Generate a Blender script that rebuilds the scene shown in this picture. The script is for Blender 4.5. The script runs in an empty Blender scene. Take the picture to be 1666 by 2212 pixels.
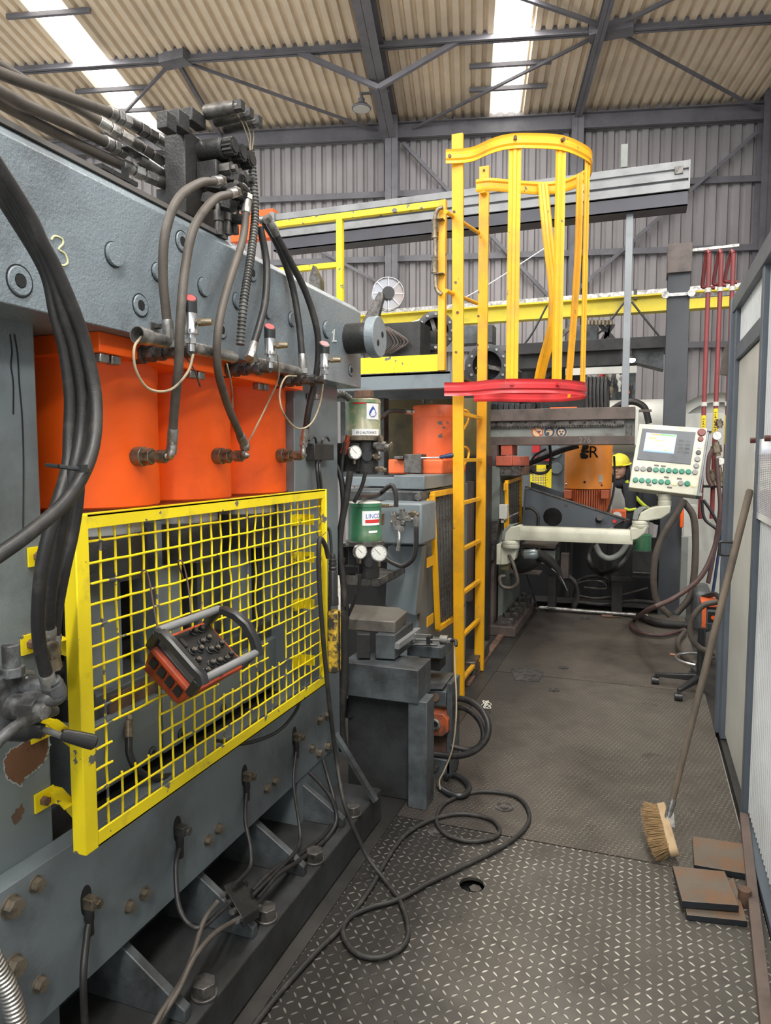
import bpy, bmesh, math, random
from mathutils import Vector, Matrix
random.seed(7)
sc = bpy.context.scene
COL = sc.collection
# ------------------------------------------------------------------ camera, world, lights, exposure
F, CX, CY, H = 1530.0, 833.0, 1106.0, 1.6           # focal length in pixels of the 1666 x 2212 frame, eye height
YAW = math.atan(557 / F); PIT = math.atan(121 / F)
fwd = Vector((-math.sin(YAW) * math.cos(PIT), math.cos(YAW) * math.cos(PIT), -math.sin(PIT)))
rgt = Vector((math.cos(YAW), math.sin(YAW), 0)); upv = rgt.cross(fwd)
EYE = Vector((0, 0, H))
cam = bpy.data.cameras.new('camera'); cam.sensor_fit = 'VERTICAL'; cam.sensor_height = 36; cam.lens = F / 2212 * 36
cam.clip_start = 0.02; cam.clip_end = 200
camo = bpy.data.objects.new('camera', cam); COL.objects.link(camo); sc.camera = camo
camo.matrix_world = Matrix((rgt, upv, -fwd)).transposed().to_4x4(); camo.location = EYE
vs = sc.view_settings; vs.view_transform = 'Standard'; vs.look = 'None'; vs.gamma = 1; vs.exposure = 0.16
try: vs.use_curve_mapping = False
except Exception: pass
w = bpy.data.worlds.new('world'); sc.world = w; w.use_nodes = True
bg = w.node_tree.nodes['Background']; bg.inputs[0].default_value = (0.86, 0.93, 1.0, 1); bg.inputs[1].default_value = 0.95
BA = math.radians(13.3)                              # the hall stands 13.3 degrees off the machine line
eD = Vector((-math.sin(BA), math.cos(BA), 0)); eL = Vector((math.cos(BA), math.sin(BA), 0))
def hall(l, d, z): return eL * l + eD * d + Vector((0, 0, z))
WD = 13.0; ZE = 7.55; SL = 0.087                     # far wall distance, eave height, roof slope
def zroof(d): return ZE + (WD - d) * SL
def area(name, loc, sx, sy, power, col=(1, 0.97, 0.9), rot=(0, 0, 0)):
    l = bpy.data.lights.new(name, 'AREA'); l.shape = 'RECTANGLE'; l.size = sx; l.size_y = sy; l.energy = power; l.color = col
    o = bpy.data.objects.new(name, l); COL.objects.link(o); o.location = loc; o.rotation_euler = rot
    return o
SKYL = [(-5.87, 0.5), (0.57, 0.5), (7.2, 0.6)]
for l, wd in SKYL:                                   # daylight falling through the roof light strips
    for d in (8.8, 0.5, -6):
        area('skylight_daylight', hall(l, d, zroof(d) - 0.35), wd, 7.0, 330 if d > 5 else (600 if d > 0 else 900), (1, 0.985, 0.955), (SL, 0, BA))
area('rear_roof_fill', hall(-1.5, -8.6, 4.3), 21, 5.0, 500, (0.95, 0.97, 1.0), (math.radians(128), 0, BA))      # unseen fill added behind the camera, aimed up to brighten the roof
# ------------------------------------------------------------------ picture to place
def ray(px, py): return fwd + rgt * ((px - CX) / F) - upv * ((py - CY) / F)
def hit(px, py, ax, v):
    d = ray(px, py); return EYE + d * ((v - EYE[ax]) / d[ax])
def _proj(p):
    d = Vector(p) - EYE; z = d.dot(fwd); return CX + F * d.dot(rgt) / z, CY - F * d.dot(upv) / z
def PX(px, py, X): return hit(px, py, 0, X)
def PY(px, py, Y): return hit(px, py, 1, Y)
def PZ(px, py, Z=0.0): return hit(px, py, 2, Z)
def PW(px, py, d=WD):
    r = ray(px, py); return EYE + r * (d / r.dot(eD))
def PR(px, py, off=0.0):                             # onto the sloping roof
    r = ray(px, py)                                  # 1.6 + t rz = ZE-off + (WD - t rd) SL
    t = (ZE - off + WD * SL - H) / (r.z + r.dot(eD) * SL); return EYE + r * t
# ------------------------------------------------------------------ mesh builders
def _frame(d, hint=None):
    d = d.normalized(); h = Vector(hint) if hint is not None else (Vector((0, 0, 1)) if abs(d.z) < 0.9 else Vector((1, 0, 0)))
    u = (h - d * h.dot(d)).normalized(); return u, d.cross(u)
class MB:
    def __init__(s): s.bm = bmesh.new()
    def face(s, pts):
        vs_ = [s.bm.verts.new(p) for p in pts]; return s.bm.faces.new(vs_)
    def hexa(s, a, b):                                # two loops of equal length joined with caps
        va = [s.bm.verts.new(p) for p in a]; vb = [s.bm.verts.new(p) for p in b]; n = len(a)
        s.bm.faces.new(va[::-1]); s.bm.faces.new(vb)
        for i in range(n): s.bm.faces.new((va[i], va[(i + 1) % n], vb[(i + 1) % n], vb[i]))
        return s
    def box(s, p, q):
        x0, x1 = sorted((p[0], q[0])); y0, y1 = sorted((p[1], q[1])); z0, z1 = sorted((p[2], q[2]))
        return s.hexa([Vector(c) for c in ((x0, y0, z0), (x1, y0, z0), (x1, y1, z0), (x0, y1, z0))], [Vector(c) for c in ((x0, y0, z1), (x1, y0, z1), (x1, y1, z1), (x0, y1, z1))])
    def prism(s, pts, ext):
        ext = Vector(ext); return s.hexa([Vector(p) for p in pts], [Vector(p) + ext for p in pts])
    def bar(s, a, b, w_, h_, hint=None):              # rectangular bar from a to b, h_ along the hint
        a = Vector(a); b = Vector(b); u, v = _frame(b - a, hint); o = [(-1, -1), (1, -1), (1, 1), (-1, 1)]
        return s.hexa([a + v * (i * w_ / 2) + u * (j * h_ / 2) for i, j in o], [b + v * (i * w_ / 2) + u * (j * h_ / 2) for i, j in o])
    def cyl(s, a, b, r, r2=None, n=20, hint=None):
        a = Vector(a); b = Vector(b); u, v = _frame(b - a, hint); r2 = r if r2 is None else r2
        c = [(math.cos(2 * math.pi * i / n), math.sin(2 * math.pi * i / n)) for i in range(n)]
        return s.hexa([a + (u * x + v * y) * r for x, y in c], [b + (u * x + v * y) * r2 for x, y in c])
    def hex(s, a, b, r): return s.cyl(a, b, r, n=6)
    def lathe(s, a, d, prof, n=24, close=True):       # prof: (distance along d, radius)
        a = Vector(a); d = Vector(d).normalized(); u, v = _frame(d); rings = []
        for t, r in prof:
            rings.append([s.bm.verts.new(a + d * t + (u * math.cos(2 * math.pi * i / n) + v * math.sin(2 * math.pi * i / n)) * max(r, 1e-4)) for i in range(n)])
        for p, q in zip(rings, rings[1:]):
            for i in range(n): s.bm.faces.new((p[i], p[(i + 1) % n], q[(i + 1) % n], q[i]))
        if close: s.bm.faces.new(rings[0][::-1]); s.bm.faces.new(rings[-1])
        return s
    def tube(s, pts, r, n=12, smooth=6, rib=None):    # smooth tube through the points; r may be a list
        pts = [Vector(p) for p in pts]
        rs = r if isinstance(r, (list, tuple)) else [r] * len(pts)
        if smooth > 1 and len(pts) > 2:
            q = []; qr = []
            P = [pts[0] * 2 - pts[1]] + pts + [pts[-1] * 2 - pts[-2]]
            for i in range(1, len(P) - 2):
                for k in range(smooth):
                    t = k / smooth; a, b, c, d = P[i - 1], P[i], P[i + 1], P[i + 2]
                    q.append(0.5 * ((2 * b) + (c - a) * t + (2 * a - 5 * b + 4 * c - d) * t * t + (3 * b - a - 3 * c + d) * t ** 3))
                    qr.append(rs[i - 1] * (1 - t) + rs[i] * t)
            q.append(pts[-1]); qr.append(rs[-1]); pts, rs = q, qr
        if rib:                                       # corrugated conduit: resample by length
            L = 0; step = rib[0]; out = [pts[0]]
            for a, b in zip(pts, pts[1:]):
                seg = (b - a).length; t = 0
                while L + seg - t >= step:
                    t += step - L; L = 0; out.append(a.lerp(b, t / seg))
                L += seg - t
            pts = out; rs = [rs[0] + (rib[1] if (i % 4) in (0, 1) else -rib[1]) for i in range(len(pts))]
        rings = []; u = None
        for i, p in enumerate(pts):
            d = (pts[min(i + 1, len(pts) - 1)] - pts[max(i - 1, 0)])
            if d.length < 1e-7: d = Vector((0, 0, 1))
            d.normalize()
            if u is None: u, _ = _frame(d)
            u = (u - d * u.dot(d))
            if u.length < 1e-4: u, _ = _frame(d)
            u.normalize(); v = d.cross(u)
            rings.append([s.bm.verts.new(p + (u * math.cos(2 * math.pi * k / n) + v * math.sin(2 * math.pi * k / n)) * rs[i]) for k in range(n)])
        for p, q in zip(rings, rings[1:]):
            for i in range(n): s.bm.faces.new((p[i], p[(i + 1) % n], q[(i + 1) % n], q[i]))
        s.bm.faces.new(rings[0][::-1]); s.bm.faces.new(rings[-1])
        return s
    def sweep(s, pts, prof, hint):                    # extrude a closed 2D profile (side, up) along points
        pts = [Vector(p) for p in pts]; rings = []
        for i, p in enumerate(pts):
            d = (pts[min(i + 1, len(pts) - 1)] - pts[max(i - 1, 0)]).normalized(); u, v = _frame(d, Vector(hint))
            rings.append([s.bm.verts.new(p + v * a + u * b) for a, b in prof])
        n = len(prof)
        for p, q in zip(rings, rings[1:]):
            for i in range(n): s.bm.faces.new((p[i], p[(i + 1) % n], q[(i + 1) % n], q[i]))
        s.bm.faces.new(rings[0][::-1]); s.bm.faces.new(rings[-1])
        return s
    def ball(s, c, r, n=12):
        c = Vector(c); r = Vector(r) if hasattr(r, '__len__') else Vector((r, r, r))
        m = bmesh.ops.create_uvsphere(s.bm, u_segments=n, v_segments=max(6, n // 2), radius=1)
        for v in m['verts']: v.co = Vector((v.co.x * r.x, v.co.y * r.y, v.co.z * r.z)) + c
        return s
def org(o):
    v = Vector((0, 0, 0))
    while o is not None: v += o.location; o = o.parent
    return v
def tag(o, label=None, cat=None, group=None, kind=None):
    if label: o['label'] = label
    if cat: o['category'] = cat
    if group: o['group'] = group
    if kind: o['kind'] = kind
    return o
def build(name, mb, mat, parent=None, label=None, cat=None, group=None, kind=None, bevel=0.0, smooth=True, at=None):
    me = bpy.data.meshes.new(name); bm = mb.bm
    bmesh.ops.recalc_face_normals(bm, faces=bm.faces)
    o = bpy.data.objects.new(name, me)
    if parent is not None: o.parent = parent; off = org(parent)
    elif at is not None: off = Vector(at); o.location = off
    else:
        xs = [v.co for v in bm.verts]; off = Vector(((min(p.x for p in xs) + max(p.x for p in xs)) / 2, (min(p.y for p in xs) + max(p.y for p in xs)) / 2, min(p.z for p in xs))); o.location = off
    for v in bm.verts: v.co -= off
    bm.to_mesh(me); bm.free(); me.materials.append(mat); COL.objects.link(o)
    if smooth:
        me.polygons.foreach_set('use_smooth', [True] * len(me.polygons))
        try: me.set_sharp_from_angle(angle=math.radians(38))
        except Exception: pass
    if bevel:
        m = o.modifiers.new('bevel', 'BEVEL'); m.width = bevel; m.segments = 2; m.limit_method = 'ANGLE'; m.angle_limit = math.radians(40)
        m.harden_normals = False
    return tag(o, label, cat, group, kind)
def thing(name, loc, label, cat, group=None, kind=None):
    o = bpy.data.objects.new(name, None); o.empty_display_size = 0.1; COL.objects.link(o); o.location = loc
    return tag(o, label, cat, group, kind)
def clone(src, name, mat=None, parent=None, at=(0, 0, 0), rot=None, **k):   # same mesh again; at is a world place
    o = src.copy(); o.name = name; COL.objects.link(o); o.parent = parent
    for key in ('label', 'category', 'group'):
        if key in o: del o[key]
    o.location = Vector(at) - (org(parent) if parent else Vector((0, 0, 0)))
    if rot is not None: o.rotation_euler = rot
    return tag(o, **k)
def words(name, text, size, mat, origin, xd, yd, parent, depth=0.0008, sx=1.0, center=False):
    c = bpy.data.curves.new(name, 'FONT'); c.body = text; c.size = size; c.extrude = depth
    if center: c.align_x = 'CENTER'; c.align_y = 'CENTER'
    t = bpy.data.objects.new(name, c); COL.objects.link(t); bpy.context.view_layer.update()
    me = bpy.data.meshes.new_from_object(t); bpy.data.objects.remove(t)
    xd = Vector(xd).normalized(); yd = Vector(yd).normalized(); zd = xd.cross(yd)
    off = org(parent); o_ = Vector(origin)
    for v in me.vertices: v.co = o_ + xd * v.co.x * sx + yd * v.co.y + zd * v.co.z - off
    me.materials.clear(); me.materials.append(mat); o = bpy.data.objects.new(name, me); COL.objects.link(o); o.parent = parent
    return o
# ------------------------------------------------------------------ materials
MATS = {}
def nodes(name):
    m = bpy.data.materials.new(name); m.use_nodes = True; t = m.node_tree
    return m, t, t.nodes['Principled BSDF']
def lk(t, a, b): t.links.new(a, b)
def c4(c): return (c[0], c[1], c[2], 1)
def tex(t, scale, detail=6, rough=0.6, vec=None, stretch=None):
    n = t.nodes.new('ShaderNodeTexNoise'); n.inputs['Scale'].default_value = scale; n.inputs['Detail'].default_value = detail; n.inputs['Roughness'].default_value = rough
    tc = t.nodes.new('ShaderNodeTexCoord'); src = tc.outputs['Object']
    if stretch:
        mp = t.nodes.new('ShaderNodeMapping'); mp.inputs['Scale'].default_value = stretch; lk(t, src, mp.inputs['Vector']); src = mp.outputs['Vector']
    lk(t, src, n.inputs['Vector']); return n.outputs['Fac']
def ramp(t, fac, a, b, ca=(0, 0, 0), cb=(1, 1, 1)):
    r = t.nodes.new('ShaderNodeValToRGB'); r.color_ramp.elements[0].position = a; r.color_ramp.elements[1].position = b
    r.color_ramp.elements[0].color = c4(ca); r.color_ramp.elements[1].color = c4(cb); lk(t, fac, r.inputs['Fac']); return r.outputs['Color']
def mix(t, fac, a, b):
    m = t.nodes.new('ShaderNodeMix'); m.data_type = 'RGBA'
    if isinstance(fac, float): m.inputs[0].default_value = fac
    else: lk(t, fac, m.inputs[0])
    for s, v in ((6, a), (7, b)):
        if isinstance(v, tuple): m.inputs[s].default_value = c4(v)
        else: lk(t, v, m.inputs[s])
    return m.outputs[2]
def paint(name, col, rough=0.45, metal=0.0, dirt=(0.05, 0.045, 0.04), d0=0.52, d1=0.72, scale=3.0, chip=None, chips=0.66, bump=0.15, bscale=60, stretch=None, vary=0.12, cscale=9.0):
    """painted or bare metal with grime patches, slight colour drift and optional chipped spots"""
    m, t, p = nodes(name)
    big = tex(t, scale, 8, 0.65, stretch=stretch); fine = tex(t, bscale, 3, 0.6)
    c2 = tuple(max(0, x * (1 - vary)) for x in col); c1 = tuple(min(1, x * (1 + vary)) for x in col)
    base = mix(t, ramp(t, tex(t, scale * 0.4 + 0.6, 4), 0.35, 0.65), c1, c2)
    base = mix(t, ramp(t, big, d0, d1), base, dirt)
    if chip:
        cn = tex(t, cscale, 5, 0.55); base = mix(t, ramp(t, cn, chips, chips + 0.015), base, chip)
    lk(t, base, p.inputs['Base Color']); p.inputs['Metallic'].default_value = metal
    rr = t.nodes.new('ShaderNodeMapRange'); rr.inputs['To Min'].default_value = max(0.05, rough - 0.12); rr.inputs['To Max'].default_value = min(1, rough + 0.18); lk(t, big, rr.inputs['Value']); lk(t, rr.outputs[0], p.inputs['Roughness'])
    b = t.nodes.new('ShaderNodeBump'); b.inputs['Strength'].default_value = bump; b.inputs['Distance'].default_value = 0.002; lk(t, fine, b.inputs['Height']); lk(t, b.outputs[0], p.inputs['Normal'])
    MATS[name] = m; return m
def plain(name, col, rough=0.5, metal=0.0, emit=0.0, trans=0.0, alpha=1.0):
    m, t, p = nodes(name); p.inputs['Base Color'].default_value = c4(col); p.inputs['Roughness'].default_value = rough; p.inputs['Metallic'].default_value = metal
    if emit: p.inputs['Emission Color'].default_value = c4(col); p.inputs['Emission Strength'].default_value = emit
    if trans: p.inputs['Transmission Weight'].default_value = trans
    p.inputs['Alpha'].default_value = alpha; return m
GREY = paint('press_grey_paint', (0.145, 0.172, 0.186), 0.36, dirt=(0.04, 0.04, 0.04), d0=0.5, d1=0.8, scale=2.2, bump=0.35, bscale=160)
BEAMG = paint('beam_grey_paint', (0.185, 0.22, 0.243), 0.27, dirt=(0.07, 0.075, 0.08), d0=0.5, d1=0.8, scale=3.2, bump=1.0, bscale=150)
DGREY = paint('grimy_dark_grey', (0.085, 0.098, 0.105), 0.42, dirt=(0.016, 0.015, 0.014), d0=0.38, d1=0.68, scale=5.5, bump=0.4, bscale=90)
GRIME = paint('oily_black_grime', (0.024, 0.023, 0.022), 0.45, dirt=(0.01, 0.011, 0.01), d0=0.45, d1=0.65, scale=9, bump=0.8, bscale=120)
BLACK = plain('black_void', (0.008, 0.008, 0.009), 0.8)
ORANGE = paint('orange_paint', (0.88, 0.105, 0.004), 0.42, dirt=(0.40, 0.05, 0.01), d0=0.5, d1=0.95, scale=2.5, bump=0.12, bscale=80, vary=0.08)
ORANGE2 = paint('worn_orange_paint', (0.72, 0.13, 0.035), 0.42, dirt=(0.25, 0.07, 0.04), d0=0.55, d1=0.8, scale=6, chip=(0.12, 0.11, 0.1), chips=0.66, bump=0.2)
YELLOW = paint('guard_yellow_paint', (0.80, 0.63, 0.008), 0.42, dirt=(0.28, 0.22, 0.05), d0=0.55, d1=0.85, scale=9, chip=(0.12, 0.12, 0.11), chips=0.63, bump=0.12, vary=0.06, cscale=16)
AMBER = paint('ladder_yellow_paint', (0.78, 0.38, 0.008), 0.4, dirt=(0.36, 0.22, 0.04), d0=0.5, d1=0.85, scale=4, chip=(0.16, 0.12, 0.06), chips=0.69, bump=0.1, vary=0.1, cscale=14)
REDP = paint('red_paint', (0.55, 0.03, 0.035), 0.35, dirt=(0.28, 0.04, 0.04), d0=0.5, d1=0.8, scale=5, bump=0.15)
STEEL = paint('bare_steel', (0.42, 0.41, 0.39), 0.36, metal=0.85, dirt=(0.11, 0.10, 0.09), d0=0.42, d1=0.7, scale=25, bump=0.3)
DSTEEL = paint('oily_steel', (0.16, 0.15, 0.14), 0.42, metal=0.7, dirt=(0.03, 0.028, 0.026), d0=0.4, d1=0.7, scale=22, bump=0.4)
CHROME = plain('bright_steel', (0.55, 0.55, 0.55), 0.3, 0.95)
BRASS = paint('yellow_passivated_steel', (0.27, 0.225, 0.16), 0.4, metal=0.75, dirt=(0.05, 0.04, 0.03), d0=0.45, d1=0.7, scale=30)
RUST = paint('brown_rust', (0.15, 0.085, 0.055), 0.75, dirt=(0.06, 0.035, 0.025), d0=0.42, d1=0.65, scale=14, bump=0.5)
RUBBER = paint('hose_rubber', (0.016, 0.015, 0.015), 0.45, dirt=(0.06, 0.053, 0.045), d0=0.52, d1=0.8, scale=18, bump=0.25, bscale=300)
RUBBERB = paint('dusty_brown_hose_rubber', (0.075, 0.062, 0.05), 0.55, dirt=(0.025, 0.023, 0.02), d0=0.5, d1=0.75, scale=12, bump=0.3, bscale=250)
CONDUIT = paint('ribbed_conduit', (0.10, 0.098, 0.09), 0.4, dirt=(0.035, 0.033, 0.03), d0=0.4, d1=0.6, scale=10)
CABLE = paint('black_cable_sheath', (0.02, 0.019, 0.018), 0.55, dirt=(0.075, 0.065, 0.055), d0=0.5, d1=0.8, scale=15)
TANCABLE = paint('tan_wire_sheath', (0.36, 0.29, 0.19), 0.6, dirt=(0.12, 0.1, 0.07), d0=0.5, d1=0.7, scale=14)
BLKP = plain('black_plastic', (0.02, 0.021, 0.022), 0.35)
WHITEP = paint('off_white_enamel', (0.5, 0.5, 0.46), 0.4, dirt=(0.32, 0.30, 0.25), d0=0.62, d1=0.9, scale=6)
CREAM = paint('cream_enamel', (0.52, 0.52, 0.42), 0.4, dirt=(0.25, 0.2, 0.13), d0=0.55, d1=0.85, scale=6)
BLUEG = paint('cabin_blue_grey', (0.095, 0.115, 0.14), 0.45, dirt=(0.05, 0.055, 0.065), d0=0.6, d1=0.9, scale=5)
ALU = paint('anodised_aluminium', (0.22, 0.225, 0.23), 0.42, metal=0.1, dirt=(0.15, 0.15, 0.155), d0=0.5, d1=0.9, scale=6)
WOOD = paint('worn_wood', (0.42, 0.30, 0.17), 0.7, dirt=(0.2, 0.14, 0.08), d0=0.5, d1=0.75, scale=10, stretch=(1, 1, 0.15), bump=0.4)
STICK = paint('dirty_broom_stick', (0.12, 0.092, 0.065), 0.65, dirt=(0.06, 0.05, 0.04), d0=0.45, d1=0.7, scale=12, stretch=(1, 1, 0.1), bump=0.5)
BRISTLE = paint('straw_bristle', (0.30, 0.19, 0.085), 0.8, dirt=(0.2, 0.13, 0.06), d0=0.45, d1=0.7, scale=60)
WHITE = plain('white_paper', (0.8, 0.8, 0.8), 0.6)
INK = plain('blue_ink', (0.02, 0.05, 0.28), 0.5)
INKK = plain('black_ink', (0.015, 0.015, 0.015), 0.6)
REDI = plain('red_ink', (0.6, 0.03, 0.03), 0.5)
CHALK = plain('yellow_chalk', (0.62, 0.60, 0.33), 0.9)
CHALKW = plain('white_chalk', (0.8, 0.8, 0.7), 0.9)
ROOFST = paint('roof_steel_paint', (0.14, 0.135, 0.15), 0.6, dirt=(0.08, 0.08, 0.085), d0=0.5, d1=0.8, scale=3)
# ------------------------------------------------------------------ checker plate material (raised lozenges by arithmetic)
def expr(t, op, a, b=None, c=None):
    n = t.nodes.new('ShaderNodeMath'); n.operation = op
    for i, v in enumerate((a, b, c)):
        if v is None: continue
        if isinstance(v, (int, float)): n.inputs[i].default_value = v
        else: lk(t, v, n.inputs[i])
    return n.outputs[0]
def checker(name, cell, la, lb, base, light, dirt, bumps, dscale=1.3, d0=0.5, d1=0.75, rough=0.38, tilt=0.0):
    m, t, p = nodes(name); tc = t.nodes.new('ShaderNodeTexCoord'); mp = t.nodes.new('ShaderNodeMapping')
    mp.inputs['Scale'].default_value = (1 / cell,) * 3; mp.inputs['Rotation'].default_value = (0, 0, tilt)
    lk(t, tc.outputs['Object'], mp.inputs['Vector']); sx = t.nodes.new('ShaderNodeSeparateXYZ'); lk(t, mp.outputs[0], sx.inputs[0])
    x, y = sx.outputs[0], sx.outputs[1]
    fx = expr(t, 'FLOOR', x); fy = expr(t, 'FLOOR', y)
    lx = expr(t, 'SUBTRACT', expr(t, 'SUBTRACT', x, fx), 0.5); ly = expr(t, 'SUBTRACT', expr(t, 'SUBTRACT', y, fy), 0.5)
    par = expr(t, 'PINGPONG', expr(t, 'ADD', fx, fy), 1.0); sg = expr(t, 'SUBTRACT', expr(t, 'MULTIPLY', par, 2.0), 1.0)
    ly2 = expr(t, 'MULTIPLY', ly, sg); u = expr(t, 'ADD', lx, ly2); v = expr(t, 'SUBTRACT', lx, ly2)
    q = expr(t, 'ADD', expr(t, 'POWER', expr(t, 'DIVIDE', u, la), 2.0), expr(t, 'POWER', expr(t, 'DIVIDE', v, lb), 2.0))
    h = t.nodes.new('ShaderNodeMapRange'); h.inputs['From Min'].default_value = 1.0; h.inputs['From Max'].default_value = 0.45; lk(t, q, h.inputs['Value']); hh = h.outputs[0]
    n1 = tex(t, dscale, 8, 0.65); n2 = tex(t, dscale * 9, 5, 0.6)
    wear = ramp(t, n2, 0.3, 0.62); dk = ramp(t, n1, d0, d1); dk = expr(t, 'MAXIMUM', dk, expr(t, 'MULTIPLY', ramp(t, tex(t, dscale * 4.5, 4, 0.5), 0.64, 0.72), 0.7))
    so = t.nodes.new('ShaderNodeNewGeometry'); sp_ = t.nodes.new('ShaderNodeSeparateXYZ'); lk(t, so.outputs['Position'], sp_.inputs[0])   # oily strip along the machine feet, darkened further to paint in the shade there
    oil_shade = t.nodes.new('ShaderNodeMapRange'); oil_shade.inputs['From Min'].default_value = -0.36; oil_shade.inputs['From Max'].default_value = -0.78; lk(t, expr(t, 'ADD', sp_.outputs[0], expr(t, 'MULTIPLY', expr(t, 'SUBTRACT', n1, 0.5), 1.2)), oil_shade.inputs['Value'])
    dk = expr(t, 'MAXIMUM', dk, oil_shade.outputs[0])
    b = mix(t, ramp(t, tex(t, 3.1, 6), 0.35, 0.7), base, tuple(x * 0.72 for x in base)); b = mix(t, dk, b, dirt)
    inv = expr(t, 'MULTIPLY', hh, expr(t, 'MULTIPLY', wear, expr(t, 'SUBTRACT', 1.0, expr(t, 'MULTIPLY', dk, 0.7))))
    lk(t, mix(t, inv, b, light), p.inputs['Base Color']); p.inputs['Metallic'].default_value = 0.35
    lk(t, expr(t, 'ADD', expr(t, 'MULTIPLY', dk, 0.2), rough), p.inputs['Roughness'])
    bp = t.nodes.new('ShaderNodeBump'); bp.inputs['Strength'].default_value = bumps; bp.inputs['Distance'].default_value = 0.0022
    lk(t, expr(t, 'ADD', hh, expr(t, 'MULTIPLY', n2, 0.25)), bp.inputs['Height']); lk(t, bp.outputs[0], p.inputs['Normal']); return m
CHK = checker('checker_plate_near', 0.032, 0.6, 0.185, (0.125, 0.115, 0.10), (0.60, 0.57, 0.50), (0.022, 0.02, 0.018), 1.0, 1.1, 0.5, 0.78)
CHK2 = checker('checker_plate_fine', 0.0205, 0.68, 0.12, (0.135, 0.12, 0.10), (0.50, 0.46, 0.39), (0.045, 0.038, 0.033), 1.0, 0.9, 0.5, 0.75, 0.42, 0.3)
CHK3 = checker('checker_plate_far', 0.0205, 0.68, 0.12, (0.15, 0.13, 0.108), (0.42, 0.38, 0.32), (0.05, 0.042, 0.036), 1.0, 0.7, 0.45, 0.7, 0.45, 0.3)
CONC = paint('stained_bounce_concrete', (0.52, 0.50, 0.45), 0.7, dirt=(0.3, 0.28, 0.25), d0=0.55, d1=0.7, scale=2)  # hidden slab made pale on purpose, to bounce light up to the roof
DARKF = paint('oil_soaked_floor', (0.035, 0.032, 0.029), 0.5, dirt=(0.014, 0.013, 0.012), d0=0.4, d1=0.6, scale=3)
S = 'structure'
# floor slab under everything, then the chequered plates laid on it
build('floor', MB().box((-14, -4, -0.30), (12, 16, -0.06)), CONC, kind=S)
fl = MB().box((-2.0, -1.5, -0.06), (-1.0, 8, -0.004)); build('floor', fl, DARKF, kind=S)
fl = MB().box((0.45, -1.5, -0.06), (0.6, 4.5, -0.004)); fl.box((0.42, 4.5, -0.06), (2.5, 10, -0.004)); fl.box((-1.0, 7.75, -0.06), (0.42, 10, -0.004)); build('floor', fl, DARKF, kind=S)
hc = PZ(1020, 1911); hr = 0.047
def plate_with_hole(x0, x1, y0, y1, z0, z1, c, r):
    mb = MB(); q = 0.16
    for a in ((x0, c.x - q, y0, y1), (c.x + q, x1, y0, y1), (c.x - q, c.x + q, y0, c.y - q), (c.x - q, c.x + q, c.y + q, y1)): mb.box((a[0], a[2], z0), (a[1], a[3], z1))
    n = 32; ring = []
    for i in range(n):
        a = 2 * math.pi * i / n + math.pi / 4; cx, sy = math.cos(a), math.sin(a); k = q / max(abs(cx), abs(sy))
        ring.append(((c.x + cx * r, c.y + sy * r), (c.x + cx * k, c.y + sy * k)))
    for i in range(n):
        (a, b), (d, e) = ring[i], ring[(i + 1) % n]
        mb.face([(*a, z1), (*b, z1), (*e, z1), (*d, z1)]); mb.face([(*a, z0), (*a, z1), (*d, z1), (*d, z0)])
    return mb
s1, s2 = 2.875, 5.14
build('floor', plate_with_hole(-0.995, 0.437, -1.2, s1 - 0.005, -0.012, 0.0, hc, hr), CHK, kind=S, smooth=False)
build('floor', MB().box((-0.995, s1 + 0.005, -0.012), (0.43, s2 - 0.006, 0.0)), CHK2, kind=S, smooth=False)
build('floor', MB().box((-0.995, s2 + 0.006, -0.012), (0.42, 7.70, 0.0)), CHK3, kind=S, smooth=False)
build('floor', MB().box((hc.x - .15, hc.y - .15, -.06), (hc.x + .15, hc.y + .15, -.052)), BLACK, kind=S)
pit = MB().cyl((hc.x, hc.y, -0.058), (hc.x, hc.y, -0.05), hr * 0.9); pit.hex((hc.x + .01, hc.y + .012, -0.05), (hc.x + .01, hc.y + .012, -0.018), 0.024)
build('anchor_bolt', pit, DSTEEL, label='dark anchor bolt down inside the open round hole in the near floor plate', cat='bolt')
for i, (px, py, r) in enumerate(((1090, 1744, .042), (1196, 1491, .04), (1217, 1443, .04), (1265, 1336, .05), (944, 1799, .038))):
    c = PZ(px, py); mb = MB().lathe((c.x, c.y, -0.002), (0, 0, 1), [(0, r), (0.006, r), (0.006, r * .82), (0.003, r * .8), (0.003, r * .45), (0.007, r * .42), (0.007, 0.001)], 24)
    build('floor_bolt', mb, DSTEEL, cat='bolt', group='round bolts sunk in the floor plates', label=['round sunken floor bolt inside the big loop of black cable', 'round floor bolt just in front of the far floor seam', 'round floor bolt just behind the far floor seam', 'round floor bolt closest to the far dark machines', 'dark round floor bolt nearest the foot of the steel workbench'][i])
c0, c1 = PZ(1116, 1468), PZ(1168, 1443)
build('cover_plate', MB().prism([PZ(1104, 1446, .001), PZ(1112, 1470, .001), PZ(1166, 1473, .001), PZ(1174, 1450, .001), PZ(1125, 1441, .001)], (0, 0, 0.004)), DSTEEL, label='small plain steel plate covering the left end of the far floor seam', cat='plate')
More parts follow.
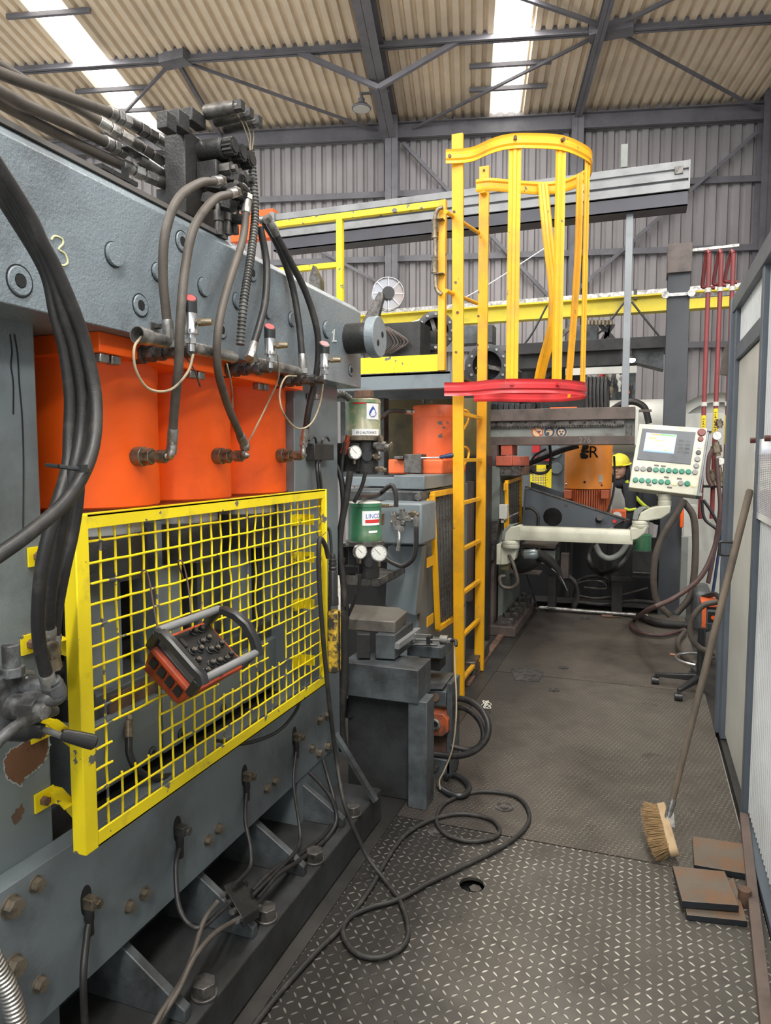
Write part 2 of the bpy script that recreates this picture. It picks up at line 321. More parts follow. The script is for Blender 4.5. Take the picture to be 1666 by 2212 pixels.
# ------------------------------------------------------------------ hall shell
WALLM = paint('wall_sheeting', (0.29, 0.27, 0.275), 0.6, dirt=(0.17, 0.158, 0.16), d0=0.42, d1=0.8, scale=0.8, stretch=(1, 1, .25), bump=0.05)
ROOFM = paint('roof_sheeting', (0.72, 0.60, 0.45), 0.65, dirt=(0.5, 0.42, 0.33), d0=0.45, d1=0.8, scale=0.7, bump=0.05)
def corrugated(path, ext, pitch, depth, out, n):      # path point + step vector, swept along ext
    mb = MB(); prev = None; p0, st = path; prof = [(0, 0), (.22, 0), (.36, 1), (.86, 1), (1.0, 0)]
    for i in range(n):
        for k, (a, b) in enumerate(prof[:-1] if i < n - 1 else prof):
            p = p0 + st * ((i + a) * pitch) + out * (depth * b); cur = (mb.bm.verts.new(p), mb.bm.verts.new(p + ext))
            if prev: mb.bm.faces.new((prev[0], cur[0], cur[1], prev[1]))
            prev = cur
    return mb
LW = 4.95
wl = corrugated((hall(-14, WD, 0), eL), Vector((0, 0, ZE + .3)), 0.189, 0.05, -eD, 100); build('wall_back', wl, WALLM, kind=S, smooth=False)
wr = corrugated((hall(LW, WD, 0), -eD), Vector((0, 0, ZE + .6)), 0.189, 0.05, -eL, 42); build('wall_right', wr, WALLM, kind=S, smooth=False)
slope = (-eD + Vector((0, 0, SL)))
def roofstrip(l0, l1, d0=WD + .2, d1=-9.0):
    n = max(1, round((l1 - l0) / .163)); return corrugated((hall(l0, d0, zroof(d0)), eL), slope * (d0 - d1), (l1 - l0) / n, 0.06, Vector((0, 0, -1)), n)
edges = [-14, SKYL[0][0] - .25, SKYL[0][0] + .25, SKYL[1][0] - .25, SKYL[1][0] + .25, SKYL[2][0] - .3, SKYL[2][0] + .3, 11.0]
for i in range(0, 8, 2): build('ceiling', roofstrip(edges[i], edges[i + 1]), ROOFM, kind=S, smooth=False)
LITE = plain('daylit_roof_sheet', (1.0, 0.97, 0.88), 0.6, emit=4.5)
for k in range(3):
    a, b = edges[2 * k + 1], edges[2 * k + 2]; mb = MB()
    p = [hall(a, WD + .1, zroof(WD + .1) - .005), hall(b, WD + .1, zroof(WD + .1) - .005)]; e = slope * 22
    mb.face([p[0], p[1], p[1] + e, p[0] + e]); build('window_%d' % (k + 1), mb, LITE, kind=S, smooth=False)
T = [0]
def trim(mb, mat=ROOFST, bevel=0.0):
    T[0] += 1; return build('trim_%d' % T[0], mb, mat, kind=S, bevel=bevel)
def isec(a, b, h_, w_, tf=0.012, hint=None):          # an I beam
    mb = MB(); a = Vector(a); b = Vector(b); u, v = _frame(b - a, hint)
    for sgn in (-1, 1): mb.bar(a + u * (sgn * (h_ / 2 - tf / 2)), b + u * (sgn * (h_ / 2 - tf / 2)), w_, tf, u)
    mb.bar(a, b, tf, h_, u); return mb
trim(isec(hall(-1.42, 12.9, ZE - .3), hall(-1.42, -6, zroof(-6) - .28), .42, .24))                       # main rafter
trim(isec(hall(-1.38, 12.75, 0), hall(-1.38, 12.75, ZE - .1), .3, .22, hint=eD))                          # its column
trim(isec(hall(-14, 12.85, ZE - .28), hall(LW, 12.85, ZE - .28), .26, .16))                               # eave beam
trim(isec(hall(-14, 10.85, zroof(10.85) - .06), hall(LW + 2, 10.85, zroof(10.85) - .06), .2, .12))        # purlins
trim(isec(hall(-14, 7.9, zroof(7.9) - .17), hall(LW + 2, 7.9, zroof(7.9) - .17), .2, .12))
trim(isec(hall(1.78, 12.85, 0), hall(1.78, 12.85, ZE - .2), .2, .2, hint=eD))
trim(isec(hall(LW - .12, 12.8, 0), hall(LW - .12, 12.8, ZE), .28, .2, hint=eD))
trim(isec(hall(LW - .3, 11.5, 0), hall(LW - .3, 11.5, ZE), .3, .25, hint=eD))
trim(isec(hall(LW + .3, 12.9, ZE - .2), hall(LW + .3, -3, ZE - .2), .3, .25))
trim(isec(hall(1.78, 12.8, zroof(12.8) - .2), hall(1.78, 5, zroof(5) - .2), .14, .12))
for z in (6.22, 5.1, 3.5): trim(MB().bar(hall(-14, 12.87, z), hall(LW, 12.87, z), .05, .10))              # wall rails
for l in SKYL[:2]:
    for d in (9.75, 11.5, 12.1): trim(MB().bar(hall(l[0] - .62, d, zroof(d) - .1), hall(l[0] + .62, d, zroof(d) - .1), .05, .06))
def brace(a, b, r=.03): trim(MB().bar(a, b, r * 2, r * 2))
K1 = hall(1.95, 10.85, zroof(10.85) - .1); K0 = hall(-4.5, 10.85, zroof(10.85) - .1)
trim(MB().box(K1 + Vector((-.3, -.12, -.09)), K1 + Vector((.3, .12, .09)))); trim(MB().box(K0 + Vector((-.22, -.12, -.08)), K0 + Vector((.22, .12, .08))))
brace(K1, hall(-1.1, 12.9, ZE - .25), .02); brace(K1, hall(4.7, 12.8, ZE - .25), .02); brace(K0, hall(-1.6, 12.9, ZE - .25), .02)
brace(K0, hall(-7, 12.9, ZE - .25), .02); brace(K1, hall(-1.0, 8.9, zroof(8.9) - .3), .025); brace(K1, hall(4.7, 8.4, zroof(8.4) - .3), .025)
brace(hall(-.2, 10.85, zroof(10.85) - .12), hall(-1.4, 11.0, zroof(11) - .62), .035); brace(hall(-2.6, 10.85, zroof(10.85) - .12), hall(-1.4, 11.0, zroof(11) - .62), .035)
brace(K0, hall(-4.5, 12.9, ZE - .2), .03)
brace(PW(872, 310, 12.8), PW(1195, 650, 12.8), .03); brace(PW(1636, 285, 12.8), PW(1220, 650, 12.8), .03)
brace(PW(872, 640, 12.8), PW(560, 470, 12.8), .025)
lb = hall(-1.75, 11.2, zroof(11.2) - 1.05)
t = thing('high_bay_lamp', lb, 'round high bay lamp hanging by the main rafter, unlit', 'lamp')
lp = PR(781, 236, .62); t.location = lp
build('lamp_shade', MB().lathe(lp, (0, 0, 1), [(0, .15), (.02, .155), (.07, .10), (.09, .05), (.16, .05)], 24), ROOFST, t)
build('lamp_lens', MB().lathe(lp + Vector((0, 0, -.004)), (0, 0, 1), [(0, .135), (.006, .135)], 24), plain('lamp_glass', (.5, .5, .47), .3), t)
build('lamp_bracket', MB().bar(lp + Vector((0, 0, .15)), lp + Vector((0, 0, .24)), .03, .03).bar(lp + Vector((-.03, 0, .24)), lp + Vector((.42, .1, .24)), .03, .03), ROOFST, t)
# ------------------------------------------------------------------ white cabin on the right
XC = 0.46
CABW = paint('cabin_white_sheet', (0.60, 0.63, 0.64), 0.35, dirt=(0.40, 0.41, 0.40), d0=0.6, d1=0.95, scale=2.0, stretch=(1, 1, .2), bump=0.03)
Yc1 = 3.42                                            # post between the door and the ribbed panel
Yc2 = 4.44
def zat(px, py, X=XC): return PX(px, py, X).z
ztop = 2.45
def ribs(y0, y1, z0, z1, x, pitch=.042, dep=.011):
    n = max(1, round((y1 - y0) / pitch)); mb = MB(); prof = [(0, 0), (.45, 0), (.6, 1), (.85, 1), (1, 0)]; prev = None
    for i in range(n):
        for a, b in (prof[:-1] if i < n - 1 else prof):
            y = y0 + (i + a) * (y1 - y0) / n; xx = x - dep * b; cur = (mb.bm.verts.new((xx, y, z0)), mb.bm.verts.new((xx, y, z1)))
            if prev: mb.bm.faces.new((prev[0], cur[0], cur[1], prev[1]))
            prev = cur
    return mb
wc = ribs(-1.6, Yc1 - .03, .05, ztop - .05, XC + .02); wc.box((XC + .025, -1.6, .02), (XC + .07, Yc1, ztop)); build('wall_cabin', wc, CABW, kind=S, smooth=False)
wc = ribs(Yc1 + .05, Yc2 - .05, 2.19, ztop - .05, XC + .02); wc.box((XC + .025, Yc1, 2.15), (XC + .07, Yc2, ztop)); build('wall_cabin', wc, CABW, kind=S, smooth=False)
build('wall_cabin', MB().box((XC + .03, Yc2, 0), (XC + 2.5, Yc2 + .05, ztop)), CABW, kind=S)
def post(x0, x1, y0, y1, z0, z1): trim(MB().box((x0, y0, z0), (x1, y1, z1)), BLUEG, .003)
post(XC - .012, XC + .07, Yc1 - .06, Yc1 - .005, 0, ztop + .02); post(XC - .002, XC + .07, Yc1 + .003, Yc1 + .075, 0, ztop + .02)
post(XC - .012, XC + .07, Yc2 - .12, Yc2 + .0, 0, ztop + .02); post(XC - .03, XC - .002, Yc2 - .03, Yc2 + .03, 0, ztop + .02)
post(XC - .02, XC + .08, -1.6, Yc2 + .02, ztop - .06, ztop + .03); post(XC - .005, XC + .07, Yc1 + .07, Yc2 - .12, 2.12, 2.2)
post(XC - .02, XC + .02, -1.6, Yc1 - .06, -.004, .03)
d1 = build('door_1', MB().box((XC + .012, Yc1 + .078, .03), (XC + .05, Yc2 - .125, 2.115)), paint('door_sheet', (.52, .53, .49), .35, dirt=(.4, .4, .37), d0=.6, d1=.9, scale=2, bump=.02), kind=S, bevel=.003)
hp = PX(1576, 1180, XC)
build('door_handle', MB().tube([(XC + .01, Yc2 - .17, hp.z + .03), (XC - .05, Yc2 - .17, hp.z + .03), (XC - .055, Yc2 - .17, hp.z + .01), (XC - .055, Yc2 - .17, hp.z - .02), (XC - .05, Yc2 - .17, hp.z - .04), (XC + .01, Yc2 - .17, hp.z - .04)], .008, smooth=4), BLKP, d1)
# sheet in a plastic sleeve, hung on two round magnets
pp = [PX(1634, 950, XC - .004), PX(1672, 958, XC - .004), PX(1672, 1140, XC - .004), PX(1630, 1117, XC - .004)]
GRIDP = plain('printed_grid', (.62, .62, .66), .3)
zt, zb, ya, yb = pp[0].z, pp[3].z, PX(1632, 1000, XC).y, PX(1690, 1000, XC).y
t = thing('paper_sheet', (XC - .008, yb, zb), 'white printed sheet in a clear sleeve on the ribbed cabin wall', 'paper')
build('sleeve', MB().box((XC - .004, ya, zb), (XC - .002, yb, zt)), plain('clear_sleeve', (.75, .77, .8), .15), t)
gm = MB(); ny, nz = 12, 34
for i in range(nz):
    z = zb + .03 + (zt - zb - .09) * i / nz; gm.box((XC - .0048, yb + .01, z), (XC - .0042, ya - .012, z + .0022))
for i in range(ny):
    y = yb + .01 + (ya - yb - .022) * i / ny; gm.box((XC - .0048, y, zb + .03), (XC - .0042, y + .0015, zt - .06))
build('printed_table', gm, plain('grey_print', (.3, .3, .33), .6), t)
for y in (ya - .005, ya - (ya - yb) * .62):
    build('magnet', MB().cyl((XC - .004, y, zt - .002), (XC - .024, y, zt - .002), .012), plain('brown_magnet_%.2f' % y, (.09, .02, .015), .4), label='round brown magnet holding the paper sheet, %s' % ('far one' if y > ya - .02 else 'near one'), cat='magnet')
# steel bar and scrap plates on the floor
b0, b1 = PZ(1614, 1800), PZ(1655, 2212); b1 = b0 + (b1 - b0) * 1.25
build('steel_bar', MB().bar(b0 + Vector((-.0, .1, .022)), b1 + Vector((0, 0, .022)), .035, .04), paint('brown_steel', (.13, .095, .08), .6, dirt=(.07, .055, .045), scale=8), label='long brown flat steel bar lying along the foot of the cabin wall', cat='steel bar', bevel=.002)
PLM = paint('flame_cut_plate', (.17, .14, .11), .5, metal=.4, dirt=(.26, .125, .055), d0=.45, d1=.75, scale=9, bump=.3)
t_ = PLM.node_tree; g_ = t_.nodes.new('ShaderNodeNewGeometry'); sx_ = t_.nodes.new('ShaderNodeSeparateXYZ'); lk(t_, g_.outputs['True Normal'], sx_.inputs[0]); p_ = t_.nodes['Principled BSDF']; old = p_.inputs['Base Color'].links[0].from_socket   # bare cut edges are dark blue grey
lk(t_, mix(t_, expr(t_, 'GREATER_THAN', sx_.outputs[2], 0.5), (.03, .035, .042), old), p_.inputs['Base Color'])
def slab(name, pts, z, th, label, mat=PLM): return build(name, MB().prism([PZ(*p, z) for p in pts], (0, 0, -th)), mat, label=label, cat='steel plate', group='flame cut plates by the cabin', bevel=.0015)
slab('steel_plate', [(1496, 1806), (1606, 1822), (1614, 1888), (1500, 1868)], .024, .022, 'rusty flame cut steel plate lying flat behind the pair of stacked plates')
slab('steel_plate', [(1478, 1945), (1585, 1895), (1615, 1990), (1484, 1976)], .022, .020, 'rusty steel plate at the bottom of the stack of two, offset outwards')
slab('steel_plate', [(1453, 1870), (1566, 1882), (1597, 1956), (1474, 1946)], .05, .024, 'rusty steel plate lying on top of the other in the stack of two')
sp = PZ(1608, 1955); build('steel_stub', MB().cyl((sp.x, sp.y, 0), (sp.x, sp.y, .06), .022), RUST, label='short rusty round bar standing between the plates and the long bar', cat='steel stub')
# broom
bh = PZ(1440, 1815, .10)
t = thing('broom', (bh.x, bh.y, 0), 'wooden broom with straw bristles leaning against the cabin wall', 'broom')
hd0, hd1 = PZ(1430, 1745, .14), PZ(1455, 1838, .055)    # head ends
top = PX(1621, 1058, XC - .03); neck = (hd0 * .52 + hd1 * .48)
ax = (hd1 - hd0).normalized(); sock0 = PZ(1447, 1752, .155); st_dir = (top - sock0).normalized()
side = ax.cross(Vector((0, 0, 1))).normalized(); nb = Vector((-.75, -.25, -.35)).normalized(); nb = (nb - ax * nb.dot(ax)).normalized(); sd = ax.cross(nb)
hb = MB()
ou = [(hd0 + sd * (.022 * math.cos(a)) - ax * (.02 * (math.sin(a)))) for a in [math.pi * k / 8 for k in range(9)]]
ou += [(hd1 - sd * (.022 * math.cos(a)) + ax * (.02 * (math.sin(a)))) for a in [math.pi * k / 8 for k in range(9)]]
hb.prism([p - nb * .018 for p in ou], nb * .034); build('broom_head', hb, WOOD, t, bevel=.004)
br = MB(); L_ = (hd1 - hd0).length
for i in range(26):
    for j in range(7):
        p = hd0 + ax * (L_ * (i + .5) / 26) + sd * ((j - 3) * .0068) + nb * .012
        for q in range(3):
            e = nb * random.uniform(.062, .08) * (1 - .25 * abs((i - 13) / 13) ** 3) + ax * ((i - 13) / 13 * .022 + random.uniform(-.008, .008)) + sd * ((j - 3) * .004 + random.uniform(-.008, .008))
            a = p + Vector((random.uniform(-.003, .003), random.uniform(-.003, .003), random.uniform(-.003, .003))); br.cyl(a, a + e, .0019, .0009, n=3)
build('bristles', br, BRISTLE, t, kind='stuff', smooth=False)
build('ferrule', MB().bar(neck - nb * .015, sock0, .03, .012).cyl(sock0 - st_dir * .03, sock0 + st_dir * .05, .015, .016), STEEL, t)
build('broom_stick', MB().lathe(sock0, top - sock0, [(0, .0125), ((top - sock0).length * .5, .0145), ((top - sock0).length - .01, .015), ((top - sock0).length, .012)], 16), STICK, t)
# ------------------------------------------------------------------ big press on the left
XB, XG, XP = -1.17, -1.15, -1.25                      # beam front, guard plane, lower plate front
yE = PX(780, 750, XB).y; zB0 = PX(780, 839, XB).z; zB1 = PX(780, 662, XB).z
press = thing('hydraulic_press', (-1.5, 1.6, 0), 'large grey hydraulic press at left with three orange cylinders under a heavy beam', 'press')
y0 = -0.6
ch = .03
mb = MB(); prof = [(XB, zB0), (XB, zB1 - ch), (XB - ch, zB1), (XB - .5, zB1), (XB - .5, zB0)]
mb.prism([(x, y0, z) for x, z in prof], (0, yE - y0, 0)); beam = build('cross_beam', mb, BEAMG, press, bevel=.003)
mb = MB().box((XB - .02, y0, zB1), (XB - .55, PX(505, 505, XB).y, zB1 + .012)); build('top_cover_strip', mb, paint('dusty_top_strip', (.12, .11, .10), .6), press)
# columns: near one, far one
yc = PX(82, 900, -1.30).y
zc0 = PX(147, 1826, XP).z
build('column', MB().box((-1.30, y0, .0), (-1.75, yc, zB0 + .01)), GREY, press, bevel=.006)
ya_, yb_ = PX(622, 1000, -1.29).y, PX(729, 1000, -1.32).y
build('column', MB().prism([(-1.25, ya_ - .02, 0), (-1.25, yb_ - .16, 0), (-1.32, yb_, 0), (-1.75, yb_, 0), (-1.75, ya_ - .02, 0)], (0, 0, zB0 + .01)), GREY, press, bevel=.004)
build('rear_housing', MB().box((-1.80, yc - .05, .15), (-1.86, yb_, zB0)), GRIME, press)
# orange cylinders
def cylY(th, a, r): return (a * math.cos(th) - r) / math.sin(th)
CA, CR = 1.45, .183
cyls = []
zcb = 1.463
fx = -1.215
for i, px in enumerate((345, 500, 619)):
    th = YAW + math.atan((CX - px) / F); yy = cylY(th, CA, CR); cyls.append(yy)
    zb_ = zcb
    mb = MB().lathe((-CA, yy, zb_), (0, 0, 1), [(0, CR - .004), (.004, CR), (.335, CR), (.338, CR + .002), (.40, CR + .002)], 48)
    c = build('orange_cylinder', mb, ORANGE, press)
    build('gland_ring', MB().lathe((-CA, yy, zb_ - .035), (0, 0, 1), [(0, CR - .016), (.036, CR - .016)], 48), paint('orange_ring_%d' % i, (.62, .09, .02), .45, scale=4), c)
    build('piston_rod', MB().lathe((-CA, yy, zb_ - .075), (0, 0, 1), [(0, CR * .75), (.045, CR * .75)], 40), paint('rod_chrome_%d' % i, (.42, .43, .43), .35, metal=.7, scale=6), c)
for yy in cyls: build('ram_head', MB().cyl((-CA, yy, zcb - .2), (-CA, yy, zcb - .074), CR * .8, n=32), GRIME, press)
zf0, zf1 = 1.845, zB0 + .0
fa, fb = cyls[0] - CR - .03, PX(655, 850, fx).y
build('cylinder_flange', MB().box((fx, fa, zf0), (-1.7, fb, zf1)), ORANGE, press, bevel=.003)
# clamp blocks under the flange between the cylinders
for k, yy in enumerate([(cyls[0] + cyls[1]) / 2, (cyls[1] + cyls[2]) / 2, cyls[2] + CR + .03, cyls[0] - .17]):
    mb = MB().box((fx - .005, yy - .036, zf0 - .022), (fx - .03, yy - .004, zf0)); mb.box((fx - .005, yy + .004, zf0 - .022), (fx - .03, yy + .036, zf0)); build('flange_clamp', mb, STEEL, press, bevel=.003)
# socket screws and plugs on the beam face
def sockscrew(p, r, parent, mat=None):
    mb = MB().lathe(p, (1, 0, 0), [(-.004, r * 1.1), (.0015, r * 1.0), (.0015, r * .98), (.002, r * .96), (.004, r * .93), (.004, r * .5), (-.01, r * .46), (-.01, .001)], 28); mb2 = mb
    o = build('socket_screw', mb, mat or BEAMG, parent)
    build('dark_groove', MB().cyl(p + Vector((-.003, 0, 0)), p + Vector((.0012, 0, 0)), r * 1.12, n=28), BLACK, o)
    build('hex_recess', MB().hex(p + Vector((-.012, 0, 0)), p + Vector((.0045, 0, 0)), r * .48), BLACK, o); return o
for px, py, r in ((42, 607, .029), (303, 660, .026), (393, 522, .026), (479, 713, .024), (545, 590, .025), (758, 800, .023)):
    sockscrew(PX(px, py, XB), r, press)
for px, py, r in ((245, 550, .027), (439, 620, .025), (340, 588, .022), (512, 650, .024), (630, 690, .024), (705, 712, .031), (578, 675, .02)):
    p = PX(px, py, XB); build('dark_groove', MB().cyl(p - Vector((.002, 0, 0)), p + Vector((.0012, 0, 0)), r * 1.1, n=28), GRIME, press); build('face_plug', MB().lathe(p, (1, 0, 0), [(-.002, r * 1.0), (.002, r * 1.0), (.006, r), (.009, r * .97), (.009, .001)], 28), BEAMG, press)
# chalk numbers
X3 = XB + .001
build('chalk_figure', MB().tube([PX(*q, X3) for q in ((110, 518), (118, 510), (133, 515), (136, 526), (127, 538), (140, 548), (146, 566), (138, 573), (124, 570))], .0022, n=6), CHALK, press)
build('chalk_figure', MB().tube([PX(*q, X3) for q in ((717, 720), (722, 711), (721, 735))], .002, n=6, smooth=1).tube([PX(718, 737, X3), PX(727, 737, X3)], .002, n=6, smooth=1), CHALKW, press)
# stub shaft with round cap near the far end
p = PX(752, 732, XB)
build('stub_shaft', MB().cyl(p + Vector((-.01, 0, 0)), p + Vector((.115, 0, 0)), .062, n=36), GRIME, press)
cap = build('end_cap', MB().cyl(p + Vector((.10, 0, 0)), p + Vector((.142, 0, 0)), .083, n=44), BEAMG, press, bevel=.004)
for a in (.35, -2.6 + .2):
    q = p + Vector((.142, .03 * math.cos(a), .04 * math.sin(a))); build('hex_recess', MB().lathe(q, (1, 0, 0), [(0, .013), (.001, .013), (.001, .009), (.0011, .009)], 20).hex(q, q + Vector((.0015, 0, 0)), .008), BLACK, cap)
# lower bolted plate
def yplate(px): return PX(px, 1600, XP).y
yP1 = PX(733, 1600, XP).y; zP0 = .335; zP1 = zc0 + .0
zP0 = PX(480, 1840, XP).z
build('lower_side_plate', MB().box((XP + .004, y0, zP0), (XP - .05, yP1, zP1)), GREY, press, bevel=.002)
build('lower_ledge', MB().box((XP - .045, y0, zP1 - .04), (-1.85, yP1, zP1 - .012)), GRIME, press)
build('rear_wall', MB().box((-1.42, y0, .02), (-1.5, yP1, zP1)), DGREY, press)
HEXB = MB().hex((0, 0, 0), (.018, 0, 0), .016).cyl((-.004, 0, 0), (.002, 0, 0), .02, n=20)
bolt0 = None
BOLTM = paint('yellowed_bolt', (.22, .185, .14), .42, metal=.6, dirt=(.05, .045, .04), d0=.5, d1=.75, scale=40)
def sidebolt(px, py, s=1.0, X=XP, parent=press):
    global bolt0
    p = PX(px, py, X + .004)
    if bolt0 is None:
        bolt0 = build('hex_bolt', HEXB, BOLTM, parent); bolt0.data.transform(Matrix.Translation(org(parent))); o = bolt0; o.location = p - org(parent)
    else: o = clone(bolt0, 'hex_bolt', parent=parent, at=p)
    o.scale = (s, s, s); o.rotation_euler = (random.uniform(0, 1), 0, 0); return o
for px, py, s in ((22, 1958, 1.25), (27, 2087, 1.25), (77, 1910, .95), (84, 2125, .95), (278, 1958, .9), (310, 1930, .9), (448, 1815, .9), (471, 1790, .9), (575, 1703, .9), (592, 1687, .9), (672, 1617, .9), (690, 1556, 1.0), (706, 1546, 1.0), (688, 1627, 1.0), (706, 1613, 1.0)):
    sidebolt(px, py, s)
# slotted holes in the plate with a hose elbow coming out of each
SLOT = []
for px, py in ((186, 1945), (383, 1790), (528, 1675), (636, 1590)):
    p = PX(px, py, XP + .004); n = 24; pts = []
    for k in range(n):
        a = 2 * math.pi * k / n; pts.append(p + Vector((.0006, .024 * math.cos(a) * .75, .03 * math.sin(a) + (.008 if math.sin(a) > 0 else -.008))))
    build('hose_slot', MB().prism(pts, (-.002, 0, 0)), BLACK, press)
    SLOT.append(p)
# base flange, gussets, anchor bolts
XF = -1.05; zF = .137
GRIMY_SHADE = paint('shaded_greasy_steel', (.028, .03, .032), .68, dirt=(.011, .011, .010), d0=.4, d1=.62, scale=5, bump=.5)  # greasy steel, its colour also deepened to stand for shade low down
build('base_flange', MB().box((XF, y0, 0), (-1.5, PZ(835, 1705, zF).y, zF)), GRIMY_SHADE, press, bevel=.006)
def gusset(px, py, w_=.028):
    q = PZ(px, py, zF); x1 = -1.075; mb = MB().prism([(-1.42, q.y, zF), (x1, q.y, zF), (x1, q.y, zF + .035), (-1.36, q.y, zF + .22), (-1.42, q.y, zF + .22)], (0, w_, 0)); build('gusset', mb, DGREY, press, bevel=.003)
for q in ((375, 2205), (548, 2030), (658, 1895), (745, 1790)): gusset(*q)
for px, py in ((442, 2150), (576, 1985), (680, 1860), (762, 1760)):
    p = PZ(px, py, zF); c = p
    build('anchor_bolt', MB().cyl(c, c + Vector((0, 0, .009)), .036, n=28).hex(c + Vector((0, 0, .009)), c + Vector((0, 0, .042)), .033), DSTEEL, press, bevel=.002)
# diagonal stay at the far end of the base
build('diagonal_stay', MB().bar(PX(724, 1585, -1.22), PX(812, 1730, -1.03), .03, .016), DGREY, press)
# sliding blocks behind the guard
XR = -1.40
def panel(px0, px1, z0, z1, x=XR, d=.1, mat=DGREY, name='ram_guide'):
    a, b = PX(px0, 1300, x).y, PX(px1, 1300, x).y; return build(name, MB().box((x, a, z0), (x - d, b, z1)), mat, press, bevel=.003)
zm = PX(300, 1440, XR).z
for a, b in ((195, 262), (338, 392), (428, 465), (503, 545), (560, 600), (622, 660)): panel(a, b, zm - .02, 1.40, mat=DGREY if a in (428, 560) else GREY)
panel(178, 193, .9, 1.38, -1.36, .03, RUST, 'rusty_strip')
build('middle_ledge', MB().box((-1.36, PX(180, 1400, -1.36).y, zm - .09), (-1.7, ya_, zm - .015)), DGREY, press, bevel=.004)
build('rusty_packer', MB().box((-1.355, PX(232, 1400, -1.36).y, zm - .085), (-1.40, PX(330, 1400, -1.36).y, zm - .03)), RUST, press)
zl = PX(300, 1520, -1.34).z
for a, b in ((183, 345), (352, 520), (528, 640)):
    q = build('lower_die_block', MB().box((-1.34, PX(a, 1500, -1.34).y, zP1 + .015), (-1.6, PX(b, 1500, -1.34).y, zl)), GREY, press, bevel=.004)
for px, py in ((197, 1512), (196, 1700), (330, 1625), (392, 1585), (483, 1530), (560, 1460), (600, 1330), (618, 1440)):
    sockscrew(PX(px, py, -1.338), .015, press, DGREY)
# flaked paint scars on the near column
def jag(pts, amp=2.2):
    out = []; rr = random.Random(5)
    for (a, b), (c, d) in zip(pts, pts[1:] + pts[:1]):
        n = max(1, int(math.hypot(c - a, d - b) / 4))
        for i in range(n): out.append((a + (c - a) * i / n + rr.uniform(-amp, amp), b + (d - b) * i / n + rr.uniform(-amp, amp)))
    return out
def scar(pts, mat, x=-1.299):
    pts = jag(pts); build('flaked_patch', MB().prism([PX(*q, x) for q in pts], (-.002, 0, 0)), mat, press, smooth=False)
PALE = plain('pale_primer', (.36, .40, .41), .7)
o_ = [(10, 1640), (22, 1622), (42, 1612), (60, 1600), (80, 1596), (104, 1578), (106, 1610), (98, 1640), (86, 1655), (70, 1668), (52, 1680), (46, 1696), (34, 1690), (18, 1682), (12, 1665)]
cxy = (55, 1640)
scar([(cxy[0] + (x - cxy[0]) * 1.07, cxy[1] + (y - cxy[1]) * 1.08) for x, y in o_], PALE, -1.2995); scar(o_, paint('scar_rust', (.15, .07, .035), .8, dirt=(.07, .03, .02), scale=16), -1.298)
scar([(26, 1760), (36, 1748), (50, 1735), (52, 1755), (40, 1775), (30, 1782)], RUST)
for pl in (((22, 722), (26, 760), (24, 790), (29, 830), (29, 895)), ((31, 722), (38, 765), (42, 830), (48, 900), (51, 1000), (50, 1150))):
    build('oil_run', MB().tube([PX(x, y, -1.2995) for x, y in pl], .0022, n=4), BLACK, press)
# brown bracket at the foot of the third cylinder
build('packer', MB().box((-1.28, PX(622, 1060, -1.28).y, 1.44), (-1.34, PX(655, 1060, -1.28).y, 1.47)), RUST, press)
# ------------------------------------------------------------------ yellow mesh guard
guard = thing('mesh_guard', (XG, 1.7, .72), 'bright yellow welded mesh guard with torn holes on the front of the grey press', 'guard')
gy0, gy1 = PX(178, 1500, XG).y, PX(706, 1300, XG).y
gz0, gz1 = PX(185, 1850, XG).z, PX(185, 1112, XG).z
t_ = .036
def gbar(name, p, q, **k): return build(name, MB().box(p, q), YELLOW, guard, bevel=.0025, **k)
gyl = gy0 - .0
gbar('frame_post', (XG + .001, gyl - .006, gz0 - .001), (XG - t_ - .001, gyl + .034, gz1 + .001)); gbar('frame_post', (XG - .031, gy1 - .008, gz0 - .001), (XG + .004, gy1 + .002, gz1 + .001))
fl_ = MB().box((XG - .006, gyl, gz1 - .032), (XG + .0, gy1, gz1)); fl_.box((XG - .036, gyl, gz1 - .006), (XG, gy1, gz1)); build('frame_rail', fl_, YELLOW, guard, bevel=.001)
fl_ = MB().box((XG - .006, gyl, gz0), (XG, gy1, gz0 + .036)); fl_.box((XG - .036, gyl, gz0), (XG, gy1, gz0 + .006)); build('frame_rail', fl_, YELLOW, guard, bevel=.001)
fl_ = MB().box((XG - .006, gy1 - .03, gz0 + .03), (XG, gy1 + .001, gz1 - .03)); build('frame_flange', fl_, YELLOW, guard)
NV, NH = 24, 14
vy = [PX(199, 1300, XG).y + (PX(680, 1300, XG).y - PX(199, 1300, XG).y) * i / (NV - 1) for i in range(NV)]
ztp, zbt = PX(190, 1173, XG).z, PX(190, 1772, XG).z
hz = [ztp + (zbt - ztp) * i / (NH - 1) for i in range(NH)]
mb = MB(); r_ = .0031; xw = XG - .012
HOLES = [(1.0, 5.0, 9, 12), (10, 13, 8, 11), (16, 19, 8, 11)]        # torn out areas in wire numbers
def inh(v, h): return any(a < v < b and c < h < d for a, b, c, d in HOLES)
yy_ = [gyl + .03] + vy + [gy1 - .02]; zz_ = [gz1 - .02] + hz + [gz0 + .02]
def runs(keep):                                        # join kept segments into runs
    out = []; s = None
    for i, k in enumerate(keep + [False]):
        if k and s is None: s = i
        if not k and s is not None: out.append((s, i)); s = None
    return out
for h in range(NH):
    keep = [not inh(v - .5, h) for v in range(NV + 1)]
    for a, b in runs(keep):
        ya2, yb2 = yy_[a], yy_[b]
        if a > 0: ya2 -= .006
        if b < NV + 1: yb2 += .012
        n_ = max(2, (b - a)); mb.tube([(xw + random.uniform(-.0012, .0012), ya2 + (yb2 - ya2) * k / n_, hz[h] + random.uniform(-.0014, .0014)) for k in range(n_ + 1)], r_, n=8, smooth=2)
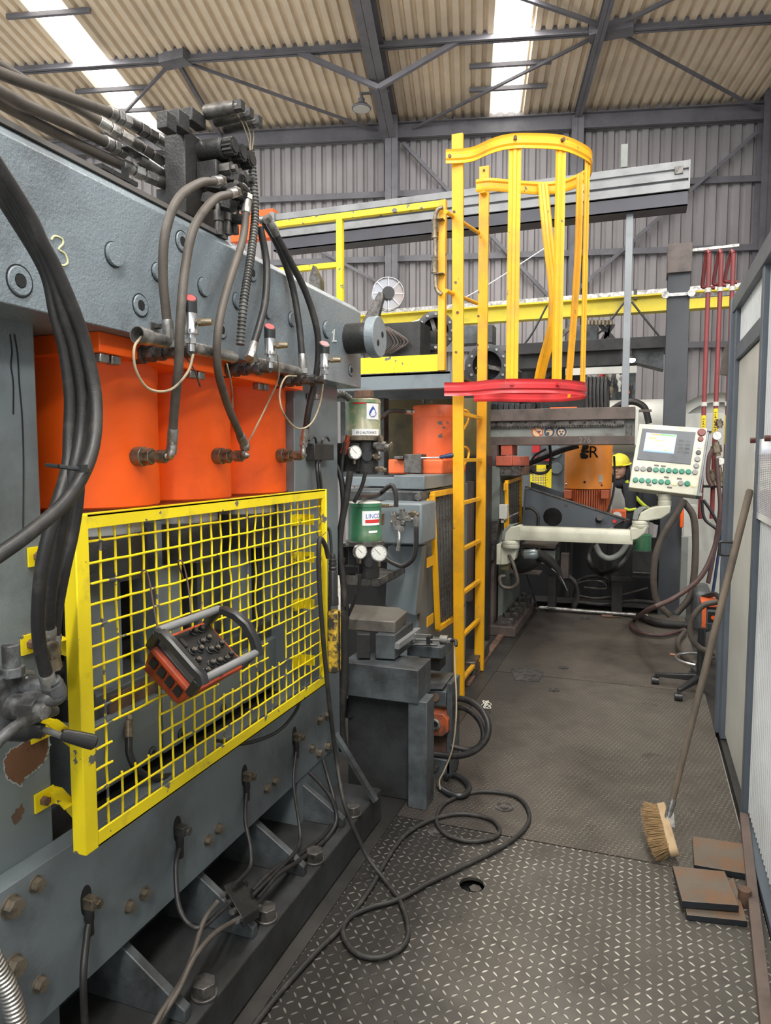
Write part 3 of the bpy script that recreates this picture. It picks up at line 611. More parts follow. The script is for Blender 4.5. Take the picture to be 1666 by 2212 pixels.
for v in range(NV):
    keep = [not inh(v, h - .5) for h in range(NH + 1)]
    for a, b in runs(keep):
        za, zb = zz_[a], zz_[b]
        if a > 0: za += .006
        if b < NH + 1: zb -= .006
        n_ = max(2, (b - a)); bend = .006 if v in (12, 15) else .0015
        mb.tube([(xw - .006 + random.uniform(-.001, .001), vy[v] + random.uniform(-bend, bend), za + (zb - za) * k / n_) for k in range(n_ + 1)], r_, n=8, smooth=2)
build('wire_mesh', mb, YELLOW, guard)
for px, py in ((85, 1190), (70, 1380), (90, 1560), (100, 1740)):
    z = PX(160, py + (18 if px != 90 else 40), XG - .03).z; yA = PX(px - 20, py, -1.29).y
    m_ = MB().box((XG - .032, gyl + .002, z - .022), (XG - .026, gyl - .004, z + .022))
    m_.prism([(XG - .034, gyl, z + .02), (XG - .034, gyl, z - .02), (-1.27, yA + .05, z - .02), (-1.27, yA + .05, z + .02)], (0, .006, 0))
    m_.prism([(XG - .034, gyl, z + .02), (-1.27, yA + .05, z + .02), (-1.27, yA + .02, z + .02), (XG - .034, gyl - .03, z + .02)], (0, 0, .004))
    m_.box((-1.27, yA + .056, z - .02), (-1.299, yA + .05, z + .02)); m_.box((-1.294, yA, z - .022), (-1.299, yA + .056, z + .022)); br_ = build('wall_bracket', m_, YELLOW, guard)
    build('bracket_bolt', MB().hex((-1.294, yA + .022, z), (-1.28, yA + .022, z), .011), RUST, br_)
for py in (1120, 1200, 1300, 1420):
    z = PX(680, py, -1.2).z; build('wall_bracket', MB().box((XG - .03, gy1 - .05, z - .02), (-1.26, gy1 - .046, z + .02)).box((-1.235, gy1 - .1, z - .02), (-1.25, gy1 - .046, z + .02)), YELLOW, guard)
# ------------------------------------------------------------------ hoses, fittings, sensors on the big press
def hexnut(mb, a, d, L, r): a = Vector(a); d = Vector(d).normalized(); return mb.hex(a, a + d * L, r)
def ferrule(o, tip, d, r, L=.05, mat=STEEL, nut=True):
    d = Vector(d).normalized(); mb = MB().lathe(tip, d, [(0, r * 1.12), (.004, r * 1.22), (L * .85, r * 1.22), (L, r * 1.0)], 18)
    build('ferrule', mb, mat, o)
    if nut: build('nut', MB().hex(Vector(tip) + d * L, Vector(tip) + d * (L + r * 1.5), r * 1.35), mat, o)
def hose(name, pts, r, mat, label, cat='hose', group=None, ends=(0, 0), fm=STEEL, n=12, rib=None, smooth=6, fl=.05):
    """ends: 1 = ferrule and nut at that end"""
    p = [PX(*q) if isinstance(q, tuple) else Vector(q) for q in pts]
    t = thing(name, p[0], label, cat, group)
    build('sheath', MB().tube(p, r, n=n, smooth=smooth, rib=rib), mat, t)
    if ends[0]: ferrule(t, p[0], p[0] - p[1], r, fl, fm)
    if ends[1]: ferrule(t, p[-1], p[-1] - p[-2], r, fl, fm)
    return t
HB = 'black hoses hanging in a bundle at the left edge'
hose('hydraulic_hose', [(-60, 330, -1.05), (18, 449, -1.05), (97, 583, -1.05), (120, 680, -1.05), (139, 752, -1.05), (152, 853, -1.05), (150, 940, -1.05), (146, 1010, -1.04), (118, 1110, -1.02), (92, 1215, -1.03), (82, 1330, -1.06), (87, 1400, -1.08), (100, 1455, -1.09)], .0125, RUBBER, 'leftmost thick black hose of the bundle, ending in the grey valve block', group=HB, ends=(0, 1))
hose('hydraulic_hose', [(-60, 300, -1.03), (37, 449, -1.03), (108, 583, -1.03), (139, 680, -1.03), (162, 752, -1.03), (179, 853, -1.03), (175, 940, -1.03), (162, 1010, -1.02), (140, 1100, -1.04), (118, 1215, -1.07), (107, 1300, -1.1), (105, 1355, -1.12)], .0125, RUBBER, 'middle thick black hose of the left bundle, running down between its neighbours', group=HB, ends=(0, 1))
hose('hydraulic_hose', [(-60, 270, -1.01), (54, 449, -1.01), (90, 522, -1.01), (122, 583, -1.01), (163, 680, -1.01), (186, 752, -1.01), (206, 853, -1.0), (205, 940, -.98), (186, 1010, -.96), (140, 1085, -.94), (66, 1150, -.93), (0, 1197, -.93), (-60, 1235, -.93)], .0125, RUBBER, 'rightmost thick black hose of the left bundle, swinging back across it to the frame edge', group=HB)
hose('hydraulic_hose', [(140, 640, -1.08), (160, 720, -1.08), (168, 850, -1.08), (168, 950, -1.08), (170, 1060, -1.08), (158, 1150, -1.09), (140, 1230, -1.1), (125, 1310, -1.12), (118, 1370, -1.13)], .012, RUBBER, 'rearmost black hose of the left bundle, seen mostly behind the others', group=HB, ends=(0, 1))
p = PX(165, 1012, -.96)
p = PX(163, 1012, -.945); build('cable_tie', MB().tube([p + Vector((-.012, -.022, .004)), p + Vector((.014, -.012, .0)), p + Vector((.016, .012, -.002)), p + Vector((-.004, .03, -.004)), p + Vector((-.045, .03, 0)), p + Vector((-.045, -.02, .006)), p + Vector((-.014, -.024, .004))], .0035, n=6).box(p + Vector((.014, -.010, -.007)), p + Vector((.022, .006, .007))), BLKP, label='black cable tie strapped round the thick hose bundle at left', cat='cable tie')
# pressure hoses coming down from the valve stack to the cylinders
GC = 'brown wrapped hoses between the valve stack and the cylinders'
hose('hydraulic_hose', [(462, 392, -1.14), (430, 396, -1.12), (385, 430, -1.10), (358, 500, -1.10), (352, 590, -1.11), (359, 675, -1.115), (361, 690, -1.115)], .0115, RUBBERB, 'brown hose arching left off the valve stack, the furthest left of its kind', group=GC, ends=(1, 1))
hose('hydraulic_hose', [(495, 420, -1.12), (462, 432, -1.10), (420, 490, -1.08), (400, 580, -1.08), (390, 690, -1.07), (386, 790, -1.08), (378, 870, -1.11), (374, 925, -1.13)], .0115, RUBBERB, 'long brown hose running down to the port of the first orange cylinder', group=GC, ends=(1, 1))
hose('hydraulic_hose', [(531, 462, -1.14), (524, 520, -1.13), (495, 610, -1.11), (473, 700, -1.09), (470, 790, -1.10), (490, 870, -1.13), (519, 940, -1.16)], .0115, RUBBERB, 'brown hose bowing left beside the ribbed conduit to the second cylinder', group=GC, ends=(1, 1))
hose('hydraulic_hose', [(562, 490, -1.16), (576, 570, -1.15), (573, 650, -1.13), (560, 705, -1.12), (549, 742, -1.11)], .0115, RUBBER, 'dark hose just right of the ribbed conduit, ending at the middle pressure sensor', group=GC, ends=(0, 1))
hose('hydraulic_hose', [(566, 472, -1.17), (600, 530, -1.16), (630, 610, -1.15), (646, 700, -1.13), (652, 765, -1.12)], .0115, RUBBER, 'dark hose on the inner side of the right hand pair at the third cylinder', group=GC, ends=(0, 1))
hose('hydraulic_hose', [(597, 508, -1.13), (625, 560, -1.12), (662, 635, -1.10), (686, 720, -1.08), (685, 800, -1.09), (668, 880, -1.12), (661, 925, -1.14)], .0115, RUBBER, 'rightmost dark hose, swinging down to the port of the third orange cylinder', group=GC, ends=(1, 1))
build('hose_elbow', MB().tube([PX(597, 506, -1.13), PX(590, 488, -1.14), PX(575, 476, -1.16), PX(560, 476, -1.18)], .012, n=12), STEEL, label='bent steel pipe elbow at the top of the rightmost dark hose', cat='pipe elbow')
hose('ribbed_conduit', [(541, 322, -1.17), (548, 400, -1.16), (551, 470, -1.15), (541, 560, -1.13), (527, 650, -1.11), (519, 745, -1.11)], .0115, CONDUIT, 'grey ribbed flexible conduit hanging down from the valve solenoids', 'conduit', rib=(.0028, .0016), smooth=8, n=14)
for q in (((505, 236), (522, 262), (536, 300), (540, 325)), ((528, 258), (540, 290), (541, 325)), ((545, 268), (548, 295), (544, 325))): build('solenoid_wire', MB().tube([PX(x, y, -1.16) for x, y in q], .0018, n=6), TANCABLE, label='thin tan wire from the %s solenoid into the ribbed conduit' % ('nearest' if q[0][0] == 505 else 'middle' if q[0][0] == 528 else 'furthest'), cat='wire', group='thin wires into the ribbed conduit')
# fittings on the cylinders: port nuts and elbows
for k, (px, py, xs, tip, w_) in enumerate(((304, 986, -1.245, (372, 962), 'first'), (474, 985, -1.245, (527, 975), 'second'), (606, 984, -1.245, (655, 962), 'third'))):
    yy = PX(px + 12, py, -1.24).y; z = PX(px + 12, py, -1.24).z; a = Vector((-1.275, yy, z))
    t = thing('port_fitting', a, 'steel port fitting with two hex nuts on the %s orange cylinder' % w_, 'pipe fitting', 'port fittings on the orange cylinders')
    build('nut', MB().hex(a, a + Vector((.055, 0, 0)), .023).cyl(a, a + Vector((.03, 0, 0)), .026, n=24), BRASS, t, bevel=.0015)
    build('nut', MB().cyl(a + Vector((.05, 0, 0)), a + Vector((.075, 0, 0)), .013, n=16).hex(a + Vector((.07, 0, 0)), a + Vector((.1, 0, 0)), .018), BRASS, t, bevel=.001)
    tp = PX(tip[0], tip[1], (-1.135, -1.165, -1.145)[k]); b = a + Vector((.098, 0, 0)); m = Vector((tp.x * .5 + b.x * .5 + .015, tp.y, b.z + .002))
    build('elbow', MB().tube([b, b + Vector((.012, 0, 0)), m, tp + Vector((0, 0, -.012)), tp], .0095, n=12), STEEL, t)
# rows of fittings sticking out of the flange, each ending in a pressure sensor
for k, (px, py, sx, st, sb, hx, nm) in enumerate(((305, 766, 413, 634, 752, 361, 'nearest'), (490, 800, 582, 697, 795, 545, 'middle'), (604, 824, 700, 735, 815, 652, 'farthest'))):
    a = PX(px, py, -1.22); yy, z = a.y, a.z
    sX = XB
    for _ in range(30):                                # walk outwards until the sensor's column is reached
        if _proj(Vector((sX, yy, z)))[0] < sx: sX += .006
    t = thing('fitting_row', a, 'row of dark hex adaptors out of the orange flange under the %s sensor' % nm, 'pipe fitting', 'adaptor rows under the pressure sensors')
    L = sX - a.x; mb = MB(); x = a.x - .02; segs = [(.035, .024), (.012, .017), (.022, .021), (.01, .016), (.02, .019), (.03, .014), (.02, .02), (.012, .012), (.02, .015)]; sc_ = (L + .02) / sum(s[0] for s in segs)
    for i, (l_, r) in enumerate(segs): (mb.hex if i % 2 == 0 else mb.cyl)(Vector((x, yy, z)), Vector((x + l_ * sc_, yy, z)), r); x += l_ * sc_
    build('hex_adaptors', mb, DSTEEL, t, bevel=.0008)
    hX = a.x
    for _ in range(40):
        if _proj(Vector((hX, yy, z)))[0] < hx: hX += .004
    build('tee_branch', MB().cyl((hX, yy, z), (hX, yy, z + .045), .012).hex((hX, yy, z + .02), (hX, yy, z + .045), .017), STEEL, t)
    base = Vector((sX, yy, z)); hgt = PX(sx, st, sX).z - z
    s_ = thing('pressure_sensor', base, 'silver pressure sensor with black head and slanted red top, %s of three' % nm, 'pressure sensor', 'pressure sensors on the orange flange')
    f = hgt / .15
    build('sensor_body', MB().lathe(base, (0, 0, 1), [(0, .009), (.02 * f, .009), (.02 * f, .012), (.036 * f, .012), (.036 * f, .010), (.045 * f, .010), (.045 * f, .0175), (.056 * f, .0175), (.06 * f, .0155), (.098 * f, .0165)], 24).hex(base + Vector((0, 0, .02 * f)), base + Vector((0, 0, .034 * f)), .014).hex(base + Vector((0, 0, .046 * f)), base + Vector((0, 0, .056 * f)), .0185), CHROME, s_)
    u = Vector((.7, -.7, 0)); n = 28; lo, hi = [], []
    for i in range(n):
        c = Vector((math.cos(2 * math.pi * i / n), math.sin(2 * math.pi * i / n), 0)); lo.append(base + c * .0168 + Vector((0, 0, .098 * f))); hi.append(base + c * .0172 + Vector((0, 0, .138 * f - c.dot(u) * .013)))
    build('sensor_head', MB().hexa(lo, hi), BLKP, s_)
    cc = sum(hi, Vector()) / n; up = Vector((.55, -.55, .95)).normalized() * .0006
    build('display', MB().prism([cc + (h_ - cc) * .8 + up * .4 for h_ in hi], up), paint('sensor_red_%d' % k, (.55, .09, .09), .25, d0=.8, d1=.95), s_)
    cz = base + Vector((0, 0, .075 * f))
    build('connector', MB().cyl(cz, cz + Vector((.028, .006, 0)), .0065).hex(cz + Vector((.02, .004, 0)), cz + Vector((.032, .007, 0)), .010).cyl(cz + Vector((.03, .006, 0)), cz + Vector((.055, .012, 0)), .0095, .008), BRASS, s_)
hp_ = MB().cyl(PX(318, 729, -1.12), PX(505, 772, -1.12), .0165, n=20); build('return_pipe', hp_, STEEL, label='grey steel pipe along the lower edge of the beam, nearer length', cat='pipe', group='steel pipes along the beam edge')
build('return_pipe', MB().cyl(PX(548, 782, -1.13), PX(642, 802, -1.13), .0165, n=20), STEEL, label='grey steel pipe along the lower edge of the beam, farther length', cat='pipe', group='steel pipes along the beam edge')
build('pipe_sleeve', MB().lathe(PX(296, 723, -1.12), PX(330, 731, -1.12) - PX(296, 723, -1.12), [(.03, .0175), (.0, .0185), (0, .021), (.03, .021), (.045, .019)], 24, close=False), STEEL, label='short open metal sleeve on the near end of the grey pipe', cat='sleeve')
WG = 'thin tan cables looping under the sensors'
hose('sensor_cable', [(305, 728, -1.12), (290, 752, -1.10), (294, 800, -1.10), (322, 840, -1.10), (368, 842, -1.08), (405, 805, -1.06), (418, 765, -1.05)], .0032, TANCABLE, 'thin tan cable looping down over the first orange cylinder', 'cable', WG, n=8)
hose('sensor_cable', [(600, 765, -1.08), (602, 815, -1.09), (583, 862, -1.12), (552, 925, -1.15), (536, 955, -1.17)], .0028, TANCABLE, 'thin tan cable hanging slackly between the second and third cylinders', 'cable', WG, n=8)
hose('sensor_cable', [(700, 815, -1.08), (692, 870, -1.09), (672, 915, -1.1), (642, 925, -1.1), (613, 893, -1.1), (604, 850, -1.11), (617, 815, -1.12), (640, 812, -1.12)], .003, TANCABLE, 'thin tan cable looping down beside the third orange cylinder', 'cable', WG, n=8)
hose('sensor_cable', [(490, 785, -1.17), (500, 830, -1.17), (503, 880, -1.2)], .0025, TANCABLE, 'short tan cable hanging in front of the second cylinder edge', 'cable', WG, n=8)
hose('sensor_cable', [(398, 765, -1.09), (420, 800, -1.07), (433, 836, -1.07)], .002, BLKP, 'black cable tie tail sticking out below the nearest sensor', 'cable tie', n=6)
build('pipe_clamp', MB().box(PX(325, 696, XB), PX(340, 722, XB) + Vector((.004, 0, 0))).hex(PX(334, 706, XB), PX(334, 706, XB) + Vector((.02, 0, 0)), .007), DSTEEL, label='small dark pipe clamp bolted to the beam above the open sleeve', cat='clamp')
# ------------------------------------------------------------------ valve stack on top of the beam
vx = -1.30
vs0 = PX(430, 480, vx)
vt = thing('valve_stack', (vx, vs0.y, zB1), 'oily black hydraulic valve stack with solenoids standing on the press beam', 'valve')
def vbox(name, a, b, x0, x1, mat=GRIME, bevel=.003, par=None):
    p, q = PX(*a, x0), PX(*b, x0); return build(name, MB().box(p, Vector((x1, q.y, q.z))), mat, par or vt, bevel=bevel)
vbox('manifold_block', (398, 275), (440, 480), -1.27, -1.34)
vbox('manifold_block', (436, 300), (508, 470), -1.29, -1.35)
for a, b in (((360, 236), (383, 290)), ((386, 232), (411, 290)), ((415, 228), (446, 282))): vbox('coil_box', a, b, -1.25, -1.285)
sec = [PX(x, 240, -1.25).y for x in (446, 466, 486)]
def zz(px, py, X=-1.18): return PX(px, py, X).z
for k in range(3):
    Y = sec[k]; z1 = zz(480, 233, -1.19); z2 = zz(462, 290, -1.17); z3 = zz(447, 334, -1.18)
    s1_ = build('solenoid', MB().lathe((-1.25, Y, z1), (1, 0, 0), [(0, .021), (.075, .021), (.08, .018), (.1, .018), (.1, .013), (.112, .013)], 20), DSTEEL, vt)
    build('plug', MB().box((-1.155, Y - .012, z1 - .012), (-1.125, Y + .012, z1 + .014)), GRIME, s1_)
    s2_ = build('relief_cartridge', MB().lathe((-1.27, Y, z2), (1, 0, 0), [(0, .031), (.075, .031), (.082, .025)], 22), GRIME, vt)
    kn = []
    for i in range(28):
        r = .0265 if i % 2 else .0225; kn.append(Vector((-1.186, Y + r * math.cos(2 * math.pi * i / 28), z2 + r * math.sin(2 * math.pi * i / 28))))
    build('knob', MB().prism(kn, (.03, 0, 0)).cyl((-1.156, Y, z2), (-1.152, Y, z2), .018), GRIME, s2_, smooth=False)
    s3_ = build('valve_block', MB().box((-1.27, Y - .03, z3 - .03), (-1.2, Y + .026, z3 + .022)), GRIME, vt, bevel=.004)
    build('nut', MB().hex((-1.2, Y, z3), (-1.165, Y, z3), .02).hex((-1.165, Y, z3), (-1.15, Y, z3), .011), DSTEEL, s3_)
for (a, b, r) in (((455, 400), (500, 398), .016), ((470, 420), (515, 415), .015), ((482, 445), (535, 440), .016), ((470, 470), (520, 468), .016), ((445, 430), (480, 432), .018), ((460, 385), (510, 378), .014)):
    p, q = PX(*a, -1.24), PX(*b, -1.14); q.y = p.y + (q.y - p.y) * .15; build('outlet_fitting', MB().hex(p, p.lerp(q, .5), r * 1.25).cyl(p.lerp(q, .5), q, r * .8).hex(p.lerp(q, .7), q, r), random.choice((DSTEEL, GRIME, GRIME)), vt)
for px in (472, 490, 506):
    p = PX(px, 440, -1.19); build('check_valve', MB().lathe(p, (0, 0, -1), [(0, .010), (.02, .010), (.02, .015), (.05, .015), (.05, .011), (.07, .013), (.09, .013)], 14), DSTEEL, vt)
build('foot_block', MB().box(PX(398, 400, -1.3), Vector((-1.4, PX(500, 480, -1.25).y, zB1 - .0))), GRIME, vt)
for q in (((510, 395), (528, 405), (540, 430), (540, 455)), ((500, 415), (522, 425), (533, 445), (531, 462))): build('pipe_elbow', MB().tube([PX(x, y, -1.15) for x, y in q], .0095, n=12), DSTEEL, vt)
# big supply hoses from the upper left
GS = 'big dusty hoses running along the top of the press to the valve stack'
def supply(pts, r, label, fit):
    P = [PX(*q) for q in pts]; t = thing('supply_hose', P[0], label, 'hose', GS); k = fit
    build('sheath', MB().tube(P[:k + 1], r, n=14), RUBBERB, t)
    prev = P[k]; segs = P[k:]
    tot = [(a, b) for a, b in zip(segs, segs[1:])]
    for i, (a, b) in enumerate(tot):
        d = b - a; f = [(0, .3, 1.12, 0), (.3, .36, .8, 0), (.36, .6, 1.3, 1), (.6, .66, .85, 0), (.66, 1.0, 1.22, 1)]
        mb = MB()
        for s, e, q, hx in f: mb.cyl(a + d * s, a + d * e, r * q * 1.12, n=6 if hx else 16)
        build('coupling', mb, DSTEEL if i % 2 else STEEL, t, bevel=.001)
supply([(-80, 120, -1.45), (0, 158, -1.44), (67, 183, -1.43), (168, 218, -1.42), (235, 243, -1.41), (279, 264, -1.40), (335, 297, -1.39), (400, 340, -1.38)], .0145, 'uppermost big hose, with the longest run of steel couplings', 4)
supply([(-60, 110, -1.56), (0, 142, -1.55), (60, 178, -1.54), (118, 208, -1.53), (168, 234, -1.52), (215, 262, -1.50), (285, 305, -1.46), (353, 352, -1.42)], .0135, 'big hose tucked just under the uppermost one', 5)
supply([(-80, 150, -1.40), (0, 197, -1.40), (50, 224, -1.40), (101, 247, -1.40), (168, 277, -1.40), (225, 306, -1.4), (268, 329, -1.40)], .0145, 'third big hose down, ending at the clamp block', 5)
supply([(-60, 185, -1.44), (0, 222, -1.44), (67, 258, -1.43), (134, 294, -1.43), (202, 328, -1.42), (262, 356, -1.41), (336, 388, -1.38), (396, 410, -1.34)], .0145, 'lowest big hose, lying just above the beam edge', 5)
build('steel_tube', MB().cyl(PX(298, 340, -1.38), PX(355, 378, -1.37), .016), STEEL, label='short bright steel tube between the clamp block and the valve stack', cat='pipe')
build('valve_elbow', MB().tube([PX(350, 376, -1.37), PX(375, 392, -1.36), PX(398, 392, -1.34)], .022, n=12).hex(PX(352, 378, -1.37), PX(370, 388, -1.37), .028), GRIME, label='black elbow joining the bright steel tube to the valve stack', cat='pipe elbow')
t = thing('hose_clamp', PX(265, 390, -1.4), 'black clamp block on a small stand holding the big hoses above the beam', 'clamp')
build('clamp_block', MB().box(PX(276, 313, -1.36), PX(299, 350, -1.40)), GRIME, t, bevel=.004)
p = PX(220, 352, -1.36); build('shelf', MB().box(p, Vector((-1.44, PX(297, 352, -1.36).y, p.z - .012))), GRIME, t)
for x in (228, 268): q = PX(x, 360, -1.375); build('leg', MB().box((q.x, q.y, q.z), (q.x - .01, q.y + .02, zB1 + .0)), GRIME, t)
# ------------------------------------------------------------------ valve on the near column, lower left
v2 = thing('lever_valve', PX(40, 1600, -1.29), 'grey cast lever valve with a black handle on the near press column', 'valve')
CAST = paint('cast_grey_oily', (.12, .125, .13), .4, dirt=(.03, .028, .026), d0=.42, d1=.62, scale=18, chip=(.38, .38, .36), chips=.68, bump=.4, cscale=30)
pb0, pb1 = PX(-30, 1440, -1.2), PX(70, 1600, -1.2)
build('valve_body', MB().prism([PX(-40, 1470, -1.17), PX(30, 1452, -1.17), PX(80, 1448, -1.17), PX(95, 1500, -1.17), PX(85, 1560, -1.17), PX(50, 1600, -1.17), PX(-40, 1610, -1.17)], (-.12, 0, 0)), CAST, v2, bevel=.008)
q = PX(25, 1440, -1.17); build('cap', MB().cyl(q + Vector((0, 0, -.01)), q + Vector((0, 0, .045)), .017, n=20).hex(q + Vector((0, 0, -.02)), q, .025), CAST, v2, bevel=.002)
for px, py, l, r in ((48, 1480, .06, .02), (20, 1525, .07, .026), (60, 1500, .05, .018)):
    q = PX(px, py, -1.18); build('port', MB().cyl(q, q + Vector((l, .01, 0)), r, n=18).hex(q + Vector((l * .5, .005, 0)), q + Vector((l, .01, 0)), r * 1.15), CAST, v2, bevel=.002)
build('elbow', MB().tube([PX(60, 1510, -1.15), PX(100, 1510, -1.1), PX(122, 1505, -1.09), PX(124, 1490, -1.09), PX(112, 1470, -1.09)], .017, n=14).hex(PX(121, 1498, -1.09), PX(112, 1478, -1.09), .022), CAST, v2)
q = PX(55, 1530, -1.14); build('spool_end', MB().cyl(q, q + Vector((.05, 0, 0)), .016).hex(q + Vector((.04, 0, 0)), q + Vector((.052, 0, 0)), .012), STEEL, v2)
build('lever', MB().tube([PX(60, 1578, -1.15), PX(95, 1577, -1.1), PX(135, 1590, -1.05)], .0065, n=10), STEEL, v2)
build('handle_grip', MB().lathe(PX(132, 1586, -1.055), PX(184, 1599, -1.03) - PX(132, 1586, -1.055), [(0, .010), (.01, .0125), (.055, .0155), (.066, .0155), (.07, .012)], 18), BLKP, v2)
build('boot', MB().lathe(PX(30, 1570, -1.15), PX(80, 1578, -1.12) - PX(30, 1570, -1.15), [(0, .028), (.03, .024), (.04, .016), (.055, .014)], 18), BLKP, v2)
build('drain_pipe', MB().tube([PX(-60, 1680, -1.1), PX(-10, 1610, -1.08), (PX(30, 1572, -1.08)), PX(75, 1550, -1.1), PX(118, 1535, -1.12)], .011, n=12), CAST, v2)
for (a, b) in (((108, 1392), (116, 1418)), ((112, 1420), (118, 1445))): build('hose_nut', MB().hex(PX(*a, -1.1), PX(*b, -1.1), .016), BRASS, v2)
# ------------------------------------------------------------------ lubrication hoses on the lower plate
GL = 'thin lubrication hoses coming out of the lower side plate'
def lube(k, pts, label, r=.0085):
    s = SLOT[k]; t = thing('lubrication_hose', s, label, 'hose', GL)
    e = s + Vector((.022, 0, -.004)); build('banjo_fitting', MB().box(s + Vector((-.02, -.012, -.016)), s + Vector((.03, .012, .012))).hex(s + Vector((.028, 0, 0)), s + Vector((.045, 0, 0)), .0125), BRASS if k != 1 else DSTEEL, t, bevel=.002)
    P = [s + Vector((.008, 0, -.015)), s + Vector((.008, 0, -.05))] + [PX(*q) for q in pts]
    build('sleeve', MB().lathe(P[0], P[1] - P[0], [(0, .012), (.03, .012), (.035, .010), (.07, .0105)], 12), RUBBER, t); build('sheath', MB().tube(P, r, n=10), RUBBER, t)
XL = -1.2
lube(0, [(188, 2020, XL - .03), (180, 2110, XL), (184, 2230, XL)], 'thin black hose out of the plate slot nearest the camera')
lube(1, [(380, 1870, XL - .02), (385, 1950, -1.18), (405, 1993, -1.14), (435, 2004, -1.1), (470, 1975, -1.1), (492, 1955, -1.11)], 'thin black hose out of the second slot, curving into the junction block', .007)
lube(2, [(530, 1770, XL - .02), (541, 1830, -1.18), (541, 1870, -1.16), (523, 1895, -1.14), (505, 1912, -1.13)], 'thin black hose out of the third slot, down to the junction block', .007)
lube(3, [(634, 1690, XL - .02), (645, 1770, -1.18), (648, 1815, -1.15), (634, 1845, -1.12), (575, 1905, -1.1), (545, 1935, -1.1)], 'thin black hose out of the farthest slot, under the end of the guard', .006)
jb = thing('junction_block', PX(525, 1960, -1.13), 'oily black distribution block with hose stubs above the press base flange', 'junction block')
ja = [PX(482, 1925, -1.15), PX(520, 1888, -1.15), PX(563, 1955, -1.07), PX(545, 1985, -1.06)]
q0, q1, q2 = PX(483, 1912, -1.16), PX(520, 1895, -1.17), PX(560, 1962, -1.07)
q3 = q0 + (q2 - q1); build('block', MB().prism([q0, q1, q2, q3], (0, 0, -.03)), GRIME, jb, bevel=.003)
for k in range(4):
    f = (k + .5) / 4; a = q0.lerp(q3, f); b = q1.lerp(q2, f); d = (a - b).normalized()
    build('stub', MB().hex(a + Vector((0, 0, -.015)), a + d * .022 + Vector((0, 0, -.015)), .010), DSTEEL, jb); build('stub', MB().hex(b + Vector((0, 0, -.015)), b - d * .022 + Vector((0, 0, -.015)), .010), DSTEEL, jb)
GJ = 'dusty hoses leaving the junction block'
XJ = -1.10
hose('lubrication_hose', [(470, 1948, XJ), (440, 1990, XJ), (418, 2060, XJ), (392, 2120, XJ), (350, 2185, XJ), (320, 2240, XJ)], .0075, RUBBERB, 'dusty hose running from the junction block to the bottom edge, upper of the bundle', group=GJ)
hose('lubrication_hose', [(506, 1990, XJ + .02), (462, 2018, XJ + .02), (420, 2068, XJ + .02), (385, 2140, XJ + .01), (340, 2212, XJ), (325, 2250, XJ)], .0075, RUBBERB, 'dusty hose from the low corner of the junction block to the bottom edge', group=GJ)
hose('lubrication_hose', [(545, 1925, XJ - .02), (590, 1880, XJ - .02), (645, 1848, XJ - .02), (700, 1805, XJ - .02), (724, 1765, XJ - .03), (722, 1730, XJ - .04), (712, 1690, XJ - .08), (698, 1640, -1.22)], .0085, RUBBER, 'dark hose curving up to the far end of the lower plate', group=GJ)
hose('lubrication_hose', [(555, 1940, XJ - .0), (600, 1890, XJ), (648, 1858, XJ), (705, 1812, XJ), (727, 1770, XJ), (716, 1725, XJ - .03), (690, 1690, XJ - .08), (668, 1668, -1.22)], .0085, RUBBER, 'dark hose beside its twin, dipping lowest over the base flange', group=GJ)
hose('ribbed_conduit', [(-30, 2050, -1.13), (0, 2105, -1.12), (25, 2160, -1.11), (45, 2250, -1.1)], .018, STEEL, 'bright ribbed metal conduit in the bottom left corner', 'conduit', rib=(.0022, .0012), n=18)
hose('press_cable', [(470, 1600, -1.2), (530, 1606, -1.18), (600, 1580, -1.17), (640, 1535, -1.19), (650, 1500, -1.21)], .006, BLKP, 'black cable sagging under the lower rail of the yellow guard', 'cable')
hose('press_hose', [(278, 1595, -1.32), (280, 1630, -1.30), (300, 1665, -1.28), (345, 1680, -1.26), (420, 1660, -1.27), (520, 1600, -1.28)], .010, BLKP, 'dark hose with brass elbow behind the lower left of the yellow mesh', 'hose', ends=(1, 0), fm=BRASS)
# ------------------------------------------------------------------ radio remote control hung on the guard
ra, rb = PX(337, 1372, -1.10), PX(462, 1322, -1.10); rb.z = ra.z
U = Vector((0, 1, 0)); V = Vector((.74, 0, -.673)).normalized(); N = Vector((.673, 0, .74)).normalized()
Wd = rb.y - ra.y; Dp = .162; R0 = ra.copy()
rc = thing('remote_control', R0, 'orange and black hand held remote control hanging on the yellow mesh guard', 'remote control')
def rp(u, v, n): return R0 + U * (u * Wd) + V * (v * Dp) + N * n
def rbox(name, u0, u1, v0, v1, n0, n1, mat, par=None, bevel=.003):
    return build(name, MB().hexa([rp(u0, v0, n0), rp(u1, v0, n0), rp(u1, v1, n0), rp(u0, v1, n0)], [rp(u0, v0, n1), rp(u1, v0, n1), rp(u1, v1, n1), rp(u0, v1, n1)]), mat, par or rc, bevel=bevel)
ROR = paint('dirty_red_orange_plastic', (.42, .06, .02), .45, dirt=(.09, .025, .018), d0=.45, d1=.75, scale=14, bump=.2)
hs = build('housing', MB().hexa([rp(.14, .1, -.125), rp(.86, .1, -.125), rp(.86, .9, -.115), rp(.14, .9, -.115)], [rp(.03, .02, -.04), rp(.97, .02, -.04), rp(.97, .98, -.04), rp(.03, .98, -.04)]), ROR, rc, bevel=.008)
rbox('housing_rim', 0, 1, -.02, 1.02, -.045, -.03, ROR, bevel=.004)
fp = rbox('face_plate', .06, .94, .04, .96, -.032, -.024, BLKP, bevel=.002)
for k in range(4):
    v = .16 + k * .19; o = [rp(.05, v, -.056), rp(.05, v + .13, -.056), rp(.078, v + .13, -.082), rp(.078, v, -.082)]
    build('side_window', MB().prism([x + Vector((0, -.006, 0)) for x in o], (0, .006, 0)), BLACK, hs)
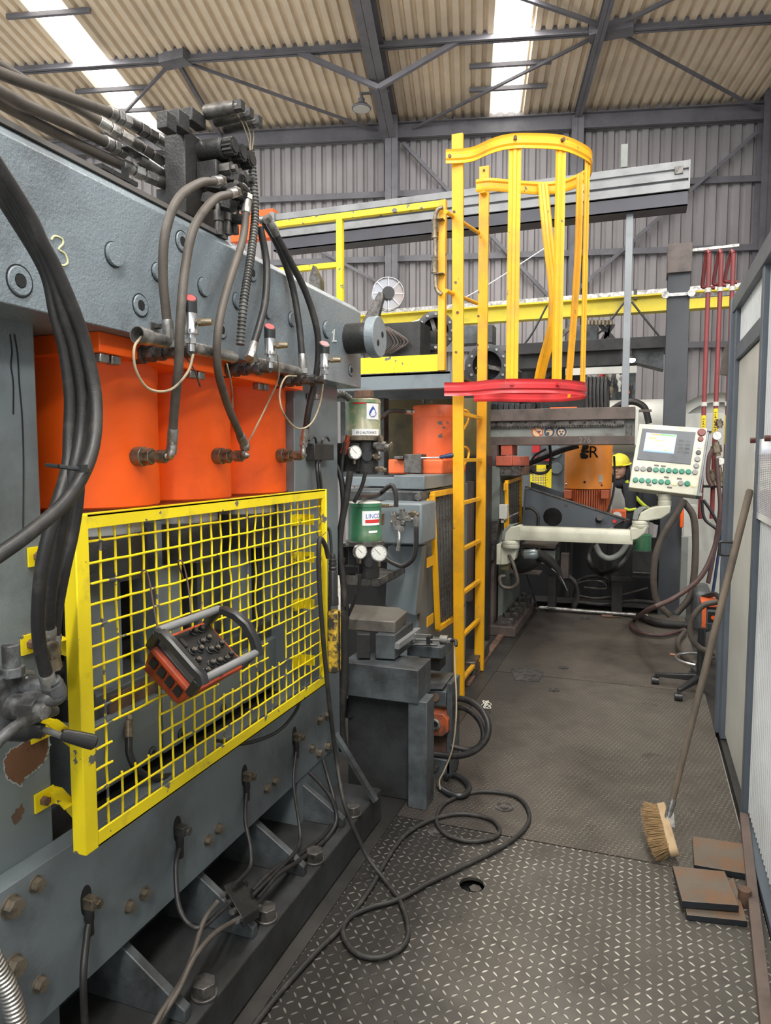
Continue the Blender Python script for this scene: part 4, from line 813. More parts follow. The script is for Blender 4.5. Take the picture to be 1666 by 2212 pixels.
for v, nm in ((.0, 'rear'), (1.0, 'front')): build('hand_rail', MB().cyl(rp(-.02, v, .018), rp(1.02, v, .018), .0105, n=20), ALU, rc)
for u in (-.02, 1.02):
    h_ = .018 if u < 0 else .034
    build('carrying_handle', MB().sweep([rp(u, 0, .012), rp(u, .1, .03 if u > 0 else .022), rp(u, .3, .045 if u > 0 else .024), rp(u, .55, .05 if u > 0 else .024), rp(u, .8, .04 if u > 0 else .024), rp(u, .95, .026), rp(u, 1.06, .014)], [(-.013, -.010), (.013, -.010), (.013, .006), (.008, .011), (-.008, .011), (-.013, .006)], N), BLKP, rc)
    for v in (.03, .97): build('handle_foot', MB().bar(rp(u, v, .012), rp(.04 if u < .5 else .96, v, -.04), .024, .02, V), BLKP, rc, bevel=.002)
def button(u, v, r=.0085, top=True):
    a = rp(u, v, -.024); b = build('push_button', MB().lathe(a, N, [(0, r * 1.3), (.004, r * 1.3), (.005, r), (.013, r * .95), (.014, r * .8)], 16), BLKP, fp)
    build('button_cap', MB().lathe(a + N * .0135, N, [(0, r * .62), (.0012, r * .62)], 14), BRASS, b)
for u, v in ((.62, .12), (.74, .12), (.60, .34), (.73, .32), (.38, .42), (.50, .44), (.62, .52), (.72, .55), (.84, .5), (.22, .5), (.34, .6), (.48, .74), (.60, .76), (.72, .78), (.84, .74), (.34, .82), (.5, .9)): button(u, v)
a = rp(.30, .26, -.024); build('rotary_switch', MB().lathe(a, N, [(0, .016), (.006, .016)], 18).bar(a + N * .006 - V * .013, a + N * .006 + V * .013, .012, .022, N), BLKP, fp)
LW_ = paint('hanger_wire', (.10, .06, .045), .6, dirt=(.05, .035, .03), scale=30)
for (q, nm) in (([(305, 1248, -1.165), (306, 1236, -1.15), (316, 1234, -1.14), (324, 1262, -1.135), (332, 1310, -1.12), (341, 1356, -1.10), (352, 1372, -1.09)], 'left'), ([(396, 1250, -1.165), (385, 1216, -1.15), (393, 1213, -1.14), (402, 1240, -1.135), (410, 1290, -1.12), (414, 1328, -1.10), (430, 1336, -1.09), (437, 1300, -1.1)], 'right')):
    build('hanger_wire', MB().tube([PX(*x) for x in q], .0022, n=7), LW_, label='rusty bent wire hook on the %s side holding the remote control' % nm, cat='wire hook', group='wire hooks of the remote control')
# ------------------------------------------------------------------ yellow pendant on its cable, and the loops of cable on the floor
Xp = -1.105
pd = thing('pendant_control', PX(722, 1450, Xp), 'worn yellow pendant control with black grip hanging at the guard corner', 'pendant control')
a, b = PX(722, 1318, Xp), PX(722, 1452, Xp); w2 = .027
build('pendant_body', MB().box((Xp - .02, a.y - w2, b.z), (Xp + .02, a.y + w2, a.z)), paint('worn_pendant_yellow', (.62, .40, .035), .5, dirt=(.04, .035, .03), d0=.44, d1=.56, scale=26, bump=.2), pd, bevel=.009)
build('rubber_band', MB().box((Xp + .0185, a.y - .006, b.z + .004), (Xp + .0225, a.y + .004, a.z - .002)), BLKP, pd)
g0, g1 = PX(710, 1198, Xp), PX(713, 1320, Xp); g1.y = a.y - .008; g0.y = a.y - .012
build('grip', MB().lathe(g0, g1 - g0, [(0, .008), (.01, .012), (.02, .012), (.022, .015), (.03, .015), (.032, .013), (.04, .016), (.05, .013), (.055, .016), (.065, .014), (.07, .017), (.16, .017), (.17, .021), (.2, .021)], 18), BLKP, pd)
hose('control_cable', [PX(709, 1205, Xp), PX(704, 1182, Xp), PX(694, 1164, Xp), PX(689, 1180, Xp), PX(690, 1260, Xp), PX(700, 1400, Xp), PX(713, 1530, Xp), PX(727, 1640, Xp), PX(745, 1738, -1.04), PX(787, 1838, -.97)] + [PZ(x, y, .011) for x, y in ((830, 1900), (866, 1950), (882, 2010), (866, 2048), (820, 2068), (772, 2060), (742, 2022), (752, 1985), (800, 1960), (860, 1943), (930, 1905), (1000, 1872), (1080, 1832), (1130, 1795), (1144, 1760), (1124, 1726), (1080, 1712), (1020, 1712), (962, 1735), (943, 1770), (960, 1800), (1010, 1817), (1060, 1812), (1080, 1795), (1060, 1770), (1000, 1758), (940, 1768), (880, 1800), (840, 1850), (800, 1920), (740, 2000), (680, 2060), (600, 2150), (530, 2240))], .0088, CABLE, 'long black cable lying in big loops across the floor plates', 'cable', n=10)
hose('hanging_cable', [PX(696, 1165, -1.2), PX(710, 1140, -1.18), PX(716, 1190, -1.17), PX(712, 1290, -1.18), PX(716, 1400, -1.19)], .006, CABLE, 'thin black cable hanging behind the pendant at the guard corner', 'cable')
hose('bent_wire', [PX(686, 1090, -1.13), PX(690, 1110, -1.12), PX(694, 1128, -1.12), PX(684, 1140, -1.12), PX(690, 1160, -1.12), PX(704, 1150, -1.12)], .0014, LW_, 'thin rusty wire twisted on the far guard post', 'wire')
# ------------------------------------------------------------------ helpers for pieces facing the camera on a plane Y = const
def fbox(name, x0, y0_, x1, y1_, Y, dep, mat, par=None, bevel=.003, **k):
    a, b = PY(x0, y0_, Y), PY(x1, y1_, Y); return build(name, MB().box((a.x, Y, a.z), (b.x, Y + dep, b.z)), mat, par, bevel=bevel, **k)
def fpoly(name, pts, Y, dep, mat, par=None, bevel=.002, **k): return build(name, MB().prism([PY(x, y, Y) for x, y in pts], (0, dep, 0)), mat, par, bevel=bevel, **k)
def xpoly(name, pts, X, dep, mat, par=None, bevel=.002, **k): return build(name, MB().prism([PX(x, y, X) for x, y in pts], (dep, 0, 0)), mat, par, bevel=bevel, **k)
def ytube(name, pts, r, mat, par=None, n=8, Y=None, **k): return build(name, MB().tube([PY(*(q if len(q) == 3 else (q[0], q[1], Y))) for q in pts], r, n=n, smooth=5), mat, par, **k)
BROWNR = paint('brown_body', (.08, .055, .045), .5, scale=6)
OLIVE = paint('olive_stained_paint', (.12, .10, .04), .5, dirt=(.05, .045, .03), scale=4)
# ------------------------------------------------------------------ grease pumps beside the far column
PG = paint('pump_green_glass', (.16, .24, .13), .25, dirt=(.33, .31, .2), d0=.42, d1=.55, scale=9, bump=.02)
PG2 = paint('pump_green', (.035, .14, .07), .3, dirt=(.12, .17, .08), d0=.5, d1=.7, scale=10, bump=.05)
def pump(cx, ytop, ybot, Y, r, mat, label, lid, base_z):
    c = PY(cx, ybot, Y); zt = PY(cx, ytop, Y).z; c = Vector((c.x, Y + r, c.z)); h = zt - c.z
    t = thing('grease_pump', c, label, 'grease pump')
    build('reservoir', MB().lathe(c, (0, 0, 1), [(0, r), (h * .18, r), (h * .19, r * .985), (h * .9, r * .985), (h * .91, r * 1.01), (h, r * .99)], 32), mat, t)
    build('reservoir_lid', MB().lathe(c + Vector((0, 0, h)), (0, 0, 1), [(0, r * .99), (.006, r * .9)], 32), lid, t)
    build('reservoir_rim', MB().lathe(c + Vector((0, 0, -.028)), (0, 0, 1), [(0, r * 1.05), (.005, r * 1.16), (.024, r * 1.16), (.028, r * 1.04)], 32), BRASS if mat is PG else DSTEEL, t)
    zb = c.z - .028 - base_z
    build('pump_body', MB().cyl((c.x + r * .2, c.y - r * .1, zb), (c.x + r * .2, c.y - r * .1, c.z - .026), r * .72, n=24).box((c.x - r * .9, c.y - r * .5, zb + .02), (c.x - r * .1, c.y + r * .6, c.z - .03)), GRIME, t, bevel=.003)
    build('drive_port', MB().cyl((c.x + r * .55, c.y - r * .75, zb + base_z * .55), (c.x + r * .62, c.y - r * .95, zb + base_z * .55), r * .28), BLKP, t)
    return t, c
t1, c1_ = pump(770, 862, 940, 3.02, .083, PG, 'upper grease pump with a stained yellow green reservoir under the beam end', BRASS, .15)
t2, c2_ = pump(775, 1088, 1170, 3.02, .079, PG2, 'lower grease pump with a green reservoir and two gauges', WHITEP, .15)
def sticker(par, c, r, a0, a1, z0, z1, mat, name='sticker', off=.001):
    mb = MB(); n = 8
    for i in range(n):
        a, b = a0 + (a1 - a0) * i / n, a0 + (a1 - a0) * (i + 1) / n; R = r + off
        mb.face([(c.x + R * math.sin(a), c.y - R * math.cos(a), z0), (c.x + R * math.sin(b), c.y - R * math.cos(b), z0), (c.x + R * math.sin(b), c.y - R * math.cos(b), z1), (c.x + R * math.sin(a), c.y - R * math.cos(a), z1)])
    return build(name, mb, mat, par)
def curved_words(name, text, par, c, r, a0, z, size, mat, sx=1.0, off=.0016):
    o = words(name, text, size, mat, (0, 0, 0), (1, 0, 0), (0, 0, 1), None, .0001, sx); o.parent = par; of = org(par)
    for v in o.data.vertices:
        a = a0 + v.co.x / r; v.co = Vector((c.x + (r + off - v.co.y) * math.sin(a), c.y - (r + off - v.co.y) * math.cos(a), z + v.co.z)) - of
    return o
BLUEI = plain('label_blue', (.03, .09, .4), .5)
R1, R2 = .083 * .985, .079 * .985
s_ = sticker(t1, c1_, R1, .58, 1.4, c1_.z + .072, c1_.z + .145, WHITE, 'drop_label')
dp = []
for k in range(20):
    a = 2 * math.pi * k / 20; dp.append((.020 * math.sin(a) * (1 if math.cos(a) < 0 else (1 - math.cos(a)) ** .6 + .05), (-.018 * -math.cos(a)) * (1.9 if math.cos(a) > 0 else 1)))
mb = MB(); pts = []
for x, z in dp: a = .96 + x / R1; pts.append(mb.bm.verts.new((c1_.x + (R1 + .0018) * math.sin(a), c1_.y - (R1 + .0018) * math.cos(a), c1_.z + .10 + z)))
mb.bm.faces.new(pts); build('drop_mark', mb, BLUEI, s_)
curved_words('lettering', 'Bro', s_, c1_, R1, .78, c1_.z + .086, .021, WHITE, off=.0026)
s_ = sticker(t1, c1_, .083, -.28, 1.4, c1_.z + .0, c1_.z + .028, WHITE, 'product_label'); curved_words('lettering', 'EP-2 AUTOMATI', s_, c1_, .083, .0, c1_.z + .006, .017, INKK, .8)
sticker(t1, c1_, R1, -.2, .55, c1_.z + .142, c1_.z + .15, REDI, 'red_stripe')
s_ = sticker(t2, c2_, R2, .22, 1.4, c2_.z + .075, c2_.z + .142, WHITE, 'maker_label'); curved_words('lettering', 'LINCO', s_, c2_, R2, .42, c2_.z + .108, .03, BLUEI, .85); sticker(s_, c2_, R2, .4, 1.38, c2_.z + .086, c2_.z + .102, REDI, 'red_bar', off=.0018)
sticker(t2, c2_, R2, .6, 1.2, c2_.z + .04, c2_.z + .05, WHITE, 'small_label')
t = thing('pump_bracket', PY(700, 1019, 3.0), 'black steel bracket carrying the upper grease pump', 'bracket')
fbox('bracket_plate', 690, 957, 776, 1019, 3.02, .03, GRIME, t); build('distributor_box', MB().box(PX(680, 958, -1.21), PX(703, 994, -1.25)), GRIME, t, bevel=.003); build('distributor_fittings', MB().hex(PX(685, 994, -1.225), PX(686, 1003, -1.225), .007).hex(PX(694, 994, -1.225), PX(694, 1003, -1.225), .007).tube([PX(684, 958, -1.225), PX(681, 946, -1.22), PX(674, 944, -1.22), PX(668, 952, -1.22)], .005, n=8).tube([PX(696, 958, -1.225), PX(698, 948, -1.22), PX(706, 944, -1.22), PX(712, 952, -1.22)], .005, n=8), DSTEEL, t)
t = thing('pump_bracket', PY(720, 1238, 3.0), 'black steel bracket carrying the lower grease pump', 'bracket')
fpoly('bracket_plate', [(716, 1180), (810, 1182), (810, 1235), (798, 1243), (724, 1243)], 3.14, .02, GRIME, t); fbox('terminal_box', 742, 1222, 775, 1240, 3.0, .06, BLKP, t)
FACE = plain('gauge_face', (.75, .75, .7), .4)
def gauge(px, py, Y, r, d, label, rim=STEEL):
    p = PY(px, py, Y); d = Vector(d).normalized(); t = thing('pressure_gauge', p, label, 'pressure gauge', None)
    build('case', MB().lathe(p - d * r * .7, d, [(0, r * .8), (.002, r), (r * .62, r), (r * .66, r * 1.05), (r * .74, r * 1.05), (r * .74, r * .9), (r * .7, r * .9)], 28), rim, t)
    f = build('dial', MB().cyl(p - d * .002, p + d * .0008, r * .9, n=28), FACE, t); u, v = _frame(d); q = p + d * .001
    mb = MB().bar(q - (u + v) * r * .2, q + (u + v) * r * .5, r * .05, .0006, d)
    for k in range(9): a = .7 + k * .6; w3 = u * math.cos(a) + v * math.sin(a); mb.bar(q + w3 * r * .68, q + w3 * r * .8, r * .04, .0004, d)
    build('needle', mb, INKK, f); build('stem', MB().cyl(p - d * r * .3 + Vector((0, 0, -r)), p - d * r * .3 + Vector((0, 0, -r * 1.7)), r * .2), BRASS, t); return t
gauge(768, 977, 2.98, .031, (.75, -.6, .1), 'round pressure gauge in front of the upper grease pump')
gauge(780, 1192, 2.96, .032, (.8, -.6, 0), 'round pressure gauge just under the lower grease pump, seen side on')
gauge(819, 1195, 2.98, .036, (.25, -1, .05), 'round white faced gauge right of the lower grease pump, facing the camera')
gauge(813, 979, 3.2, .02, (.5, -1, 0), 'small gauge behind the fittings of the upper grease pump')
build('red_fitting', MB().hex(PY(741, 980, 2.96), PY(750, 952, 2.96), .016).cyl(PY(750, 952, 2.96), PY(752, 940, 2.96), .011), paint('red_anodised', (.3, .06, .03), .4, metal=.4), label='red and silver fitting standing beside the upper gauge', cat='pipe fitting')
def cluster(name, lab, pts, Y, mat=BRASS, cat='pipe fitting'):
    t = thing(name, PY(*pts[0][:2], Y), lab, cat)
    for (x0, y0_, x1, y1_, r) in pts:
        a, b = PY(x0, y0_, Y), PY(x1, y1_, Y); build('fitting', MB().cyl(a, b, r * .8, n=14).hex(a.lerp(b, .25), a.lerp(b, .75), r * 1.2), mat if random.random() < .6 else STEEL, t)
    return t
cluster('fitting_cluster', 'cluster of steel fittings at the right of the upper grease pump', [(808, 962, 842, 967, .02), (822, 960, 822, 940, .012), (842, 967, 846, 968, .024), (806, 985, 822, 990, .014), (812, 1012, 835, 1016, .012)], 3.06)
cluster('fitting_cluster', 'dense cluster of hydraulic fittings on the grey block right of the lower pump', [(850, 1105, 856, 1135, .02), (868, 1100, 872, 1128, .022), (856, 1120, 900, 1122, .016), (883, 1108, 905, 1112, .014), (812, 1092, 850, 1093, .009), (846, 1128, 875, 1130, .018), (898, 1112, 899, 1135, .016), (818, 1140, 818, 1165, .012)], 3.75)
build('rusty_block', MB().box(PY(811, 1110, 3.6), PY(831, 1133, 3.66)), RUST, label='small rusty junction block beside the green lower reservoir', cat='block', bevel=.003)
build('valve_lever', MB().tube([PY(862, 1142, 3.7), PY(863, 1160, 3.66), PY(860, 1190, 3.65)], [.008, .008, .012], n=10).hex(PY(858, 1140, 3.74), PY(868, 1143, 3.68), .018), STEEL, label='chrome valve lever hanging below the fitting cluster', cat='lever')
HG = 'black hoses around the grease pumps'
for pts, r, lab in (([(776, 1075), (815, 1070), (838, 1052), (848, 1050), (855, 1068), (856, 1095)], .013, 'black hose arching over to the fitting cluster on the grey block'),
                    ([(899, 1138), (899, 1175), (893, 1205), (872, 1222), (850, 1216), (834, 1206)], .014, 'black hose looping down right of the white faced gauge'),
                    ([(715, 985), (735, 1025), (742, 1080), (738, 1130), (722, 1175), (705, 1190)], .013, 'thick black hose curving down left of both reservoirs'),
                    ([(746, 955), (741, 985), (738, 1020), (738, 1060)], .008, 'thin dark hose dropping from the red and silver fitting'),
                    ([(757, 1018), (752, 1050), (746, 1090), (737, 1140), (735, 1190), (742, 1260), (745, 1310)], .015, 'corrugated black hose falling from the upper pump bracket'),
                    ([(790, 1019), (782, 1050), (765, 1085)], .009, 'short black hose between upper pump body and lower reservoir'),
                    ([(742, 1205), (738, 1240), (744, 1275), (750, 1325), (745, 1365), (735, 1400)], .011, 'black hose hanging from the lower pump towards the yellow pendant'),
                    ([(778, 1240), (774, 1270), (765, 1300), (752, 1330)], .008, 'thin black hose hanging below the lower bracket')):
    hose('pump_hose', [PY(x, y, 2.95 if r != .0131 and x < 800 else 3.6) for x, y in pts], r, RUBBER if r != .015 else CABLE, lab, group=HG)
hose('vertical_hose', [PY(739, 1320, 2.9), PY(744, 1420, 2.9), PY(740, 1500, 2.88), PY(736, 1560, 2.88), PY(742, 1620, 2.9)], .021, CABLE, 'thick dark sleeve running down the corner behind the pendant control')
hose('beam_end_hose', [PY(690, 850, 2.9), PY(715, 856, 2.95), PY(738, 852, 3.0), PY(755, 862, 3.05)], .016, CONDUIT, 'dark ribbed hose coming out under the end of the beam', rib=(.004, .0015))
for k, x in enumerate((684, 690)): hose('distributor_hose', [PX(x, 998, -1.22), PX(x + 1, 1020, -1.21), PX(x + 4, 1050, -1.21), PX(x + 8, 1085, -1.21)], .006, BLKP, 'thin black tube under the small black box, %s one' % ('left' if k == 0 else 'right'), group=HG)
# ------------------------------------------------------------------ second press behind
p2 = thing('second_press', PY(900, 1400, 4.1), 'second grey press with a single orange cylinder under the platform', 'press')
fbox('top_table', 850, 1027, 917, 1058, 4.05, 1.05, GREY, p2, .006); fbox('table_wing', 735, 1030, 852, 1052, 4.35, .5, GREY, p2, .006)
fbox('cross_frame', 735, 1058, 908, 1086, 4.0, .5, DGREY, p2, .01)
fbox('valve_block', 806, 1085, 911, 1178, 3.8, .3, GREY, p2, .012)
Xq = PY(905, 1200, 4.05).x
a, b = PY(905, 1060, 4.05), PY(905, 1450, 4.05)
build('column', MB().box((a.x, 4.05, 0), (a.x - .16, 5.3, a.z)), GREY, p2, bevel=.004)
fpoly('sloping_leg', [(838, 1180), (912, 1180), (898, 1330), (833, 1308)], 3.95, .1, GREY, p2)
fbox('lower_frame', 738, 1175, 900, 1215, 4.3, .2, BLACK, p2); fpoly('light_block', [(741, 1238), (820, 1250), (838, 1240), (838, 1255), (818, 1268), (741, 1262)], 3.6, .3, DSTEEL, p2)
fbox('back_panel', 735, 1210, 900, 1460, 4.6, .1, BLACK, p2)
fl_b = fbox('cylinder_flange', 838, 992, 956, 1025, 4.45, .65, ORANGE2, p2, .012)
ccx = PY(924, 980, 4.75); r = .5 * (PY(973, 930, 4.75).x - PY(875, 930, 4.75).x); zt, zb = PY(924, 873, 4.75).z, PY(924, 996, 4.75).z
build('orange_cylinder', MB().lathe((ccx.x, 4.95, zb), (0, 0, 1), [(0, r), ((zt - zb) * .78, r), ((zt - zb) * .785, r * 1.012), ((zt - zb) * .97, r * 1.012), (zt - zb, r * .97)], 40), ORANGE2, p2)
for x0, x1 in ((873, 910), (851, 871)): fbox('clamp_block', x0, 981 if x0 == 873 else 985, x1, 1022 if x0 == 873 else 992, 4.4, .12, DSTEEL, p2)
fbox('olive_panel', 812, 856, 982, 1000, 5.3, .05, OLIVE, p2); fbox('dark_column', 804, 860, 830, 1030, 4.9, .1, DGREY, p2)
fbox('rear_frame', 735, 850, 860, 1032, 5.35, .2, DGREY, p2); fbox('rear_body', 960, 862, 1038, 985, 5.75, .4, OLIVE, p2); fbox('rear_body', 960, 985, 1038, 1425, 5.7, .4, GRIME, p2); fbox('rear_strip', 1005, 1040, 1018, 1300, 5.6, .08, BROWNR, p2)
fbox('rusty_bracket', 765, 843, 800, 858, 3.3, .05, RUST, p2)
build('fixing_screw', MB().hex(PY(903, 1074, 4.0), PY(903, 1074, 3.97), .022), DSTEEL, p2)
for px, py in ((904, 1331), (904, 1248)): q = PX(px, py, Xq + .001); build('socket_screw', MB().lathe(q, (1, 0, 0), [(0, .02), (.004, .02), (.004, .012), (-.004, .012)], 20), DSTEEL, p2)
for x in (915, 932): a = PY(x, 872, 4.85); build('cable_gland', MB().hex(a, a + Vector((0, 0, .03)), .014), DSTEEL, p2)
hose('cylinder_hose', [PY(875, 889, 4.6), PY(845, 888, 4.5), (PY(826, 900, 4.4)), PY(812, 915, 4.3)], .014, RUBBER, 'black hose entering the side of the far single orange cylinder', ends=(1, 0))
t = thing('screwdriver', PY(910, 989, 4.3), 'screwdriver with a dark blue handle lying by the far orange cylinder', 'screwdriver')
build('blade', MB().cyl(PY(910, 989, 4.36), PY(952, 988, 4.36), .005), CHROME, t)
build('handle', MB().lathe(PY(950, 988, 4.36), PY(980, 983, 4.36) - PY(950, 988, 4.36), [(0, .007), (.01, .014), (.03, .010), (.04, .015), (.08, .016), (.09, .012)], 12), plain('blue_black', (.02, .035, .09), .4), t)
# small mesh guard on the second press
def mini_guard(pts, X, mat, n_h, n_v, label, tabs):
    c = [PX(*q, X) for q in pts]; t = thing('mesh_guard', c[3], label, 'guard')
    w_ = .034
    build('frame', MB().bar(c[0], c[3], w_, .03, (1, 0, 0)).bar(c[1], c[2], w_, .03, (1, 0, 0)).bar(c[0], c[1], w_, .028, (1, 0, 0)).bar(c[3], c[2], w_, .028, (1, 0, 0)), mat, t, bevel=.002)
    mb = MB()
    for i in range(1, n_v): f = i / n_v; mb.cyl(c[0].lerp(c[1], f), c[3].lerp(c[2], f), .0028, n=5)
    for i in range(1, n_h): f = i / n_h; mb.cyl(c[0].lerp(c[3], f), c[1].lerp(c[2], f), .0028, n=5)
    build('wire_mesh', mb, DSTEEL, t)
    for x, y in tabs: q = PX(x, y, X); build('tab', MB().box(q + Vector((.0, -.08, -.03)), q + Vector((.006, .05, .03))), mat, t)
mini_guard([(934, 1068), (992, 1058), (992, 1328), (946, 1358)], Xq + .05, AMBER, 20, 9, 'narrow yellow mesh guard on the second press beside the ladder', ((930, 1087), (930, 1212), (930, 1338)))
# ------------------------------------------------------------------ steel work fixture on the floor in front of it
fx_ = thing('work_fixture', PZ(900, 1755), 'dark grey steel bench fixture with an octagonal top plate behind the big press', 'workbench')
Yf = PZ(900, 1755).y + .02
zt_ = PY(819, 1341, Yf + .12).z; tp = [(748, 1304), (862, 1312), (879, 1321), (854, 1343), (819, 1341), (748, 1336)]
build('top_plate', MB().prism([PZ(x, y, zt_) for x, y in tp], (0, 0, -.055)), paint('scuffed_top', (.17, .155, .135), .45, metal=.3, dirt=(.08, .075, .065), scale=8, bump=.3), fx_, bevel=.004)
q1_, q2_, q3_ = PZ(811, 1345, zt_), PZ(853, 1347, zt_), PZ(878, 1322, zt_); zc_ = PY(880, 1432, Yf).z
def vprism(name, base, z0, z1, mat, par, **k): return build(name, MB().prism([(p.x, p.y, z1) for p in base], (0, 0, z0 - z1)), mat, par, bevel=.003, **k)
vprism('pedestal', [q1_, q2_, Vector((q2_.x, q2_.y + .28, 0)), Vector((q1_.x, q1_.y + .28, 0))], zc_ - .02, zt_ - .055, DGREY, fx_)
vprism('pedestal_rib', [PZ(772, 1345, zt_), PZ(800, 1345, zt_), PZ(800, 1335, zt_), PZ(772, 1335, zt_)], zc_ - .02, zt_ - .055, GRIME, fx_)
tb = [PY(742, 1429, Yf), PY(904, 1448, Yf)]; zl_ = PY(904, 1522, Yf).z; x1_ = tb[1].x
yb_k = PX(920, 1434, x1_).y
build('cross_block', MB().box((PY(738, 1440, Yf).x, Yf, zl_), (x1_, max(yb_k, Yf + .2), PY(904, 1448, Yf).z)), DGREY, fx_, bevel=.004)
build('side_plate', MB().box((PY(738, 1600, Yf).x, Yf + .08, .0), (x1_ - .03, Yf + .11, zl_ + .01)), GRIMY_SHADE, fx_)
build('hole_mark', MB().cyl(PY(752, 1530, Yf + .078), PY(752, 1530, Yf + .08), .045, n=28), BLACK, fx_)
pa, pb_ = PY(880, 1600, Yf), PY(916, 1600, Yf); build('leg', MB().box((pa.x, Yf + .01, 0), (pb_.x + .01, Yf + .13, zl_ + .01)), DGREY, fx_, bevel=.003)
Yu = 3.3
def ub(name, x0, y0_, x1, y1_, mat, dep=.12, Y=Yu, bevel=.003): return fbox(name, x0, y0_, x1, y1_, Y, dep, mat, fx_, bevel)
zs_ = PY(955, 1486, Yu).z
build('side_shelf', MB().prism([PZ(x, y, zs_) for x, y in ((913, 1453), (981, 1453), (957, 1486), (913, 1485))], (0, 0, -.008)), DGREY, fx_)
ub('side_block', 914, 1489, 964, 1526, DGREY); a = PY(940, 1506, Yu); build('round_plug', MB().cyl(a, a + Vector((0, -.008, 0)), .021, n=24), RUST, fx_)
ub('vertical_plate', 966, 1476, 975, 1680, DGREY, .16); ub('rust_plate', 918, 1526, 966, 1640, RUST, .03, Yu + .08); ub('bottom_bracket', 918, 1636, 972, 1690, DGREY, .08)
ub('lower_block', 905, 1690, 960, 1745, DGREY, .1, Yu); a = PY(941, 1658, Yu); build('hex_bolt', MB().cyl(a, a + Vector((0, -.006, 0)), .02).hex(a, a + Vector((0, -.018, 0)), .015), DSTEEL, fx_)
mo = thing('orange_motor', PY(940, 1590, Yu), 'small worn orange hydraulic motor with a steel ring in the side of the fixture', 'motor')
fpoly('motor_body', [(918, 1546), (930, 1540), (958, 1543), (968, 1556), (968, 1582), (955, 1592), (918, 1588)], Yu - .03, .1, paint('dirty_motor_orange', (.38, .08, .025), .45, dirt=(.08, .045, .035), d0=.42, d1=.62, scale=16), mo, .004)
a = PY(940, 1564, Yu - .03); build('steel_ring', MB().lathe(a, (0, -1, 0), [(0, .029), (.012, .029), (.014, .026), (.014, .017), (.004, .016)], 26), STEEL, mo); build('bore', MB().cyl(a, a + Vector((0, -.005, 0)), .016, n=20), BLACK, mo)
ub('small_table', 879, 1392, 955, 1424, DGREY, .2, 3.35); ub('table_foot', 900, 1424, 950, 1450, GRIME, .12, 3.4)
pc = thing('air_cylinder', PY(900, 1390, 3.3), 'silver pneumatic cylinder lying on the small table of the fixture', 'air cylinder')
build('slide_rail', MB().bar(PX(856, 1396, PY(856, 1396, 3.05).x), PX(903, 1362, PY(856, 1396, 3.05).x + .0), .03, .03), ALU, pc, bevel=.002)
build('cylinder_rod', MB().cyl(PY(897, 1381, 3.3), PY(955, 1383, 3.3), .006).cyl(PY(897, 1370, 3.3), PY(932, 1372, 3.3), .003).cyl(PY(885, 1392, 3.3), PY(945, 1393, 3.3), .007), CHROME, pc)
build('cylinder_head', MB().cyl(PY(952, 1382, 3.3), PY(968, 1383, 3.3), .024, n=20).hex(PY(966, 1384, 3.3), PY(976, 1385, 3.3), .014), STEEL, pc); build('rod_clamp', MB().box(PY(921, 1376, 3.28), PY(935, 1388, 3.32)), BLKP, pc)
build('cable_plug', MB().tube([PY(972, 1385, 3.3), PY(984, 1384, 3.28), PY(985, 1396, 3.26)], .009), BLKP, pc)
hose('tan_cable', [PY(982, 1394, 3.26), PY(983, 1440, 3.2), PY(986, 1500, 3.15), PY(985, 1560, 3.1), PY(977, 1620, 3.1), PY(960, 1665, 3.1), PY(950, 1685, 3.1), PY(951, 1705, 3.1)], .0036, TANCABLE, 'tan cable hanging from the air cylinder down the side of the fixture', 'cable', n=8)
hose('loop_hose', [PY(972, 1509, 3.4), PY(1005, 1511, 3.36), PY(1035, 1528, 3.3), PY(1054, 1560, 3.25), PY(1051, 1595, 3.22), PY(1025, 1622, 3.2), PY(985, 1633, 3.2), PY(918, 1628, 3.25)], .0155, RUBBER, 'outer thick black hose looping out of the fixture over the floor', group='thick hose loops at the fixture')
hose('loop_hose', [PY(972, 1527, 3.42), PY(1005, 1531, 3.38), PY(1032, 1552, 3.35), PY(1044, 1580, 3.32), PY(1040, 1605, 3.3), PY(1018, 1620, 3.3), PY(975, 1612, 3.3)], .0135, RUBBER, 'inner thick black hose loop beside the fixture', group='thick hose loops at the fixture')
hose('floor_hose', [PZ(x, y, .02) for x, y in ((962, 1680), (975, 1672), (1000, 1682), (1014, 1702), (1000, 1718), (975, 1715), (952, 1700), (948, 1690))], .014, BLKP, 'short curled black hose on the floor at the foot of the fixture')
build('thread_tangle', MB().tube([PZ(1050 + 12 * math.cos(k * 2.4) * (1 if k % 3 else .4), 1522 + 9 * math.sin(k * 1.7), .006 + .014 * (k % 3)) for k in range(16)], .0016, n=5), CHALKW, label='small tangle of pale swarf on the floor beyond the hose loops', cat='swarf')
